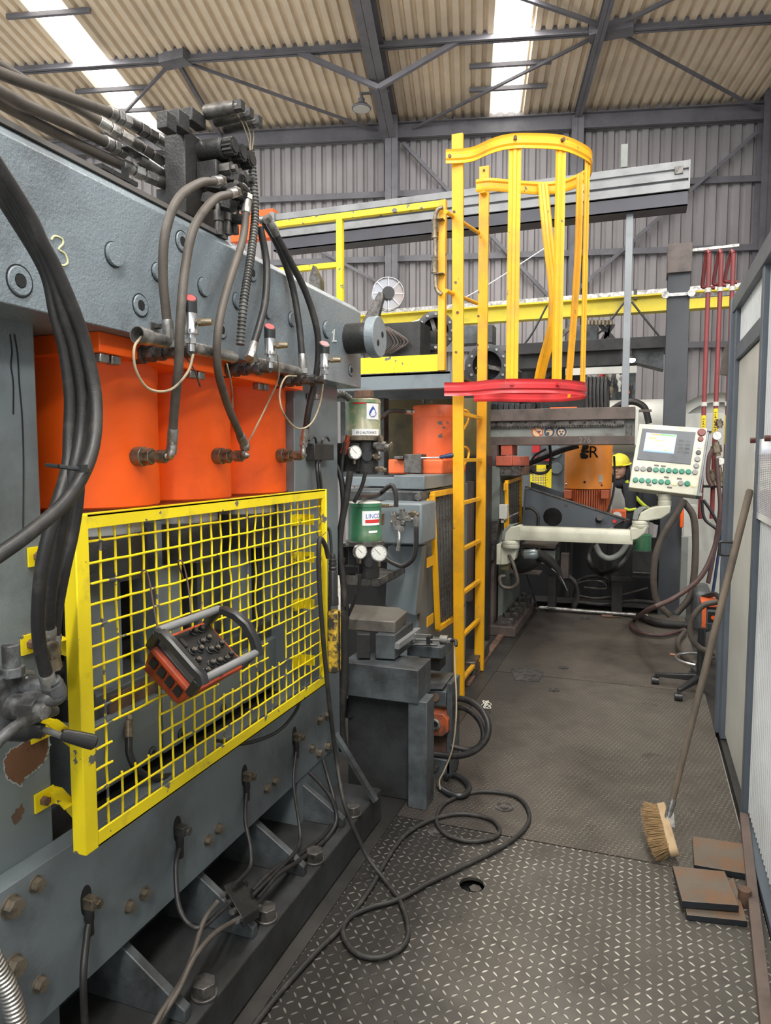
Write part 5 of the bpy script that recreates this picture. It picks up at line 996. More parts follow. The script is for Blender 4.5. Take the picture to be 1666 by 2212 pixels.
# ------------------------------------------------------------------ ladder with safety cage
XLd = -1.12
lad = thing('caged_ladder', PZ(992, 1505), 'tall yellow fixed ladder with a cage of bent hoops and straps', 'ladder')
def U_prof(w_, d): h = w_ / 2; return [(-h, 0), (h, 0), (h, d), (h - .006, d), (h - .006, .006), (-h + .006, .006), (-h + .006, d), (-h, d)]
n0, n1_ = PX(989, 290, XLd), PX(992, 1505, XLd); f0, f1 = PX(1047, 360, XLd), PX(1035, 1454, XLd)
n1_.z = 0; f1.z = 0.0
def stile(a, b, nm='stile'):
    return build(nm, MB().bar(a, b, .03, .07, (1, 0, 0)), AMBER, lad, bevel=.003)
stile(n0, n1_); stile(f0, f1)
for y in (895, 994, 1086, 1185, 1279, 1370, 1463):
    z = PX(1002, y, XLd).z
    a = n0.lerp(n1_, (z - n0.z) / (n1_.z - n0.z)); b = f0.lerp(f1, (z - f0.z) / (f1.z - f0.z)); build('rung', MB().bar(a + Vector((0, .033, 0)), b - Vector((0, .033, 0)), .028, .024, (0, 0, 1)), AMBER, lad, bevel=.002)
for x, y in ((986, 612), (990, 676), (987, 762), (983, 460)):
    q = PX(x, y, XLd) + Vector((0, -.016, 0)); build('bolt', MB().hex(q, q + Vector((0, -.008, 0)), .009), RUST, lad)
for x, y in ((1035, 684), (1033, 746), (1031, 796), (1047, 370)):
    q = PX(x, y, XLd) + Vector((0, -.016, 0)); build('bolt', MB().hex(q, q + Vector((0, -.008, 0)), .009), RUST, lad)
zh = PX(989, 342, XLd).z
fr = [(966, 342), (999, 341), (1028, 336), (1064, 320), (1105, 310), (1160, 309), (1215, 313), (1257, 329), (1279, 348)]
bk = [(1270, 380), (1229, 402), (1182, 410), (1133, 408), (1100, 405), (1058, 402), (1031, 405)]
hoop = [PZ(x, y, zh) for x, y in fr + bk]
HP = [(-.003, -.042), (.003, -.042), (.010, -.030), (.010, -.022), (.002, -.012), (.002, .012), (.010, .022), (.010, .030), (.003, .042), (-.003, .042), (.004, .030), (.004, .022), (-.004, .012), (-.004, -.012), (.004, -.022), (.004, -.030)]
HP = [(-a, b) for a, b in HP]
def smoothpath(pts, k=5):
    q = []; P = [pts[0] * 2 - pts[1]] + pts + [pts[-1] * 2 - pts[-2]]
    for i in range(1, len(P) - 2):
        for j in range(k):
            t = j / k; a, b, c, d = P[i - 1], P[i], P[i + 1], P[i + 2]; q.append(0.5 * ((2 * b) + (c - a) * t + (2 * a - 5 * b + 4 * c - d) * t * t + (3 * b - a - 3 * c + d) * t ** 3))
    return q + [pts[-1]]
hs_ = [p + Vector((0, -.03, 0)) for p in smoothpath(hoop)]
build('cage_hoop', MB().sweep(hs_, HP, (0, 0, 1)), AMBER, lad)
zr = PX(989, 843, XLd).z
red = [Vector((p.x, p.y, zr)) for p in hs_]
build('cage_hoop', MB().sweep(red, HP, (0, 0, 1)), REDP, lad, label='red painted bottom hoop')
def hooppt(px, back):
    best = None
    for i, p in enumerate(hs_):
        x, y = _proj(p)
        if (i > len(hs_) * .56) == back:
            if best is None or abs(x - px) < best[0]: best = (abs(x - px), p, i)
    p, i = best[1], best[2]; d = (hs_[min(i + 1, len(hs_) - 1)] - hs_[max(i - 1, 0)]).normalized(); return p, d
CHN = [(-.036, 0), (-.030, .008), (-.014, .010), (-.008, .004), (.008, .004), (.014, .010), (.030, .008), (.036, 0), (.030, .004), (.014, .006), (.008, 0), (-.008, 0), (-.014, .006), (-.030, .004)]
def strap(path, inward): build('cage_strap', MB().sweep(path, CHN, inward), AMBER, lad)
ctr = sum(hs_, Vector()) / len(hs_)
for px, back in ((1112, False), (1216, False), (1274, False), (1252, True)):
    p, d = hooppt(px, back); inn = (ctr - p); inn.z = 0; inn.normalize(); inn = (inn - d * inn.dot(d)).normalized()
    o_ = inn * .006; L = zh - zr; sway = [0, 0, 0, 0] if not back else [0, .0, -.02, -.05]
    strap([Vector((p.x, p.y, zh + .03 - (L + .05) * k / 10)) + o_ + d * (-.0 if not back else -.09 * max(0, (k - 3) / 7) ** 1.3 * -1) for k in range(11)], inn)
p, d = hooppt(1173, True); inn = (ctr - p); inn.z = 0; inn.normalize()
bt = [(1173, 398), (1178, 450), (1184, 510), (1191, 570), (1197, 625), (1197, 670), (1193, 710), (1183, 750), (1173, 785), (1165, 822)]
bp_ = [PY(x, y, p.y - .02 - .10 * math.sin(math.pi * k / 9)) for k, (x, y) in enumerate(bt)]
build('cage_strap', MB().sweep(smoothpath(bp_, 3), CHN, (.2, -1, 0)), AMBER, lad)
for px in (1112, 1216):
    for z in (zh + .012, zr + .012):
        p, d = hooppt(px, False); n_ = Vector((d.y, -d.x, 0)); build('bolt', MB().hex(Vector((p.x, p.y, z)) + n_ * .0, Vector((p.x, p.y, z)) + n_ * .022, .012), RUST if z > 3 else REDP, lad)
for x in (976, 1003): a = PX(x, 344, XLd) + Vector((0, -.042, 0)); build('bolt', MB().hex(a, a + Vector((0, -.012, 0)), .011), RUST, lad)
q = PX(1047, 405, XLd); build('hoop_clip', MB().box(q + Vector((-.02, -.07, -.06)), q + Vector((.024, .05, .05))), AMBER, lad, bevel=.003)
for a, b in (((963, 457), (1034, 503)), ((963, 628), (1030, 655))):
    build('tie_bar', MB().cyl(PX(*a, XLd - .03), PX(*b, XLd - .03), .013, n=14), AMBER, lad)
for y in (885, 965):
    pp_ = [PX(x, yy, XLd - .03) for x, yy in ((1000, y), (1008, y + 2), (1013, y + 10), (1011, y + 25), (1002, y + 42))]; build('hook', MB().tube(pp_, .008), AMBER, lad)
# ladder foot rail and angle
build('floor_angle', MB().bar(PZ(1008, 1478, .01), PZ(1086, 1368, .01), .05, .02), RUST, label='rusty floor angle running back beside the ladder foot', cat='steel angle')
ft = thing('base_rail', PZ(1040, 1440), 'grey block rail on the floor behind the ladder foot', 'rail'); build('rail_block', MB().prism([PZ(1005, 1430, .12), PZ(1028, 1430, .12), PZ(1058, 1384, .12), PZ(1036, 1384, .12)], (0, 0, -.12)), DSTEEL, ft, bevel=.004)
# ------------------------------------------------------------------ access platform and its railing
Yp = 4.42
pl = thing('access_platform', PY(790, 835, Yp), 'grey access platform with a yellow toe board above the second press', 'platform')
zp0, zp1 = PY(960, 838, Yp).z, PY(960, 802, Yp).z; xr = PY(973, 800, Yp).x; xl = -3.2
build('platform_beam', MB().box((xl, Yp, zp0), (xr, Yp + .06, zp1)).box((xl, Yp + .8, zp0), (xr, Yp + .86, zp1)), GREY, pl, bevel=.003)
build('deck', MB().box((xl, Yp + .0, zp1 - .015), (xr, Yp + .85, zp1 + .0)), GRIME, pl)
build('end_bracket', MB().box((xr - .0, Yp + .0, zp0 + .02), (xr + .05, Yp + .08, zp1 + .0)), GREY, pl, bevel=.003)
zt0, zt1 = PY(960, 801, Yp).z, PY(960, 765, Yp).z
build('toe_board', MB().box((xl, Yp - .012, zt0), (xr - .06, Yp - .004, zt1)), YELLOW, pl)
rl = thing('platform_railing', PY(955, 765, Yp), 'yellow tube railing round the access platform', 'railing')
zr1 = PY(955, 434, Yp).z; xpo = PY(956, 600, Yp).x; zm1 = PY(740, 571, Yp).z
build('post', MB().box((xpo - .023, Yp - .0215, zt0), (xpo + .0235, Yp + .0215, zr1 + .0015)), AMBER, rl, bevel=.003)
x2 = PY(735, 560, Yp).x; build('post', MB().box((x2 - .022, Yp - .0185, zt0), (x2 + .022, Yp + .0185, zr1 - .004)), YELLOW, rl, bevel=.003)
build('top_rail', MB().box((-2.4, Yp - .02, zr1 - .04), (xpo + .022, Yp + .02, zr1)), YELLOW, rl, bevel=.003); build('mid_rail', MB().box((-2.4, Yp - .02, zm1 - .02), (x2, Yp + .02, zm1 + .015)), YELLOW, rl, bevel=.003)
gh = thing('gate_hinge', PY(943, 620, Yp - .06), 'worn brass coloured gate hinge tube on the railing post', 'hinge')
build('hinge_tube', MB().tube([PY(x, y, Yp - .05) for x, y in ((957, 448), (947, 452), (941, 466), (940, 490), (941, 560), (941, 610), (945, 628), (954, 636))], .013), BRASS, gh)
for y0_, y1_ in ((478, 515), (560, 590)): build('hinge_barrel', MB().lathe(PY(939, y1_, Yp - .05), (0, 0, 1), [(0, .022), (.01, .022), (.012, .018), (PY(939, y0_, Yp).z - PY(939, y1_, Yp).z, .018), (PY(939, y0_, Yp).z - PY(939, y1_, Yp).z + .01, .022)], 16), BRASS, gh)
for y in (475, 592): build('hinge_strap', MB().box(PY(936, y - 2, Yp - .075), PY(962, y + 2, Yp - .02)), BRASS, gh)
# ------------------------------------------------------------------ bridge rail across the aisle (Y about 6.5)
YB = 6.5
br_ = thing('rail_bridge', PY(1210, 960, YB), 'dark cross rail with a toothed rack and three round safety signs above the aisle', 'machine rail')
BROWNST = paint('brown_oiled_steel', (.105, .08, .07), .45, dirt=(.05, .04, .035), d0=.45, d1=.7, scale=6)
WEBG = paint('web_grey_green', (.20, .215, .20), .45, dirt=(.1, .095, .085), scale=4)
fbox('top_flange', 1020, 886, 1372, 905, YB - .06, .36, BROWNST, br_); fbox('web', 1020, 904, 1376, 945, YB, .2, WEBG, br_); fbox('bottom_flange', 1020, 944, 1371, 960, YB - .06, .36, BROWNST, br_)
a, b = PY(1046, 909, YB - .03), PY(1349, 917, YB - .03); mb = MB().box((a.x, YB - .03, b.z), (b.x, YB, a.z)); n = 88
for i in range(n): x = a.x + (b.x - a.x) * (i + .2) / n; mb.box((x, YB - .03, b.z - .016), (x + (b.x - a.x) / n * .55, YB - .004, b.z))
rk = build('gear_rack', mb, DSTEEL, br_)
for k in range(9):
    q = PY(1072 + k * 32, 913, YB - .03); build('rack_screw', MB().cyl(q, q + Vector((0, -.004, 0)), .009, n=10), BLACK, rk)
fbox('end_plate', 1373, 884, 1378, 962, YB - .05, .3, WHITEP, br_); fbox('end_bracket', 1353, 918, 1365, 943, YB - .02, .02, DSTEEL, br_)
SKIN_S = plain('sign_tan', (.62, .42, .25), .6); SIGNB = plain('sign_blue', (.03, .07, .12), .6)
def disc(c, r, mat, par, name='disc', off=0.0, n=28): return build(name, MB().cyl(c + Vector((0, -off, 0)), c + Vector((0, -off - .001, 0)), r, n=n), mat, par)
for k, x in enumerate((1161, 1187, 1213)):
    c = PY(x, 933, YB); r = .052; s_ = thing('safety_sign', c, ('round prohibition sign with a red ring and heart on the cross rail', 'round dark blue sign showing a face in a hard hat, middle of the three', 'round dark blue sign showing a face with goggles and mask, rightmost')[k], 'sign', 'round safety signs on the cross rail')
    disc(c, r, SKIN_S, s_, 'sign_plate'); disc(c, r * .92, SIGNB if k else SKIN_S, s_, 'sign_field', .001)
    if k == 0:
        build('red_ring', MB().lathe(c + Vector((0, -.002, 0)), (0, -1, 0), [(0, r * .8), (.0012, r * .8), (.0012, r * .98), (0, r * .98)], 28, close=False).bar(c + Vector((-r * .6, -.003, r * .6)), c + Vector((r * .6, -.003, -r * .6)), .009, .001, (0, -1, 0)), paint('sign_red', (.45, .08, .04), .6), s_)
        h_ = []
        for i in range(18):
            t_2 = 2 * math.pi * i / 18; h_.append(c + Vector((.016 + .0013 * 16 * math.sin(t_2) ** 3 * .8, -.0022, .0012 * (13 * math.cos(t_2) - 5 * math.cos(2 * t_2) - 2 * math.cos(3 * t_2)) * .8)))
        build('heart_mark', MB().prism(h_, (0, -.0005, 0)), SIGNB, s_)
    else:
        disc(c + Vector((0, 0, -.004)), r * .58, SKIN_S, s_, 'face_mark', .002); mb = MB()
        if k == 1: mb.box(c + Vector((-.035, -.0035, .012)), c + Vector((.04, -.003, .019))); mb.box(c + Vector((-.026, -.0035, -.03)), c + Vector((.0, -.003, -.002)))
        else:
            for sx in (-.013, .013): mb.cyl(c + Vector((sx, -.003, .002)), c + Vector((sx, -.0035, .002)), .009, n=14)
            mb.cyl(c + Vector((0, -.003, -.019)), c + Vector((0, -.0035, -.019)), .012, n=14)
        build('mask_mark', mb, SIGNB, s_)
words('chalk_number', '276', .07, plain('faint_chalk', (.17, .145, .13), .8), PY(1250, 957, YB - .062), (1, 0, .04), (0, 0, 1), br_)
ech = thing('energy_chain', PY(1100, 885, YB), 'black cable chain lying on the cross rail behind the red hoop', 'cable chain')
for k in range(9): fbox('chain_link', 1040 + k * 12, 872, 1050.5 + k * 12, 886, YB + .05, .1, BLKP, ech, .004)
a = PY(1145, 876, YB + .05); build('chain_turn', MB().lathe(a, (0, 1, 0), [(0, .1), (.1, .1), (.1, .05), (0, .05)], 24, close=False), BLKP, ech)
# post and linear axis beam
pz0, pz1 = PY(1350, 886, YB + .1), PY(1358, 452, YB + .1)
build('support_post', MB().box((pz0.x - .03, YB + .08, pz0.z), (pz0.x + .03, YB + .14, pz1.z)), paint('galvanised_post', (.21, .225, .24), .45, metal=.3, dirt=(.15, .15, .15), scale=4), label='slim galvanised post standing on the cross rail under the long silver beam', cat='post', bevel=.003)
ax_ = thing('linear_beam', PY(1100, 480, YB), 'long silver aluminium beam on a dark girder across the hall above the ladder', 'beam')
ex = PY(1489, 345, YB).x; e0, e1 = PY(1489, 345, YB).z, PY(1489, 407, YB).z; e2 = PY(1489, 441, YB).z; xl_ = PY(588, 490, YB).x
hh = e0 - e1; pf = [(0, 0), (.1, 0), (.1, hh * .28), (.07, hh * .30), (.07, hh * .36), (.1, hh * .38), (.1, hh * .62), (.08, hh * .64), (.08, hh * .72), (.1, hh * .74), (.1, hh), (0, hh)]
mb = MB().prism([(xl_, YB + .1 - a, e1 + b) for a, b in pf], (ex - xl_, 0, 0)); build('aluminium_profile', mb, ALU, ax_)
mb = MB().box((xl_, YB + .02, e2), (ex, YB + .22, e2 + .01)).box((xl_, YB + .02, e1 - .012), (ex, YB + .22, e1 - .002)).box((xl_, YB + .02, e2), (ex, YB + .03, e1 - .002)); build('girder', mb, paint('dark_violet_steel', (.05, .05, .065), .5), ax_)
build('end_cap', MB().box((ex, YB - .005, e1), (ex + .012, YB + .1, e0)), ALU, ax_); fbox('carriage_block', 1458, 360, 1476, 374, YB - .012, .02, DSTEEL, ax_)
fbox('top_bracket', 1342, 312, 1356, 360, YB + .02, .03, WEBG, ax_)
fbox('orange_end', 498, 462, 590, 512, YB - .02, .1, ORANGE, ax_); fbox('orange_cap', 582, 458, 592, 500, YB - .03, .12, ALU, ax_)
# ------------------------------------------------------------------ third press on the left beyond the ladder
p3 = thing('third_press', PY(1085, 1340, 6.2), 'third grey press with brown red blocks and a yellow side guard beyond the ladder', 'press')
Y3 = 6.25
REDBR = paint('brown_red_paint', (.42, .09, .05), .5, dirt=(.15, .06, .045), scale=9)
GG = paint('green_grey_paint', (.145, .165, .15), .5, dirt=(.07, .075, .07), scale=3)
xa = PY(1079, 1100, Y3).x
build('column', MB().box((PY(1020, 1000, Y3).x, Y3, PY(1060, 1124, Y3).z), (xa, Y3 + 1.1, PY(1060, 1008, Y3).z)), GG, p3, bevel=.004)
fbox('cap_block', 1079, 1007, 1124, 1028, Y3, 1.0, DSTEEL, p3); fbox('cap_block', 1124, 1008, 1136, 1026, Y3 + .02, .2, RUST, p3)
fbox('clamp_bar', 1072, 985, 1106, 1006, Y3 - .02, .3, REDBR, p3); fbox('clamp_bar', 1107, 986, 1132, 1006, Y3 - .01, .3, REDBR, p3)
fbox('dark_head', 1030, 962, 1072, 1008, Y3 + .1, .5, BROWNST, p3); fbox('red_block', 1082, 962, 1106, 984, Y3 + .2, .3, REDBR, p3)
fpoly('leg', [(1030, 1124), (1077, 1124), (1066, 1212), (1030, 1212)], Y3 - .08, .2, DSTEEL, p3); fbox('lower_leg', 1030, 1211, 1066, 1352, Y3 - .02, .4, BROWNST, p3)
b3 = PZ(1066, 1352); build('side_wall', MB().prism([(xa + .02, Y3 + .1, .1), (xa + .02, Y3 + 1.1, .1), (xa + .02, Y3 + 1.1, 1.0), (xa + .02, Y3 + .1, 1.0)], (-.04, 0, 0)), GG, p3)
build('foot', MB().box((-1.55, 6.18, 0), (-1.03, 7.45, .085)), BROWNST, p3, bevel=.004)
for k, yy in enumerate((6.3, 6.55, 6.8, 7.05, 7.3)): build('foot_bolt', MB().box((-1.2, yy - .06, .085), (-1.06, yy + .06, .15)).hex((-1.13, yy, .15), (-1.13, yy, .185), .032), DSTEEL, p3, bevel=.003)
mini_guard([(1094, 1042), (1125, 1031), (1124, 1150), (1097, 1160)], xa + .06, AMBER, 14, 7, 'small yellow mesh guard on the third press beyond the ladder', ((1092, 1051), (1093, 1136)))
q = PX(1086, 1124, xa + .09); sb = thing('switch_box', q, 'pale grey switch box on the third press next to its yellow guard', 'switch box')
fbox('box_body', 1078, 1090, 1095, 1122, 6.2, .08, WHITEP, sb, .006); fbox('cable_gland', 1082, 1122, 1088, 1130, 6.22, .03, WHITEP, sb)
# ------------------------------------------------------------------ control panel on its cream arm
YA = 6.0
arm = thing('swing_boom', PY(1100, 1200, YA), 'cream jointed support arm reaching across the aisle to the control panel', 'support arm')
def armlathe(name, px, y0_, y1_, w_, Y=YA + .05, mat=CREAM):
    c = PY(px, y1_, Y); h_ = PY(px, y0_, Y).z - c.z; r = abs(PY(px + w_ / 2, y1_, Y).x - c.x)
    return build(name, MB().lathe(c, (0, 0, 1), [(0, r * .94), (h_ * .1, r), (h_ * .42, r), (h_ * .45, r * .95), (h_ * .55, r * .95), (h_ * .58, r), (h_ * .9, r), (h_, r * .93)], 28), mat, arm)
hA, hB_ = PY(1125, 1138, YA).z, PY(1125, 1167, YA).z; xA0, xA1 = PY(1122, 1150, YA).x, PY(1368, 1150, YA).x; hm = hA - hB_
build('boom', MB().prism([(xA0, YA, hB_), (xA0, YA - .008, hB_ + hm * .3), (xA0, YA, hB_ + hm * .62), (xA0, YA - .0, hB_ + hm * .7), (xA0, YA + .02, hA), (xA0, YA + .12, hA), (xA0, YA + .14, hB_ + hm * .5), (xA0, YA + .12, hB_)], (xA1 - xA0, 0, 0)), CREAM, arm, bevel=.003)
armlathe('joint', 1104, 1166, 1183, 38); armlathe('joint', 1384, 1124, 1140, 38); armlathe('joint', 1436, 1066, 1094, 30)
fpoly('elbow', [(1088, 1168), (1092, 1150), (1104, 1138), (1122, 1135), (1126, 1137), (1126, 1168), (1110, 1168)], YA - .01, .13, CREAM, arm, .008); fpoly('elbow_cover', [(1083, 1168), (1085, 1148), (1098, 1135), (1118, 1131), (1104, 1139), (1093, 1151), (1089, 1168)], YA + .0, .11, WEBG, arm, .006)
fpoly('elbow', [(1362, 1140), (1398, 1138), (1394, 1152), (1378, 1165), (1362, 1169)], YA - .01, .13, CREAM, arm, .01)
fpoly('elbow', [(1378, 1125), (1384, 1108), (1402, 1098), (1420, 1094), (1450, 1092), (1449, 1108), (1430, 1121), (1412, 1124), (1400, 1126)], YA - .01, .12, CREAM, arm, .01); fpoly('elbow_cover', [(1366, 1123), (1370, 1104), (1382, 1096), (1402, 1094), (1390, 1102), (1381, 1112), (1378, 1124)], YA, .1, WEBG, arm, .006)
fpoly('wall_mount', [(1075, 1183), (1118, 1183), (1112, 1210), (1096, 1220), (1076, 1222)], YA + .05, .14, CREAM, arm, .01); fbox('mount_plate', 1073, 1176, 1081, 1220, YA - .0, .2, CREAM, arm, .003); fbox('mount_bracket', 1082, 1208, 1100, 1232, YA + .08, .08, OLIVE, arm)
TL, TR, BR_, BL = PY(1382, 915, YA + .10), PY(1529, 925, YA + .10), PY(1506, 1071, YA - .04), PY(1358, 1053, YA - .04)
pn = thing('operator_console', BL.lerp(BR_, .5), 'tilted cream control panel with a lit screen and rows of green buttons', 'control panel')
def pu(u, v, n=0.0):
    p = (BL.lerp(BR_, u)).lerp(TL.lerp(TR, u), v); return p + PN * n
PN = (BR_ - BL).cross(TL - BL).normalized();  PN = PN if PN.y < 0 else -PN
def pq(name, u0, u1, v0, v1, n0, n1, mat, par=None, bevel=.002): return build(name, MB().hexa([pu(u0, v0, n0), pu(u1, v0, n0), pu(u1, v1, n0), pu(u0, v1, n0)], [pu(u0, v0, n1), pu(u1, v0, n1), pu(u1, v1, n1), pu(u0, v1, n1)]), mat, par or pn, bevel=bevel)
pq('panel_case', 0, 1.0, 0, 1, -.13, 0, CREAM, bevel=.006); pq('side_profile', 1.0, 1.03, .02, .98, -.12, -.01, ALU); pq('side_profile', 1.035, 1.06, .02, .98, -.12, -.03, ALU); pq('corner_trim', 1.0, 1.07, .96, 1.0, -.12, 0, WEBG); pq('corner_trim', 1.0, 1.07, 0, .05, -.12, 0, WEBG)
bz = pq('screen_bezel', .055, .84, .44, .925, 0, .006, paint('bezel_grey', (.085, .095, .11), .4))
def scr(name, u0, u1, v0, v1, n, col, e): return pq(name, u0, u1, v0, v1, n, n + .0008, plain(name + '_%d' % int(u0 * 999 + v0 * 99), col, .4, emit=e), bz, 0)
scr('screen', .125, .575, .575, .865, .006, (.35, .5, .8), .62)
for a in ((.14, .56, .62, .70, (.85, .9, .95)), (.14, .56, .72, .80, (.95, .95, .85)), (.2, .33, .835, .86, (.9, .25, .08)), (.33, .56, .835, .86, (.15, .75, .1)), (.18, .28, .77, .80, (.75, .85, .1)), (.26, .40, .745, .765, (.8, .8, .15)), (.42, .52, .765, .785, (.9, .9, .3)), (.30, .42, .67, .685, (.3, .8, .2)), (.42, .48, .6, .625, (.4, .9, .1)), (.16, .24, .68, .715, (.6, .7, .85)), (.13, .57, .577, .595, (.15, .3, .7)), (.44, .55, .65, .69, (.7, .8, .95))): scr('screen_field', a[0], a[1], a[2], a[3], .007 + .0008 * (a[1] - a[0] < .4), a[4], .6)
for r_i in range(4):
    for c_i in range(2): pq('key_group', .62 + c_i * .1, .69 + c_i * .1, .60 + r_i * .055, .63 + r_i * .055, .006, .0075, DGREY, bz, 0)
pq('name_strip', .38, .56, .935, .96, 0, .002, WHITE)
GRN = plain('button_green', (.01, .20, .12), .35); RDB = plain('button_red', (.16, .02, .015), .4); YLB = plain('button_lit_yellow', (.85, .8, .35), .4, emit=.5); GYB = plain('button_grey', (.25, .25, .23), .4); WHB = plain('button_white', (.85, .8, .78), .4, emit=.3)
def btn(u, v, mat, r=.019, plate=True, lab=None):
    p = pu(u, v); t = build('push_button', MB().lathe(p, PN, [(0, r * 1.15), (.004, r * 1.15), (.004, r), (.014, r * .92)], 16), mat, pn)
    if plate: pq('legend_plate', u - .036, u + .036, v - .043, v + .053, 0, .0015, WHITEP, bevel=0)
for k, m_ in enumerate((GYB, GYB, BLKP, GRN, GRN, GRN, GRN, GRN, GRN, GYB)): btn(.075 + k * .094, .30 + .004 * k, m_, plate=k not in (2, 7))
for k, m_ in enumerate((GRN, GRN, GRN, GRN, GRN, GRN, YLB, GYB, GRN, YLB)): btn(.085 + k * .094, .125 + .004 * k, m_, plate=k != 9)
for k, (m_, r) in enumerate(((RDB, .028), (RDB, .019), (WHB, .019), (BLKP, .017), (GYB, .02), (GYB, .019))): btn(.925, .93 - k * .1, m_, r, plate=k > 2)
for u, v in ((.36, .365), (.46, .365), (.53, .205), (.72, .205), (.30, .06), (.60, .06)): pq('brown_tape', u - .04, u + .03, v, v + .025, 0, .002, BROWNST, bevel=0)
# hoses below the panel
GP = 'grey cable sleeves hanging below the control panel'
hose('panel_hose', [PY(1478, 1078, 5.95), PY(1462, 1110, 5.95), PY(1436, 1150, 5.95), PY(1418, 1195, 5.95), PY(1412, 1250, 5.97), PY(1420, 1300, 6.0), PY(1448, 1330, 6.02)], .026, RUBBERB, 'left grey cable sleeve sagging from the back of the control panel', group=GP)
hose('panel_hose', [PY(1478, 1085, 6.0), PY(1498, 1115, 6.0), PY(1503, 1170, 6.0), PY(1500, 1240, 6.0), PY(1490, 1290, 6.0), PY(1462, 1325, 6.0)], .026, RUBBERB, 'right grey cable sleeve sagging from the back of the control panel', group=GP)
TWN = paint('dark_red_hose', (.075, .045, .042), .5, dirt=(.13, .05, .045), scale=20)
hose('twin_hose', [PY(1556, 1120, 5.6), PY(1545, 1180, 5.6), PY(1515, 1245, 5.55), PY(1460, 1290, 5.5), PY(1400, 1318, 5.5)] + [PZ(*q, .03) for q in ((1372, 1338), (1364, 1352), (1382, 1366), (1430, 1372), (1480, 1360))], .018, TWN, 'dark red and black twin hose sweeping down to the floor below the panel')
hose('welding_lead', [PZ(1480, 1364, .03), PZ(1465, 1384, .03), PZ(1470, 1408, .03), PZ(1500, 1432, .03), PZ(1540, 1420, .03)], .02, RUBBERB, 'thick dirty cable curled on the floor left of the welding machine')
hose('welding_lead', [PY(1552, 1300, 5.0), PY(1520, 1308, 5.0), PY(1497, 1335, 5.0), PY(1492, 1370, 5.0), PY(1510, 1398, 5.0), PY(1545, 1412, 5.0)], .019, RUBBERB, 'thick dirty cable looping up in front of the orange welding machine')
hose('slack_hose', [PZ(1380, 1330, .04), PZ(1420, 1345, .04), PZ(1470, 1350, .04), PZ(1520, 1352, .04)], .035, CABLE, 'flat grey hose lying wrinkled behind the twin hose loop')
# arm cable at the left mount
hose('mount_cable', [PY(1100, 1200, 6.03), PY(1108, 1216, 5.98), PY(1114, 1235, 5.97), PY(1118, 1258, 5.97), PY(1104, 1270, 5.97), PY(1084, 1266, 5.97), PY(1080, 1248, 5.98), PY(1092, 1244, 6.0)], .016, RUBBERB, 'short brown cable loop under the wall mount of the cream arm')
# ------------------------------------------------------------------ orange motor, sloping frame and dark machine beyond
YM = 7.0
ORM = paint('motor_orange', (.72, .24, .03), .4, dirt=(.42, .12, .03), d0=.5, d1=.85, scale=3)
ORF = paint('motor_fin_red', (.40, .09, .03), .5, dirt=(.14, .045, .03), scale=8)
mt = thing('vertical_motor', PY(1270, 1120, YM), 'big orange vertical motor cover with a black painted letter above red cooling fins', 'motor')
c = PY(1270, 1055, YM + .28); r = abs(PY(1322, 1055, YM + .28).x - c.x); ht = PY(1270, 940, YM + .28).z - c.z
build('motor_cover', MB().lathe(c, (0, 0, 1), [(0, r), (ht * .98, r), (ht, r * .97)], 40), ORM, mt, bevel=.002)
mb = MB(); zf_ = PY(1270, 1120, YM + .28).z
for k in range(30):
    a = math.pi * (1 + (k + .5) / 30); d = Vector((math.cos(a), math.sin(a), 0)); mb.bar(c + d * r * .72 + Vector((0, 0, -.005)), Vector((c.x, c.y, zf_)) + d * r * .72, .014, r * .5, d)
build('cooling_fins', mb.cyl((c.x, c.y, zf_), (c.x, c.y, c.z - .005), r * .8), ORF, mt)
for x in (1226, 1306): fbox('fin_block', x - 8, 1059, x + 9, 1078, YM + .0, .1, ORF, mt, .006)
def on_cyl(name, text, size, a0, z, mat):
    o = words(name, text, size, mat, (0, 0, 0), (1, 0, 0), (0, 0, 1), None, .0001); o.parent = mt; of = org(mt)
    for v in o.data.vertices: a = a0 + v.co.x / r; v.co = Vector((c.x + (r + .002) * math.sin(a), c.y - (r + .002) * math.cos(a), z + v.co.z)) - of
on_cyl('painted_letter', 'R', .16, .06, c.z + .305, BLACK)
mb = MB(); random.seed(3)
for k in range(9):
    q = c + Vector((-.02 + random.uniform(-.03, .03), 0, .33 + random.uniform(-.02, .09))); a = math.asin(max(-1, min(1, (q.x - c.x) / r))); s_ = r + .001
    mb.ball((c.x + s_ * math.sin(a) , c.y - s_ * math.cos(a), q.z), (random.uniform(.012, .03), .002, random.uniform(.012, .03)), 8)
build('paint_blot', mb, BLACK, mt)
for x, y, m_ in ((1222, 1047, CHROME), (1300, 1048, RUST), (1264, 1041, BLACK)): q = PY(x, y, YM + .1); qa = math.asin(max(-1, min(1, (q.x - c.x) / r))); q = Vector((c.x + r * math.sin(qa), c.y - r * math.cos(qa), q.z)); build('cover_screw', MB().ball(q, .012, 8), m_, mt)
a_ = .62; build('rating_plate', MB().box((c.x + r * math.sin(a_) - .016, c.y - r * math.cos(a_) - .012, c.z + .07), (c.x + r * math.sin(a_) + .016, c.y - r * math.cos(a_) + .01, c.z + .14)), WHITEP, mt)
sl = thing('sloping_frame', PY(1240, 1140, 6.75), 'dark grey sloping machine frame plate with a round opening under the orange motor', 'machine frame')
SLG = paint('slate_frame', (.075, .087, .10), .45, dirt=(.035, .04, .045), scale=3)
Ys = 6.75; ca, cr_ = PY(1194, 1117, Ys), .088; n = 32
outer = [PY(x, y, Ys) for x, y in ((1134, 1051), (1360, 1124), (1360, 1142), (1126, 1150))]
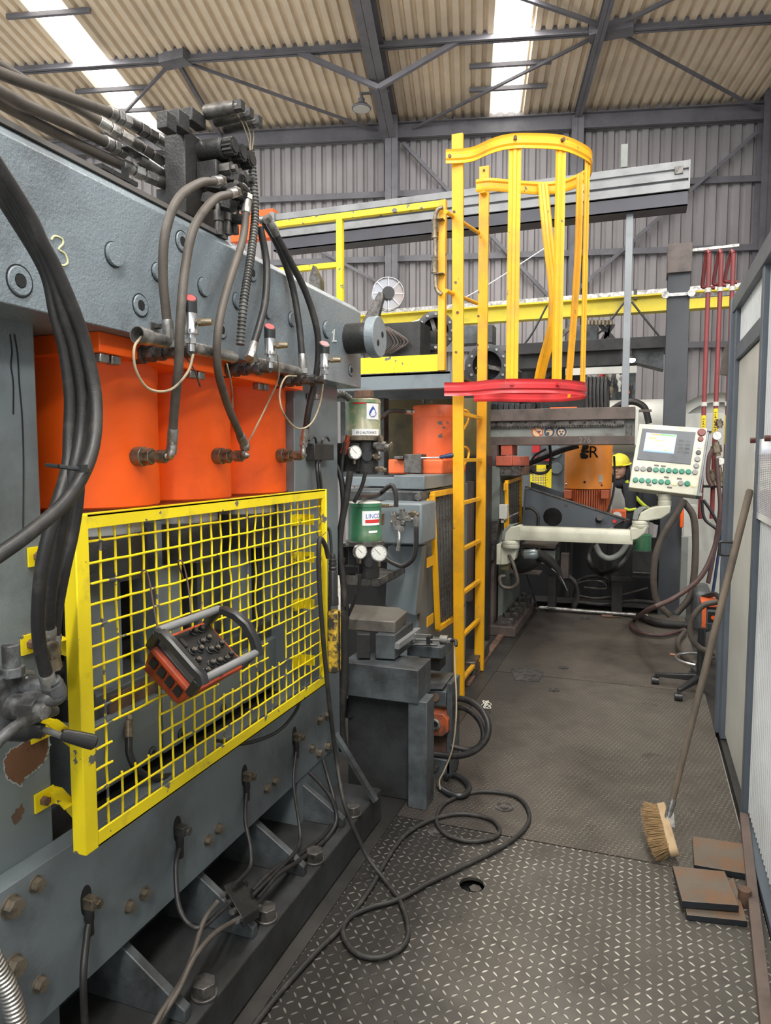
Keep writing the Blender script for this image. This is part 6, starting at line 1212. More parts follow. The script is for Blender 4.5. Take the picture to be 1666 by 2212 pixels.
def plate_round(out, c, r, dep, name, mat, par):
    mb = MB(); ring = []
    for i in range(n):
        a = 2 * math.pi * i / n; d = Vector((math.cos(a), 0, math.sin(a))); best = None
        for p, q in zip(out, out[1:] + out[:1]):
            e = q - p; den = d.x * e.z - d.z * e.x
            if abs(den) < 1e-9: continue
            t = ((p.x - c.x) * e.z - (p.z - c.z) * e.x) / den; s = ((p.x - c.x) * d.z - (p.z - c.z) * d.x) / den
            if t > 0 and -1e-6 <= s <= 1.000001 and (best is None or t < best): best = t
        ring.append((c + d * r, c + d * max(best, r * 1.01)))
    for (a, b), (d2, e2_) in zip(ring, ring[1:] + ring[:1]):
        mb.face([a, b, e2_, d2]); mb.face([a, d2, d2 + Vector((0, dep, 0)), a + Vector((0, dep, 0))])
    return build(name, mb, mat, par, smooth=False)
plate_round(outer, ca, cr_, .02, 'frame_plate', SLG, sl)
fpoly('rear_plate', [(1146, 1041), (1225, 1066), (1225, 1085), (1146, 1060)], Ys + .35, .02, SLG, sl); fpoly('top_edge', [(1134, 1050), (1360, 1123), (1360, 1126), (1134, 1053)], Ys - .01, .06, DSTEEL, sl)
fbox('back_cover', 1128, 1095, 1250, 1170, Ys + .3, .05, GRIME, sl); a = PY(1223, 1092, Ys); disc(a, .018, DSTEEL, sl, 'bolt', .001); disc(PY(1328, 1126, Ys - .01), .017, REDI, sl, 'red_button', .004)
ou = thing('orange_unit', PY(1335, 1130, 7.3), 'small orange box with a round dial under the person at the back', 'machine box'); fbox('unit_box', 1322, 1102, 1352, 1126, 7.3, .2, ORANGE2, ou, .01); a = PY(1337, 1126, 7.3); build('pedestal', MB().box((a.x - .05, 7.35, 0), (a.x + .05, 7.45, a.z)), GRIME, ou); disc(PY(1333, 1115, 7.3), .045, FACE, ou, 'dial', .002)
# dark base machine below the arm
dm = thing('base_machine', PY(1250, 1310, 7.3), 'low black oily machine base full of hoses under the cream arm', 'machine')
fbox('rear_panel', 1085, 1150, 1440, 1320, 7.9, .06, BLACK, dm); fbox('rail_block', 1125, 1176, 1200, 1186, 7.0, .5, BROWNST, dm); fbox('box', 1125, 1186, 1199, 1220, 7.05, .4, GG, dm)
fbox('brown_plate', 1212, 1196, 1228, 1250, 7.1, .1, BROWNST, dm); fbox('upright', 1184, 1245, 1200, 1312, 7.2, .12, GRIME, dm); fbox('shelf', 1075, 1234, 1166, 1243, 6.7, .2, BROWNST, dm)
fbox('upright', 1224, 1165, 1231, 1290, 7.5, .06, GRIME, dm); fbox('upright', 1305, 1160, 1311, 1240, 7.5, .06, GRIME, dm); fbox('sill', 1130, 1296, 1420, 1316, 7.55, .3, GRIME, dm); fbox('box', 1320, 1245, 1370, 1258, 7.3, .1, GRIME, dm)
fbox('valve_bank', 1366, 1190, 1408, 1250, 7.2, .2, GRIME, dm); gp3 = PY(1386, 1190, 7.3); build('green_reservoir', MB().lathe(gp3, (0, 0, 1), [(0, .09), (.16, .09), (.165, .085)], 24), PG2, dm)
fbox('light_strip', 1366, 1236, 1408, 1240, 7.15, .05, DSTEEL, dm)
GD = 'hoses on the black machine base'
for pts, r_, m_, lab in (([(1284, 1168), (1272, 1195), (1278, 1222), (1300, 1238), (1330, 1228), (1352, 1205), (1368, 1170)], .028, RUBBER, 'black hose hanging in a deep loop under the cream arm'), ([(1286, 1176), (1298, 1198), (1318, 1206), (1340, 1196), (1356, 1175), (1370, 1160)], .028, WEBG, 'light grey smooth hose curving under the right end of the cream arm'),
    ([(1296, 1118), (1284, 1140), (1275, 1165)], .03, RUBBER, 'bundle of black hoses crossing the sloping frame plate'), ([(1235, 1280), (1245, 1258), (1268, 1246), (1300, 1246), (1315, 1254), (1315, 1268)], .016, RUBBER, 'thin black pipe loop low in the machine base, upper one'), ([(1240, 1262), (1270, 1254), (1300, 1256), (1312, 1268), (1300, 1272), (1262, 1268)], .012, DSTEEL, 'thin steel pipe loop low in the machine base, inner one'),
    ([(1200, 1252), (1226, 1246), (1244, 1262), (1248, 1290), (1240, 1312)], .028, CABLE, 'thick black hose dropping to the floor left of the pipe loops'), ([(1136, 1240), (1148, 1275), (1160, 1310)], .013, CABLE, 'black hose slanting down from the torch to the steel floor pipe'), ([(1245, 1285), (1290, 1292), (1350, 1283), (1400, 1270)], .01, RUBBERB, 'thin dusty line running along the bottom of the machine base'),
    ([(1135, 1098), (1150, 1099), (1162, 1112), (1163, 1135)], .014, GRIME, 'bent dark pipe left of the round opening'), ([(1250, 1300), (1300, 1305), (1360, 1298), (1415, 1302)], .02, CABLE, 'dark hose lying along the foot of the machine base')):
    hose('machine_hose', [PY(x, y, 7.0 if y < 1230 else 7.4) if y > 1135 else PY(x, y, 6.68) for x, y in pts], r_, m_, lab, group=GD, n=10)
tc = thing('torch_holder', PY(1145, 1240, 6.3), 'black welding mask and torch with a silver shield resting by the cream arm mount', 'welding torch')
build('holder_body', MB().lathe(PY(1108, 1222, 6.35), PY(1160, 1205, 6.3) - PY(1108, 1222, 6.35), [(0, .05), (.05, .09), (.14, .095), (.22, .08), (.25, .07)], 20), BLKP, tc)
build('shield', MB().lathe(PY(1128, 1200, 6.28), PY(1165, 1196, 6.26) - PY(1128, 1200, 6.28), [(0, .02), (.03, .05), (.12, .05), (.15, .03)], 16), paint('foil_shield', (.35, .42, .43), .3, metal=.6), tc)
build('torch_neck', MB().tube([PY(1158, 1195, 6.3), PY(1185, 1210, 6.3), PY(1205, 1232, 6.3), PY(1212, 1252, 6.3), PY(1220, 1262, 6.3)], [.05, .045, .03, .022, .01], n=12), CABLE, tc); build('trigger_guard', MB().tube([PY(1192, 1228, 6.28), PY(1210, 1245, 6.28), PY(1226, 1276, 6.28)], .005), STEEL, tc)
build('floor_pipe', MB().cyl(PZ(1165, 1313, .03), PZ(1400, 1330, .03), .02).cyl(PZ(1180, 1314, .03), PZ(1184, 1314.3, .03), .026), STEEL, label='long steel pipe on the floor along the front of the black machine base', cat='pipe')
build('floor_tool', MB().lathe(PZ(1300, 1330, .015), PZ(1342, 1333, .01) - PZ(1300, 1330, .015), [(0, .014), (.1, .016), (.11, .006), (.2, .005)], 12), RUST, label='small tool with a brown handle lying before the floor pipe', cat='tool')
build('copper_scrap', MB().tube([PZ(1448, 1414, .006), PZ(1458, 1415, .006), PZ(1470, 1418, .006)], .005, n=6).tube([PZ(1447, 1412, .006), PZ(1452, 1412, .01), PZ(1469, 1416, .006)], .004, n=6), paint('copper', (.7, .35, .22), .4, metal=.6), label='bright scrap of copper wire lying on the floor plates', cat='wire scrap')
# ------------------------------------------------------------------ column, pipes and machines at the back
YC = 7.6
cl = thing('steel_column', PY(1430, 1330, YC), 'dark grey I section column with a boxed top behind the control panel', 'column')
xc0, xc1 = PY(1437, 800, YC).x, PY(1485, 800, YC).x; zc1 = PY(1465, 588, YC).z; zc2 = PY(1465, 528, YC).z
build('front_flange', MB().box((xc0, YC, 0), (xc1, YC + .015, zc1)).box((xc0, YC + .22, 0), (xc1, YC + .235, zc1)).box(((xc0 + xc1) / 2 - .006, YC + .015, 0), ((xc0 + xc1) / 2 + .006, YC + .22, zc1)), paint('column_grey', (.045, .05, .058), .55, dirt=(.03, .033, .038), scale=2), cl)
build('boxed_top', MB().box((xc0 - .01, YC - .04, zc1 - .01), (xc1 + .01, YC + .28, zc2)), BROWNST, cl, bevel=.004)
ce = PY(1438, 638, YC - .03); cf = PY(1494, 634, YC - .03)
build('clamp_strut', MB().bar(ce, cf, .02, .03).cyl(ce + Vector((0, -.03, 0)), ce, .035).cyl(cf + Vector((0, -.03, 0)), cf, .035), STEEL, cl)
trimr = thing('pipe_strut', PY(1500, 640, YC), 'galvanised strut rail running right from the column to carry the red pipes', 'strut'); build('strut_rail', MB().bar(PY(1488, 640, YC + .02), PY(1606, 632, YC + .3), .04, .04), STEEL, trimr)
build('strut_rail', MB().bar(PY(1496, 541, YC + .02), PY(1597, 530, YC + .02), .025, .025), STEEL, trimr)
PIPER = paint('maroon_pipe', (.20, .035, .035), .45, dirt=(.12, .035, .035), scale=5)
YLAB = plain('pipe_label_yellow', (.8, .6, .03), .5)
xs_ = [PY(x, 600, YC - .05).x for x in (1531, 1557, 1583)]
for k, (x, yl, ltr) in enumerate(zip(xs_, (898, 884, 898), ('a', 'b', 'c'))):
    z1 = PY(1531 + 26 * k, 548, YC - .05).z; lab = ('left', 'middle', 'right')[k]; t = thing('red_pipe', (x, YC - .05, 0), '%s of the three maroon pipes dropping beside the column' % lab, 'pipe', 'maroon gas pipes')
    zb = PY(1520 + 26 * k, 1120, YC).z
    build('pipe_drop', MB().cyl((x, YC - .05, zb), (x, YC - .05, z1), .021, n=14), PIPER, t)
    qa, qb = PY(1518 + 24 * k, 614 - 6 * k, YC + .1), PY(1545 + 24 * k, 622 - 6 * k, YC + .1)
    build('pipe_bend', MB().tube([Vector((x, YC - .05, z1)), Vector((x - .01, YC - .02, z1 + .035)), Vector((x - .02, YC + .03, z1)), qa, qa + Vector((.02, 0, -.03)), qb], .018, n=10, smooth=3), PIPER, t)
    for zy in (600 + 0 * k, 874): zq = PY(1525, zy if zy > 700 else 630, YC).z; build('pipe_clip', MB().cyl((x, YC - .05, zq - .02), (x, YC - .05, zq + .02), .028, n=14), WHITEP, t)
    zl0, zl1 = PY(1520, yl, YC).z, PY(1520, yl + 62, YC).z
    l_ = build('yellow_label', MB().cyl((x, YC - .05, zl1), (x, YC - .05, zl0), .0225, n=14), YLAB, t)
    mb = MB(); random.seed(k)
    for i in range(int((zl0 - zl1 - .06) / .024)): zq = zl0 - .04 - i * .024; mb.box((x - .012, YC - .0735, zq), (x + .004 + .008 * random.random(), YC - .0715, zq + .006)); mb.box((x - .012 + .018 * random.random(), YC - .0735, zq), (x - .008 + .018 * random.random(), YC - .0715, zq + .016))
    build('label_print', mb, INKK, l_)
# gas station behind the panel, right
gs = thing('gas_station', PY(1550, 1200, 7.9), 'pale gas supply board with gauges and valves behind the control panel', 'gas board')
fbox('back_board', 1478, 894, 1580, 1300, 8.0, .06, WHITEP, gs); fbox('cream_plate', 1478, 1090, 1504, 1160, 7.4, .05, WHITEP, gs); fbox('orange_tube', 1470, 1100, 1476, 1140, 7.4, .04, ORANGE, gs, .008); fbox('black_rack', 1520, 1048, 1566, 1054, 7.5, .06, BLKP, gs)
def gauge_at(px, py, Y, r, label): return gauge(px, py, Y, r, (-.05, -1, 0), label)
gauge_at(1550, 941, 7.4, .042, 'upper round gauge on the gas board right of the control panel'); gauge_at(1557, 996, 7.4, .038, 'lower round gauge on the gas board right of the control panel')
cluster('gas_valves', 'brass gas valves and regulators hanging between the maroon pipes', [(1546, 955, 1550, 985, .04), (1541, 965, 1556, 966, .03), (1553, 1010, 1556, 1050, .035), (1536, 1015, 1545, 1045, .03), (1553, 905, 1555, 925, .03)], 7.4)
for k, pts in enumerate(([(1548, 990), (1552, 1040), (1556, 1100), (1545, 1180), (1530, 1260)], [(1538, 1050), (1530, 1030), (1532, 990), (1540, 970)], [(1520, 1080), (1540, 1110), (1560, 1150)], [(1516, 1080), (1522, 1120), (1545, 1140), (1560, 1155)], [(1560, 1150), (1552, 1200), (1540, 1280), (1530, 1310)])):
    hose('gas_hose', [PY(x, y, 7.3) for x, y in pts], .02 if k in (0, 1) else .014, (TWN, TWN, BLKP, BLKP, plain('dark_blue_hose', (.02, .035, .09), .5))[k], ('long dark red gas hose falling from the upper valve', 'short dark red gas hose bending up by the valves', 'thin black line slanting right below the panel corner', 'thin black line drooping below the panel corner', 'dark blue air hose against the cabin corner')[k], group='gas and air hoses by the cabin corner')
build('grey_post', MB().box(PY(1473, 1160, 7.0), PY(1481, 1330, 7.06)), WEBG, label='slim grey upright pipe behind the right cable sleeve', cat='post')
bw = PY(1545, 950, 8.4); build('large_wheel_guard', MB().lathe((bw.x, 8.35, bw.z), (0, 1, 0), [(0, .50), (.12, .50), (.12, .40), (0, .40)], 40, close=False).lathe((bw.x, 8.45, bw.z), (0, 1, 0), [(0, .40), (.02, .40)], 32), WHITEP, label='large pale round wheel guard behind the maroon pipes', cat='wheel guard')
# welding machine and chair at the cabin corner
wm = thing('welding_machine', PZ(1525, 1385), 'dark grey welding machine with an orange frame near the cabin corner', 'welding machine')
fbox('grey_case', 1502, 1278, 1538, 1368, 5.75, .45, DGREY, wm, .03); fbox('front_case', 1522, 1316, 1562, 1352, 5.3, .3, GREY, wm, .008); fbox('display_recess', 1530, 1322, 1552, 1346, 5.29, .02, BLACK, wm)
fbox('orange_bar', 1518, 1312, 1524, 1388, 5.28, .04, ORANGE2, wm); fbox('orange_bar', 1518, 1306, 1560, 1313, 5.28, .3, ORANGE2, wm); disc(PY(1541, 1334, 5.28), .014, ORANGE, wm, 'indicator', .003)
build('handle', MB().tube([PY(1520, 1290, 5.6), PY(1545, 1284, 5.5), PY(1556, 1296, 5.4)], .018), BLKP, wm)
ch_ = thing('office_chair', PZ(1545, 1510), 'black five star chair base with castors and a silver foot ring at the cabin corner', 'chair')
cc = PZ(1562, 1500, 0); cc = Vector((.40 - .02, cc.y + .02, 0)); cc.x = .40
for k in range(5):
    a = math.radians(168 + 72 * k); e = cc + Vector((math.cos(a), math.sin(a), 0)) * .29
    if e.x > .43: continue
    l_ = build('leg', MB().hexa([cc + Vector((-.02 * math.sin(a), .02 * math.cos(a), .07)), cc + Vector((.02 * math.sin(a), -.02 * math.cos(a), .07)), e + Vector((.014 * math.sin(a), -.014 * math.cos(a), .055)), e + Vector((-.014 * math.sin(a), .014 * math.cos(a), .055))], [cc + Vector((-.02 * math.sin(a), .02 * math.cos(a), .12)), cc + Vector((.02 * math.sin(a), -.02 * math.cos(a), .12)), e + Vector((.014 * math.sin(a), -.014 * math.cos(a), .08)), e + Vector((-.014 * math.sin(a), .014 * math.cos(a), .08))]), BLKP, ch_, bevel=.006)
    build('castor', MB().cyl(e + Vector((-.025, 0, .025)), e + Vector((.025, 0, .025)), .025, n=18).cyl(e + Vector((0, 0, .03)), e + Vector((0, 0, .06)), .012), BLKP, l_, bevel=.003)
build('gas_strut', MB().cyl(cc + Vector((0, 0, .06)), cc + Vector((0, 0, .44)), .025), BLKP, ch_)
build('foot_ring', MB().tube([cc + Vector((.16 * math.cos(math.radians(a)), .16 * math.sin(math.radians(a)), .22)) for a in range(95, 275, 20)], .010), CHROME, ch_)
# yellow crane girder and its grey rail
YY = 9.4
CY_ = paint('crane_yellow', (.58, .47, .02), .5, dirt=(.35, .28, .04), scale=2)
cg = thing('crane_girder', PY(1200, 690, YY), 'long yellow crane girder with a grey rail on top across the back of the hall', 'girder')
za, zb = PY(1180, 657, YY).z, PY(1180, 686, YY).z; xg0, xg1 = PY(700, 700, YY).x, PY(1640, 640, YY).x
build('yellow_web', MB().box((xg0, YY, zb), (xg1, YY + .02, za)).box((xg0, YY - .07, zb - .02), (xg1, YY + .09, zb)).box((xg0, YY - .07, za), (xg1, YY + .09, za + .02)), CY_, cg)
build('grey_rail', MB().box((xg0, YY - .05, za + .02), (xg1, YY + .0, za + .075)), STEEL, cg); fbox('rail_stop', 1370, 624, 1376, 646, YY - .06, .05, BLKP, cg)
for k, pts in enumerate((((1350, 652), (1300, 715), (1268, 728)), ((1365, 652), (1395, 690), (1426, 728)), ((560, 710), (850, 704), (1010, 640), (1190, 528)), ((1182, 660), (1150, 720), (1120, 760)), ((1120, 790), (1180, 740), (1240, 700)))):
    hose('slack_line', [PY(x, y, YY - .3) for x, y in pts], .012 if k != 2 else .007, BLKP if k != 2 else WHITE, ('thin black line falling left from the crane girder', 'thin black line falling right from the crane girder to the column', 'thin pale rope stretched up across the hall behind the ladder cage', 'short black line below the girder behind the cage', 'dark bar rising right behind the ladder cage')[k], 'line')
# dark machine table beyond, with lamp, hose rack and drum
dt = thing('dark_gantry', PY(1280, 800, 8.6), 'dark steel machine table high at the back below the yellow girder', 'machine table')
fbox('table_beam', 1120, 742, 1440, 750, 8.55, .6, GRIME, dt); fbox('table_web', 1120, 750, 1340, 788, 8.65, .3, GRIME, dt); fpoly('knee', [(1340, 750), (1434, 750), (1434, 798), (1378, 784), (1340, 786)], 8.65, .3, DGREY, dt)
fbox('clutter_box', 1236, 704, 1290, 736, 8.9, .3, DGREY, dt); fbox('dark_plate', 1262, 735, 1330, 742, 8.6, .3, BLKP, dt)
for x0, x1 in ((1300, 1325), (1308, 1318), (1330, 1296)): build('strut', MB().bar(PY(x0, 738, 8.8), PY(x1, 700, 8.8), .05, .05), GRIME, dt)
for k in range(7): build('coupling', MB().cyl(PY(1272 + 8 * k, 702, 8.7), PY(1272 + 8 * k, 692, 8.7), .02), BRASS, dt)
lp_ = thing('work_lamp', PY(1363, 780, 8.2), 'small lit work lamp glowing below the dark machine table', 'lamp'); a = PY(1364, 778, 8.3)
build('stem', MB().cyl(a, PY(1364, 752, 8.62), .012), GRIME, lp_); build('lamp_glass', MB().ball(a, (.045, .03, .028), 14), plain('lit_lamp', (1, .93, .8), .5, emit=14), lp_); build('lamp_hood', MB().lathe(a + Vector((0, 0, .015)), (0, 0, 1), [(0, .055), (.02, .04), (.03, .01)], 16), GRIME, lp_)
build('pale_bar', MB().box(PY(1222, 796, 8.1), PY(1376, 806, 8.15)), WHITEP, label='pale horizontal bar behind the right side of the ladder cage', cat='bar')
hr = thing('hose_rack', PY(1290, 820, 7.9), 'rack hung with looped dark cables behind the right of the red hoop', 'cable rack'); build('rack_post', MB().box(PY(1288, 820, 7.96), Vector((PY(1292, 820, 7.96).x, 8.0, 0))), GRIME, hr); build('rack_bar', MB().box(PY(1262, 818, 7.9), PY(1318, 821, 7.95)), DSTEEL, hr)
for k in range(6):
    x = 1268 + 8.2 * k; build('hung_cable', MB().tube([PY(x, 886 + (k % 3) * 4, 7.85), PY(x - 1, 850, 7.85), PY(x, 826, 7.87), PY(x + 2, 817, 7.92), PY(x + 4, 826, 8.0), PY(x + 4, 886, 8.0)], .02, n=8), RUBBER, hr)
sd_ = thing('tool_board', PY(1330, 860, 8.9), 'board hung with small coloured hand tools and hoses below the pale bar', 'tool board')
cols = (REDP, WHITEP, BRASS, BLKP, STEEL, ORANGE, DSTEEL, BLKP, WHITEP, REDP, STEEL, BLKP, DSTEEL, BRASS)
for k in range(14):
    x = 1302 + (k * 37 % 66); y = 800 + (k * 23 % 44); a = PY(x, y, 8.7); b = PY(x + (k % 3 - 1) * 4, y + 18 + (k % 4) * 5, 8.7); build('hung_tool', MB().lathe(a, b - a, [(0, .02), (.04, .03), (.08, .012), ((b - a).length, .016)], 8), cols[k], sd_)
fbox('board', 1300, 790, 1372, 868, 8.95, .02, DGREY, sd_)
dr = thing('white_drum', PY(1400, 960, 8.3), 'large pale metal drum behind the end of the cross rail', 'drum'); a, b = PY(1305, 918, 8.3), PY(1436, 918, 8.3)
build('drum_shell', MB().cyl((a.x, 8.7, a.z), (b.x, 8.7, a.z), .30, n=40), WHITEP, dr); build('black_hose_arch', MB().tube([PY(1322, 886, 8.2), PY(1345, 872, 8.2), PY(1370, 868, 8.2), (PY(1392, 880, 8.2)), PY(1400, 905, 8.2), PY(1402, 915, 8.2)], .035, n=10), RUBBER, dr)
build('angle_piece', MB().box(PY(1366, 885, 6.6), PY(1408, 890, 6.66)), BROWNST, label='short brown angle sticking out beyond the end of the cross rail', cat='angle')
oc = thing('far_orange_block', PY(1215, 886, 7.8), 'flat orange machine block seen just above the cross rail', 'machine block'); fbox('block', 1188, 880, 1246, 890, 7.8, .3, ORANGE, oc); a = PY(1236, 890, 7.85); build('column', MB().box((a.x - .04, 7.85, 0), (a.x + .04, 7.95, a.z)), GRIME, oc)
# rolls with flanged rings behind the platform
for k, (px, py, r, yq, lab) in enumerate(((941, 715, .17, 6.1, 'black flanged ring wheel with three spokes above the toe board, left and higher one'), (1052, 790, .19, 6.3, 'black flanged ring wheel with three spokes behind the ladder, right and lower one'))):
    c = PY(px, py, yq); t = thing('ring_wheel', c, lab, 'wheel', 'black flanged ring wheels'); d = Vector((.35, -1, -.05)).normalized(); u, v = _frame(d)
    RW = paint('ring_black_%d' % k, (.05, .053, .058), .4, metal=.3, dirt=(.02, .02, .02), scale=6)
    build('flange_ring', MB().lathe(c, d, [(-.12, r * .98), (0, r), (.012, r), (.014, r * .98), (.012, r * .68), (-.12, r * .68)], 40, close=False), RW, t)
    for i in range(12): w3 = u * math.cos(i * math.pi / 6) + v * math.sin(i * math.pi / 6); build('ring_bolt', MB().hex(c + w3 * r * .84 + d * .01, c + w3 * r * .84 + d * .026, .013), STEEL, t)
    build('stand', MB().bar(c - d * .07, c - d * .07 + Vector((0, 0, -.62 if k == 0 else -.35)), .12, .06), GRIME, t)
    for i in range(3): w3 = u * math.cos(2.1 * i + .3) + v * math.sin(2.1 * i + .3); build('spoke', MB().bar(c - d * .05, c + w3 * r * .72 - d * .05, .035, .01, d), DSTEEL, t)
    build('back_disc', MB().cyl(c - d * .11, c - d * .1, r * .7, n=32), BLACK, t)
cr_w = PY(838, 636, 5.9); wr_ = thing('cable_reel', cr_w, 'shiny clear edged cable reel on a black arm behind the platform', 'reel'); d = Vector((.45, -1, 0)).normalized(); u, v = _frame(d); R = .135
mb = MB()
for s_ in (-.05, .05):
    ring = [cr_w + d * s_ + (u * math.cos(2 * math.pi * i / 32) + v * math.sin(2 * math.pi * i / 32)) * R for i in range(33)]; mb.tube(ring, .004, n=6, smooth=1)
    for i in range(8): w3 = u * math.cos(i * math.pi / 4) + v * math.sin(i * math.pi / 4); mb.bar(cr_w + d * s_ + w3 * R * .35, cr_w + d * s_ + w3 * R, .006, .003, d)
build('reel_rim', mb, CHROME, wr_); build('reel_disc', MB().cyl(cr_w + d * .02, cr_w + d * .024, R * .96, n=32), plain('foil', (.55, .55, .57), .15, .8), wr_); build('hub', MB().cyl(cr_w - d * .06, cr_w + d * .07, R * .4, n=24), BLKP, wr_)
build('arm', MB().prism([PY(x, y, 5.75) for x, y in ((776, 706), (796, 668), (818, 630), (827, 632), (828, 640), (812, 706))], (0, .05, 0)), DSTEEL, wr_, bevel=.003)
bx = thing('cable_trough', PY(840, 765, 5.6), 'dark machine box behind the toe board draped with loose cables', 'machine box')
fbox('box_body', 812, 700, 908, 768, 5.7, .3, GRIME, bx); fbox('leg', 840, 768, 850, 880, 5.8, .06, GRIME, bx); fbox('cap', 800, 706, 835, 760, 5.75, .2, DGREY, bx)
for k in range(6): build('loose_cable', MB().tube([PY(812 + k * 5, 702 + k, 5.66), PY(830 + k * 8, 712 + k * 3, 5.64), PY(846 + k * 7, 740, 5.64), PY(840 + k * 5, 752, 5.64), PY(824 + k * 4, 764, 5.66)], .008, n=6), (CABLE, TWN, RUBBERB)[k % 3], bx)
build('machine_beam', MB().box(PY(985, 706, 7.2), PY(1072, 745, 7.4)), DGREY, label='grey machine beam end behind the ladder stiles', cat='beam')
build('brown_corner', MB().prism([PY(x, y, 4.2) for x, y in ((668, 640), (668, 600), (676, 572), (692, 606), (692, 640))], (0, .06, 0)).box(PY(672, 630, 4.22), Vector((PY(686, 630, 4.22).x, 4.25, 0))), DSTEEL, label='small dark triangular fin sticking up over the far end of the press beam', cat='bracket')
fx2 = thing('upper_machine', PY(720, 700, 7.4), 'dark machine mass low behind the ladder cage', 'machine'); fbox('body', 985, 800, 1110, 884, 7.4, .5, GRIME, fx2); fpoly('chute', [(1060, 884), (1075, 850), (1112, 838), (1130, 850), (1110, 884)], 7.2, .2, BLKP, fx2)
fbox('body', 1110, 800, 1262, 886, 9.3, .3, GRIME, fx2); build('lower_bars', MB().bar(PY(1110, 815, 9), PY(1240, 700, 9), .05, .05).bar(PY(1125, 850, 9), PY(1260, 760, 9), .07, .05), DSTEEL, fx2)
# far press with its own guard, seen under the cross rail
fp_ = thing('far_press', PY(1190, 1060, 8.8), 'distant grey press with a yellow mesh guard seen under the cross rail', 'press')
fbox('frame', 1120, 962, 1225, 1255, 9.0, .3, GREY, fp_); fbox('orange_part', 1150, 962, 1166, 978, 8.9, .1, REDP, fp_); fbox('red_beam', 1155, 986, 1190, 996, 8.9, .1, REDP, fp_)
a = PY(1203, 1011, 8.98); build('round_cap', MB().cyl(a, a + Vector((0, -.04, 0)), .07, n=24), BEAMG, fp_); a = PY(1200, 975, 8.98); build('round_cap', MB().cyl(a, a + Vector((0, -.04, 0)), .08, n=24), BEAMG, fp_)
fbox('pale_panel', 1146, 1012, 1178, 1052, 8.95, .01, WHITEP, fp_)
g = MB(); a, b = PY(1135, 1005, 8.8), PY(1192, 1054, 8.8)
for x0, y0_, x1, y1_ in ((1130, 1004, 1192, 1013), (1180, 1004, 1191, 1056), (1146, 1004, 1150, 1056)): p, q = PY(x0, y0_, 8.8), PY(x1, y1_, 8.8); g.box((p.x, 8.8, q.z), (q.x, 8.83, p.z))
for k in range(5): p = PY(1155 + 5.5 * k, 1012, 8.8); q = PY(1155 + 5.5 * k, 1054, 8.8); g.cyl(p, q, .006, n=5)
for k in range(7): p = PY(1150, 1017 + 6 * k, 8.8); q = PY(1182, 1017 + 6 * k, 8.8); g.cyl(p, q, .006, n=5)
build('mesh_guard', g, YELLOW, fp_)
build('black_cable_arc', MB().tube([PY(x, y, 6.9) for x, y in ((1106, 996), (1135, 1002), (1170, 990), (1215, 972), (1250, 962))], .028, n=10), RUBBER, label='thick black cable arching under the cross rail to the orange motor', cat='cable')
build('black_cable_arc', MB().tube([PY(x, y, 6.85) for x, y in ((1136, 1010), (1160, 1022), (1182, 1018), (1190, 995), (1188, 962))], .014, n=10).tube([PY(x, y, 6.85) for x, y in ((1140, 1014), (1155, 985), (1180, 970))], .01, n=8), RUBBER, label='thin black cable loop hanging left of the orange motor', cat='cable')
build('grey_cabinet', MB().box(PY(1326, 960, 9.0), Vector((PY(1376, 1060, 9.0).x, 9.3, 0))), WHITEP, label='pale cabinet behind the person in the yellow hard hat', cat='cabinet')
build('black_cable', MB().tube([PY(x, y, 6.9) for x, y in ((1327, 985), (1328, 1020), (1326, 1060), (1316, 1098), (1304, 1118))], .01, n=8), BLKP, label='black cable hanging at the right edge of the orange motor cover', cat='cable')
# machinery right at the cabin: tilted board
build('tilted_board', MB().prism([PY(x, y, 4.49) for x, y in ((1582, 722), (1586, 726), (1573, 812), (1556, 808), (1562, 760))], (0, .03, 0)), BROWNST, label='tilted brown board sticking out past the cabin corner above', cat='board')
# ------------------------------------------------------------------ person in a yellow hard hat
YQ = 8.25
hc_ = PY(1338, 1010, YQ); S_ = 1.0
who = thing('person', (hc_.x + .15, YQ + .1, 0), 'person in a yellow hard hat and dark jacket with hi-vis stripes leaning forward', 'person')
SKIN = paint('skin', (.50, .30, .22), .5, dirt=(.42, .24, .18), d0=.5, d1=.8, scale=20, bump=.05); DARKJ = paint('dark_jacket', (.022, .024, .032), .8, dirt=(.04, .042, .05), scale=10, bump=.4)
def skin_body(name, verts, edges, radii, mat, par, root=0, sub=2):
    me = bpy.data.meshes.new(name); of = org(par); me.from_pydata([Vector(v) - of for v in verts], edges, []); o = bpy.data.objects.new(name, me); COL.objects.link(o); o.parent = par
    m = o.modifiers.new('skin', 'SKIN'); me.skin_vertices or None
    bpy.context.view_layer.update()
    sv = me.skin_vertices[0].data if len(me.skin_vertices) else None
    if sv is None: return o
    for i, r in enumerate(radii): sv[i].radius = (r, r) if not isinstance(r, tuple) else r
    sv[root].use_root = True
    m2 = o.modifiers.new('sub', 'SUBSURF'); m2.levels = sub; m2.render_levels = sub; me.materials.append(mat)
    dg = bpy.context.evaluated_depsgraph_get(); me2 = bpy.data.meshes.new_from_object(o.evaluated_get(dg)); o.modifiers.clear(); o.data = me2; me2.materials.clear(); me2.materials.append(mat)
    me2.polygons.foreach_set('use_smooth', [True] * len(me2.polygons)); return o
h0 = hc_ + Vector((0, 0, -.02)); nk = h0 + Vector((.06, .06, -.14)); chs = h0 + Vector((.20, .10, -.28)); wst = h0 + Vector((.42, .16, -.50)); plv = Vector((h0.x + .52, YQ + .2, .92))
sL, sR = nk + Vector((.06, -.17, -.06)), nk + Vector((.14, .2, -.06)); eL_, eR = sL + Vector((.02, -.06, -.28)), sR + Vector((.0, .05, -.28)); wL, wR = eL_ + Vector((-.10, -.04, -.2)), eR + Vector((-.14, .0, -.2))
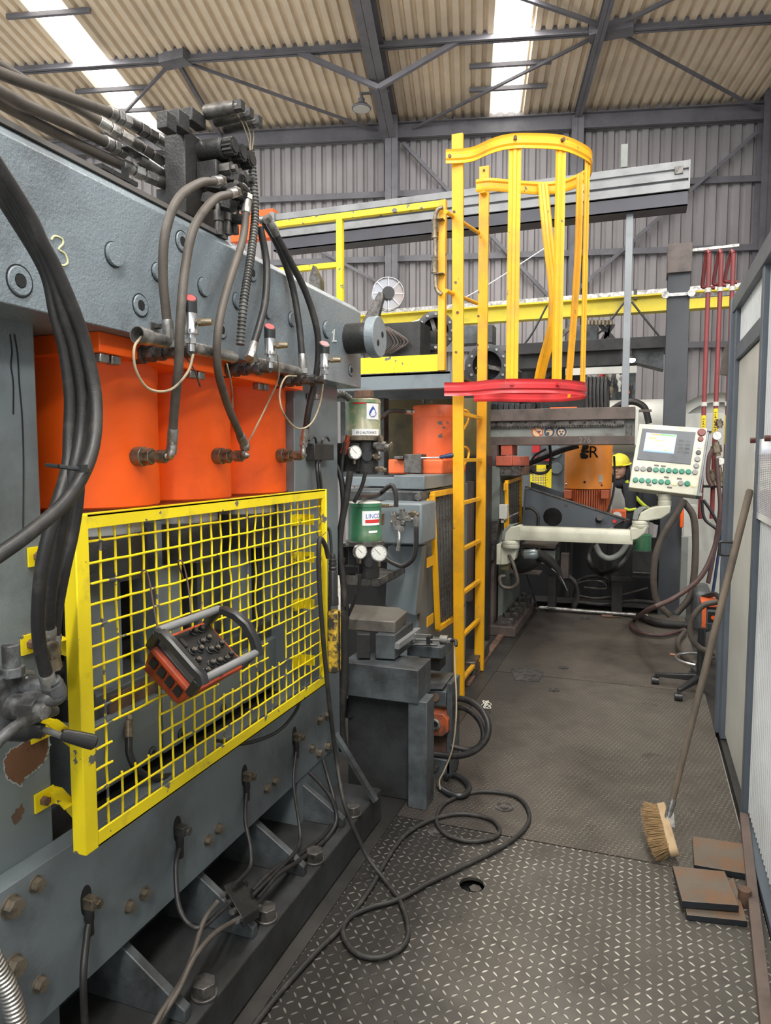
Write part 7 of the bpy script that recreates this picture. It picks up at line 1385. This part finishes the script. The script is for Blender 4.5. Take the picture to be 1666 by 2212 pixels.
kL, kR = Vector((plv.x - .08, YQ + .08, .48)), Vector((plv.x + .02, YQ + .36, .48)); aL, aR = Vector((plv.x + .02, YQ + .06, .07)), Vector((plv.x + .16, YQ + .38, .07)); tL, tR = aL + Vector((-.17, -.02, -.03)), aR + Vector((-.17, -.02, -.03))
V_ = [plv, wst, chs, nk, h0 + Vector((.03, .02, -.07)), sL, eL_, wL, sR, eR, wR, plv + Vector((0, -.1, -.04)), kL, aL, tL, plv + Vector((0, .1, -.04)), kR, aR, tR]
E_ = [(0, 1), (1, 2), (2, 3), (3, 4), (2, 5), (5, 6), (6, 7), (2, 8), (8, 9), (9, 10), (0, 11), (11, 12), (12, 13), (13, 14), (0, 15), (15, 16), (16, 17), (17, 18)]
R_ = [.15, .145, .155, .075, .06, .075, .058, .04, .075, .058, .04, .1, .07, .05, .045, .1, .07, .05, .045]
body = skin_body('body', V_, E_, R_, DARKJ, who)
hd = bpy.data.meshes.new('head'); mb = MB().ball(h0 + Vector((.0, .0, .0)), (.078, .092, .112), 24)
fd = Vector((-.25, -1, -.12)).normalized(); rt = Vector((fd.y, -fd.x, 0)).normalized() * -1
mb.lathe(h0 + fd * .075 + Vector((0, 0, .025)), fd * .5 + Vector((0, 0, -.8)), [(0, .006), (.035, .014), (.045, .010)], 8); mb.ball(h0 + fd * .055 + Vector((0, 0, -.075)), (.035, .035, .028), 12); mb.ball(h0 + fd * .07 + Vector((0, 0, -.045)), (.026, .02, .010), 10)
for s_ in (-1, 1): mb.ball(h0 + rt * s_ * .08 + Vector((0, .01, .0)), (.014, .02, .03), 10)
build('head', mb, SKIN, who)
for s_ in (-1, 1):
    build('eye', MB().ball(h0 + fd * .078 + rt * s_ * .03 + Vector((0, 0, .018)), (.014, .010, .006), 8), BLACK, who); build('eyebrow', MB().ball(h0 + fd * .082 + rt * s_ * .03 + Vector((0, 0, .034)), (.02, .008, .004), 8), BLACK, who)
build('mouth', MB().ball(h0 + fd * .088 + Vector((0, 0, -.047)), (.022, .006, .004), 8), paint('lips', (.3, .12, .1), .5), who)
build('hood', MB().ball(h0 + Vector((.03, .05, -.03)), (.09, .085, .14), 18).ball(h0 + rt * .075 + Vector((.02, .01, -.06)), (.03, .07, .10), 12).ball(h0 + rt * -.07 + Vector((.0, .02, -.06)), (.03, .06, .09), 12).ball(h0 + Vector((.02, .0, -.155)), (.08, .09, .06), 14), DARKJ, who)
HY = plain('hat_yellow', (.80, .72, .05), .4); hz_ = h0 + Vector((0, .01, .055))
up_ = Vector((-.05, -.18, 1)).normalized()
build('hard_hat', MB().lathe(hz_, up_, [(0, .128), (.006, .132), (.012, .112), (.05, .108), (.085, .088), (.11, .055), (.122, .02), (.124, .001)], 28).prism([hz_ + fd * .10 + rt * .07, hz_ + fd * .16 + rt * .035, hz_ + fd * .16 - rt * .035, hz_ + fd * .10 - rt * .07], up_ * .008), HY, who, bevel=.001)
HV = plain('hi_vis', (.62, .75, .05), .6)
build('hi_vis_stripe', MB().tube([nk + Vector((.02, -.13, .02)), chs + Vector((-.06, -.17, .04)), chs + Vector((.06, -.185, -.1)), wst + Vector((-.02, -.165, .02))], .02, n=8), HV, who)
build('hi_vis_stripe', MB().tube([eL_ + Vector((-.06, -.02, .06)), eL_ + Vector((-.02, -.066, .05)), eL_ + Vector((.05, -.04, .06))], .015, n=8), HV, who)
for wr2, s_ in ((wL, -1), (wR, 1)):
    fw = Vector((-.5, 0, -.85)).normalized(); sdv = Vector((0, 1, 0)); pV = [wr2, wr2 + fw * .05, wr2 + fw * .085]; pE = [(0, 1), (1, 2)]; pR = [.024, .03, .026]
    for k, (o_, ln) in enumerate(((-.027, .06), (-.009, .075), (.009, .07), (.027, .055))):
        b0 = len(pV); pV += [wr2 + fw * .09 + sdv * o_, wr2 + (fw * .09 + fw * ln * .5 + Vector((-.01, 0, 0))) + sdv * o_, wr2 + fw * (.09 + ln * .85) + Vector((-.03, 0, 0)) + sdv * o_]; pE += [(2, b0), (b0, b0 + 1), (b0 + 1, b0 + 2)]; pR += [.011, .009, .008]
    b0 = len(pV); pV += [wr2 + fw * .04 + sdv * -.035 * s_, wr2 + fw * .08 + sdv * -.055 * s_]; pE += [(1, b0), (b0, b0 + 1)]; pR += [.011, .009]
    skin_body('glove', pV, pE, pR, BLKP, who, root=1, sub=2)
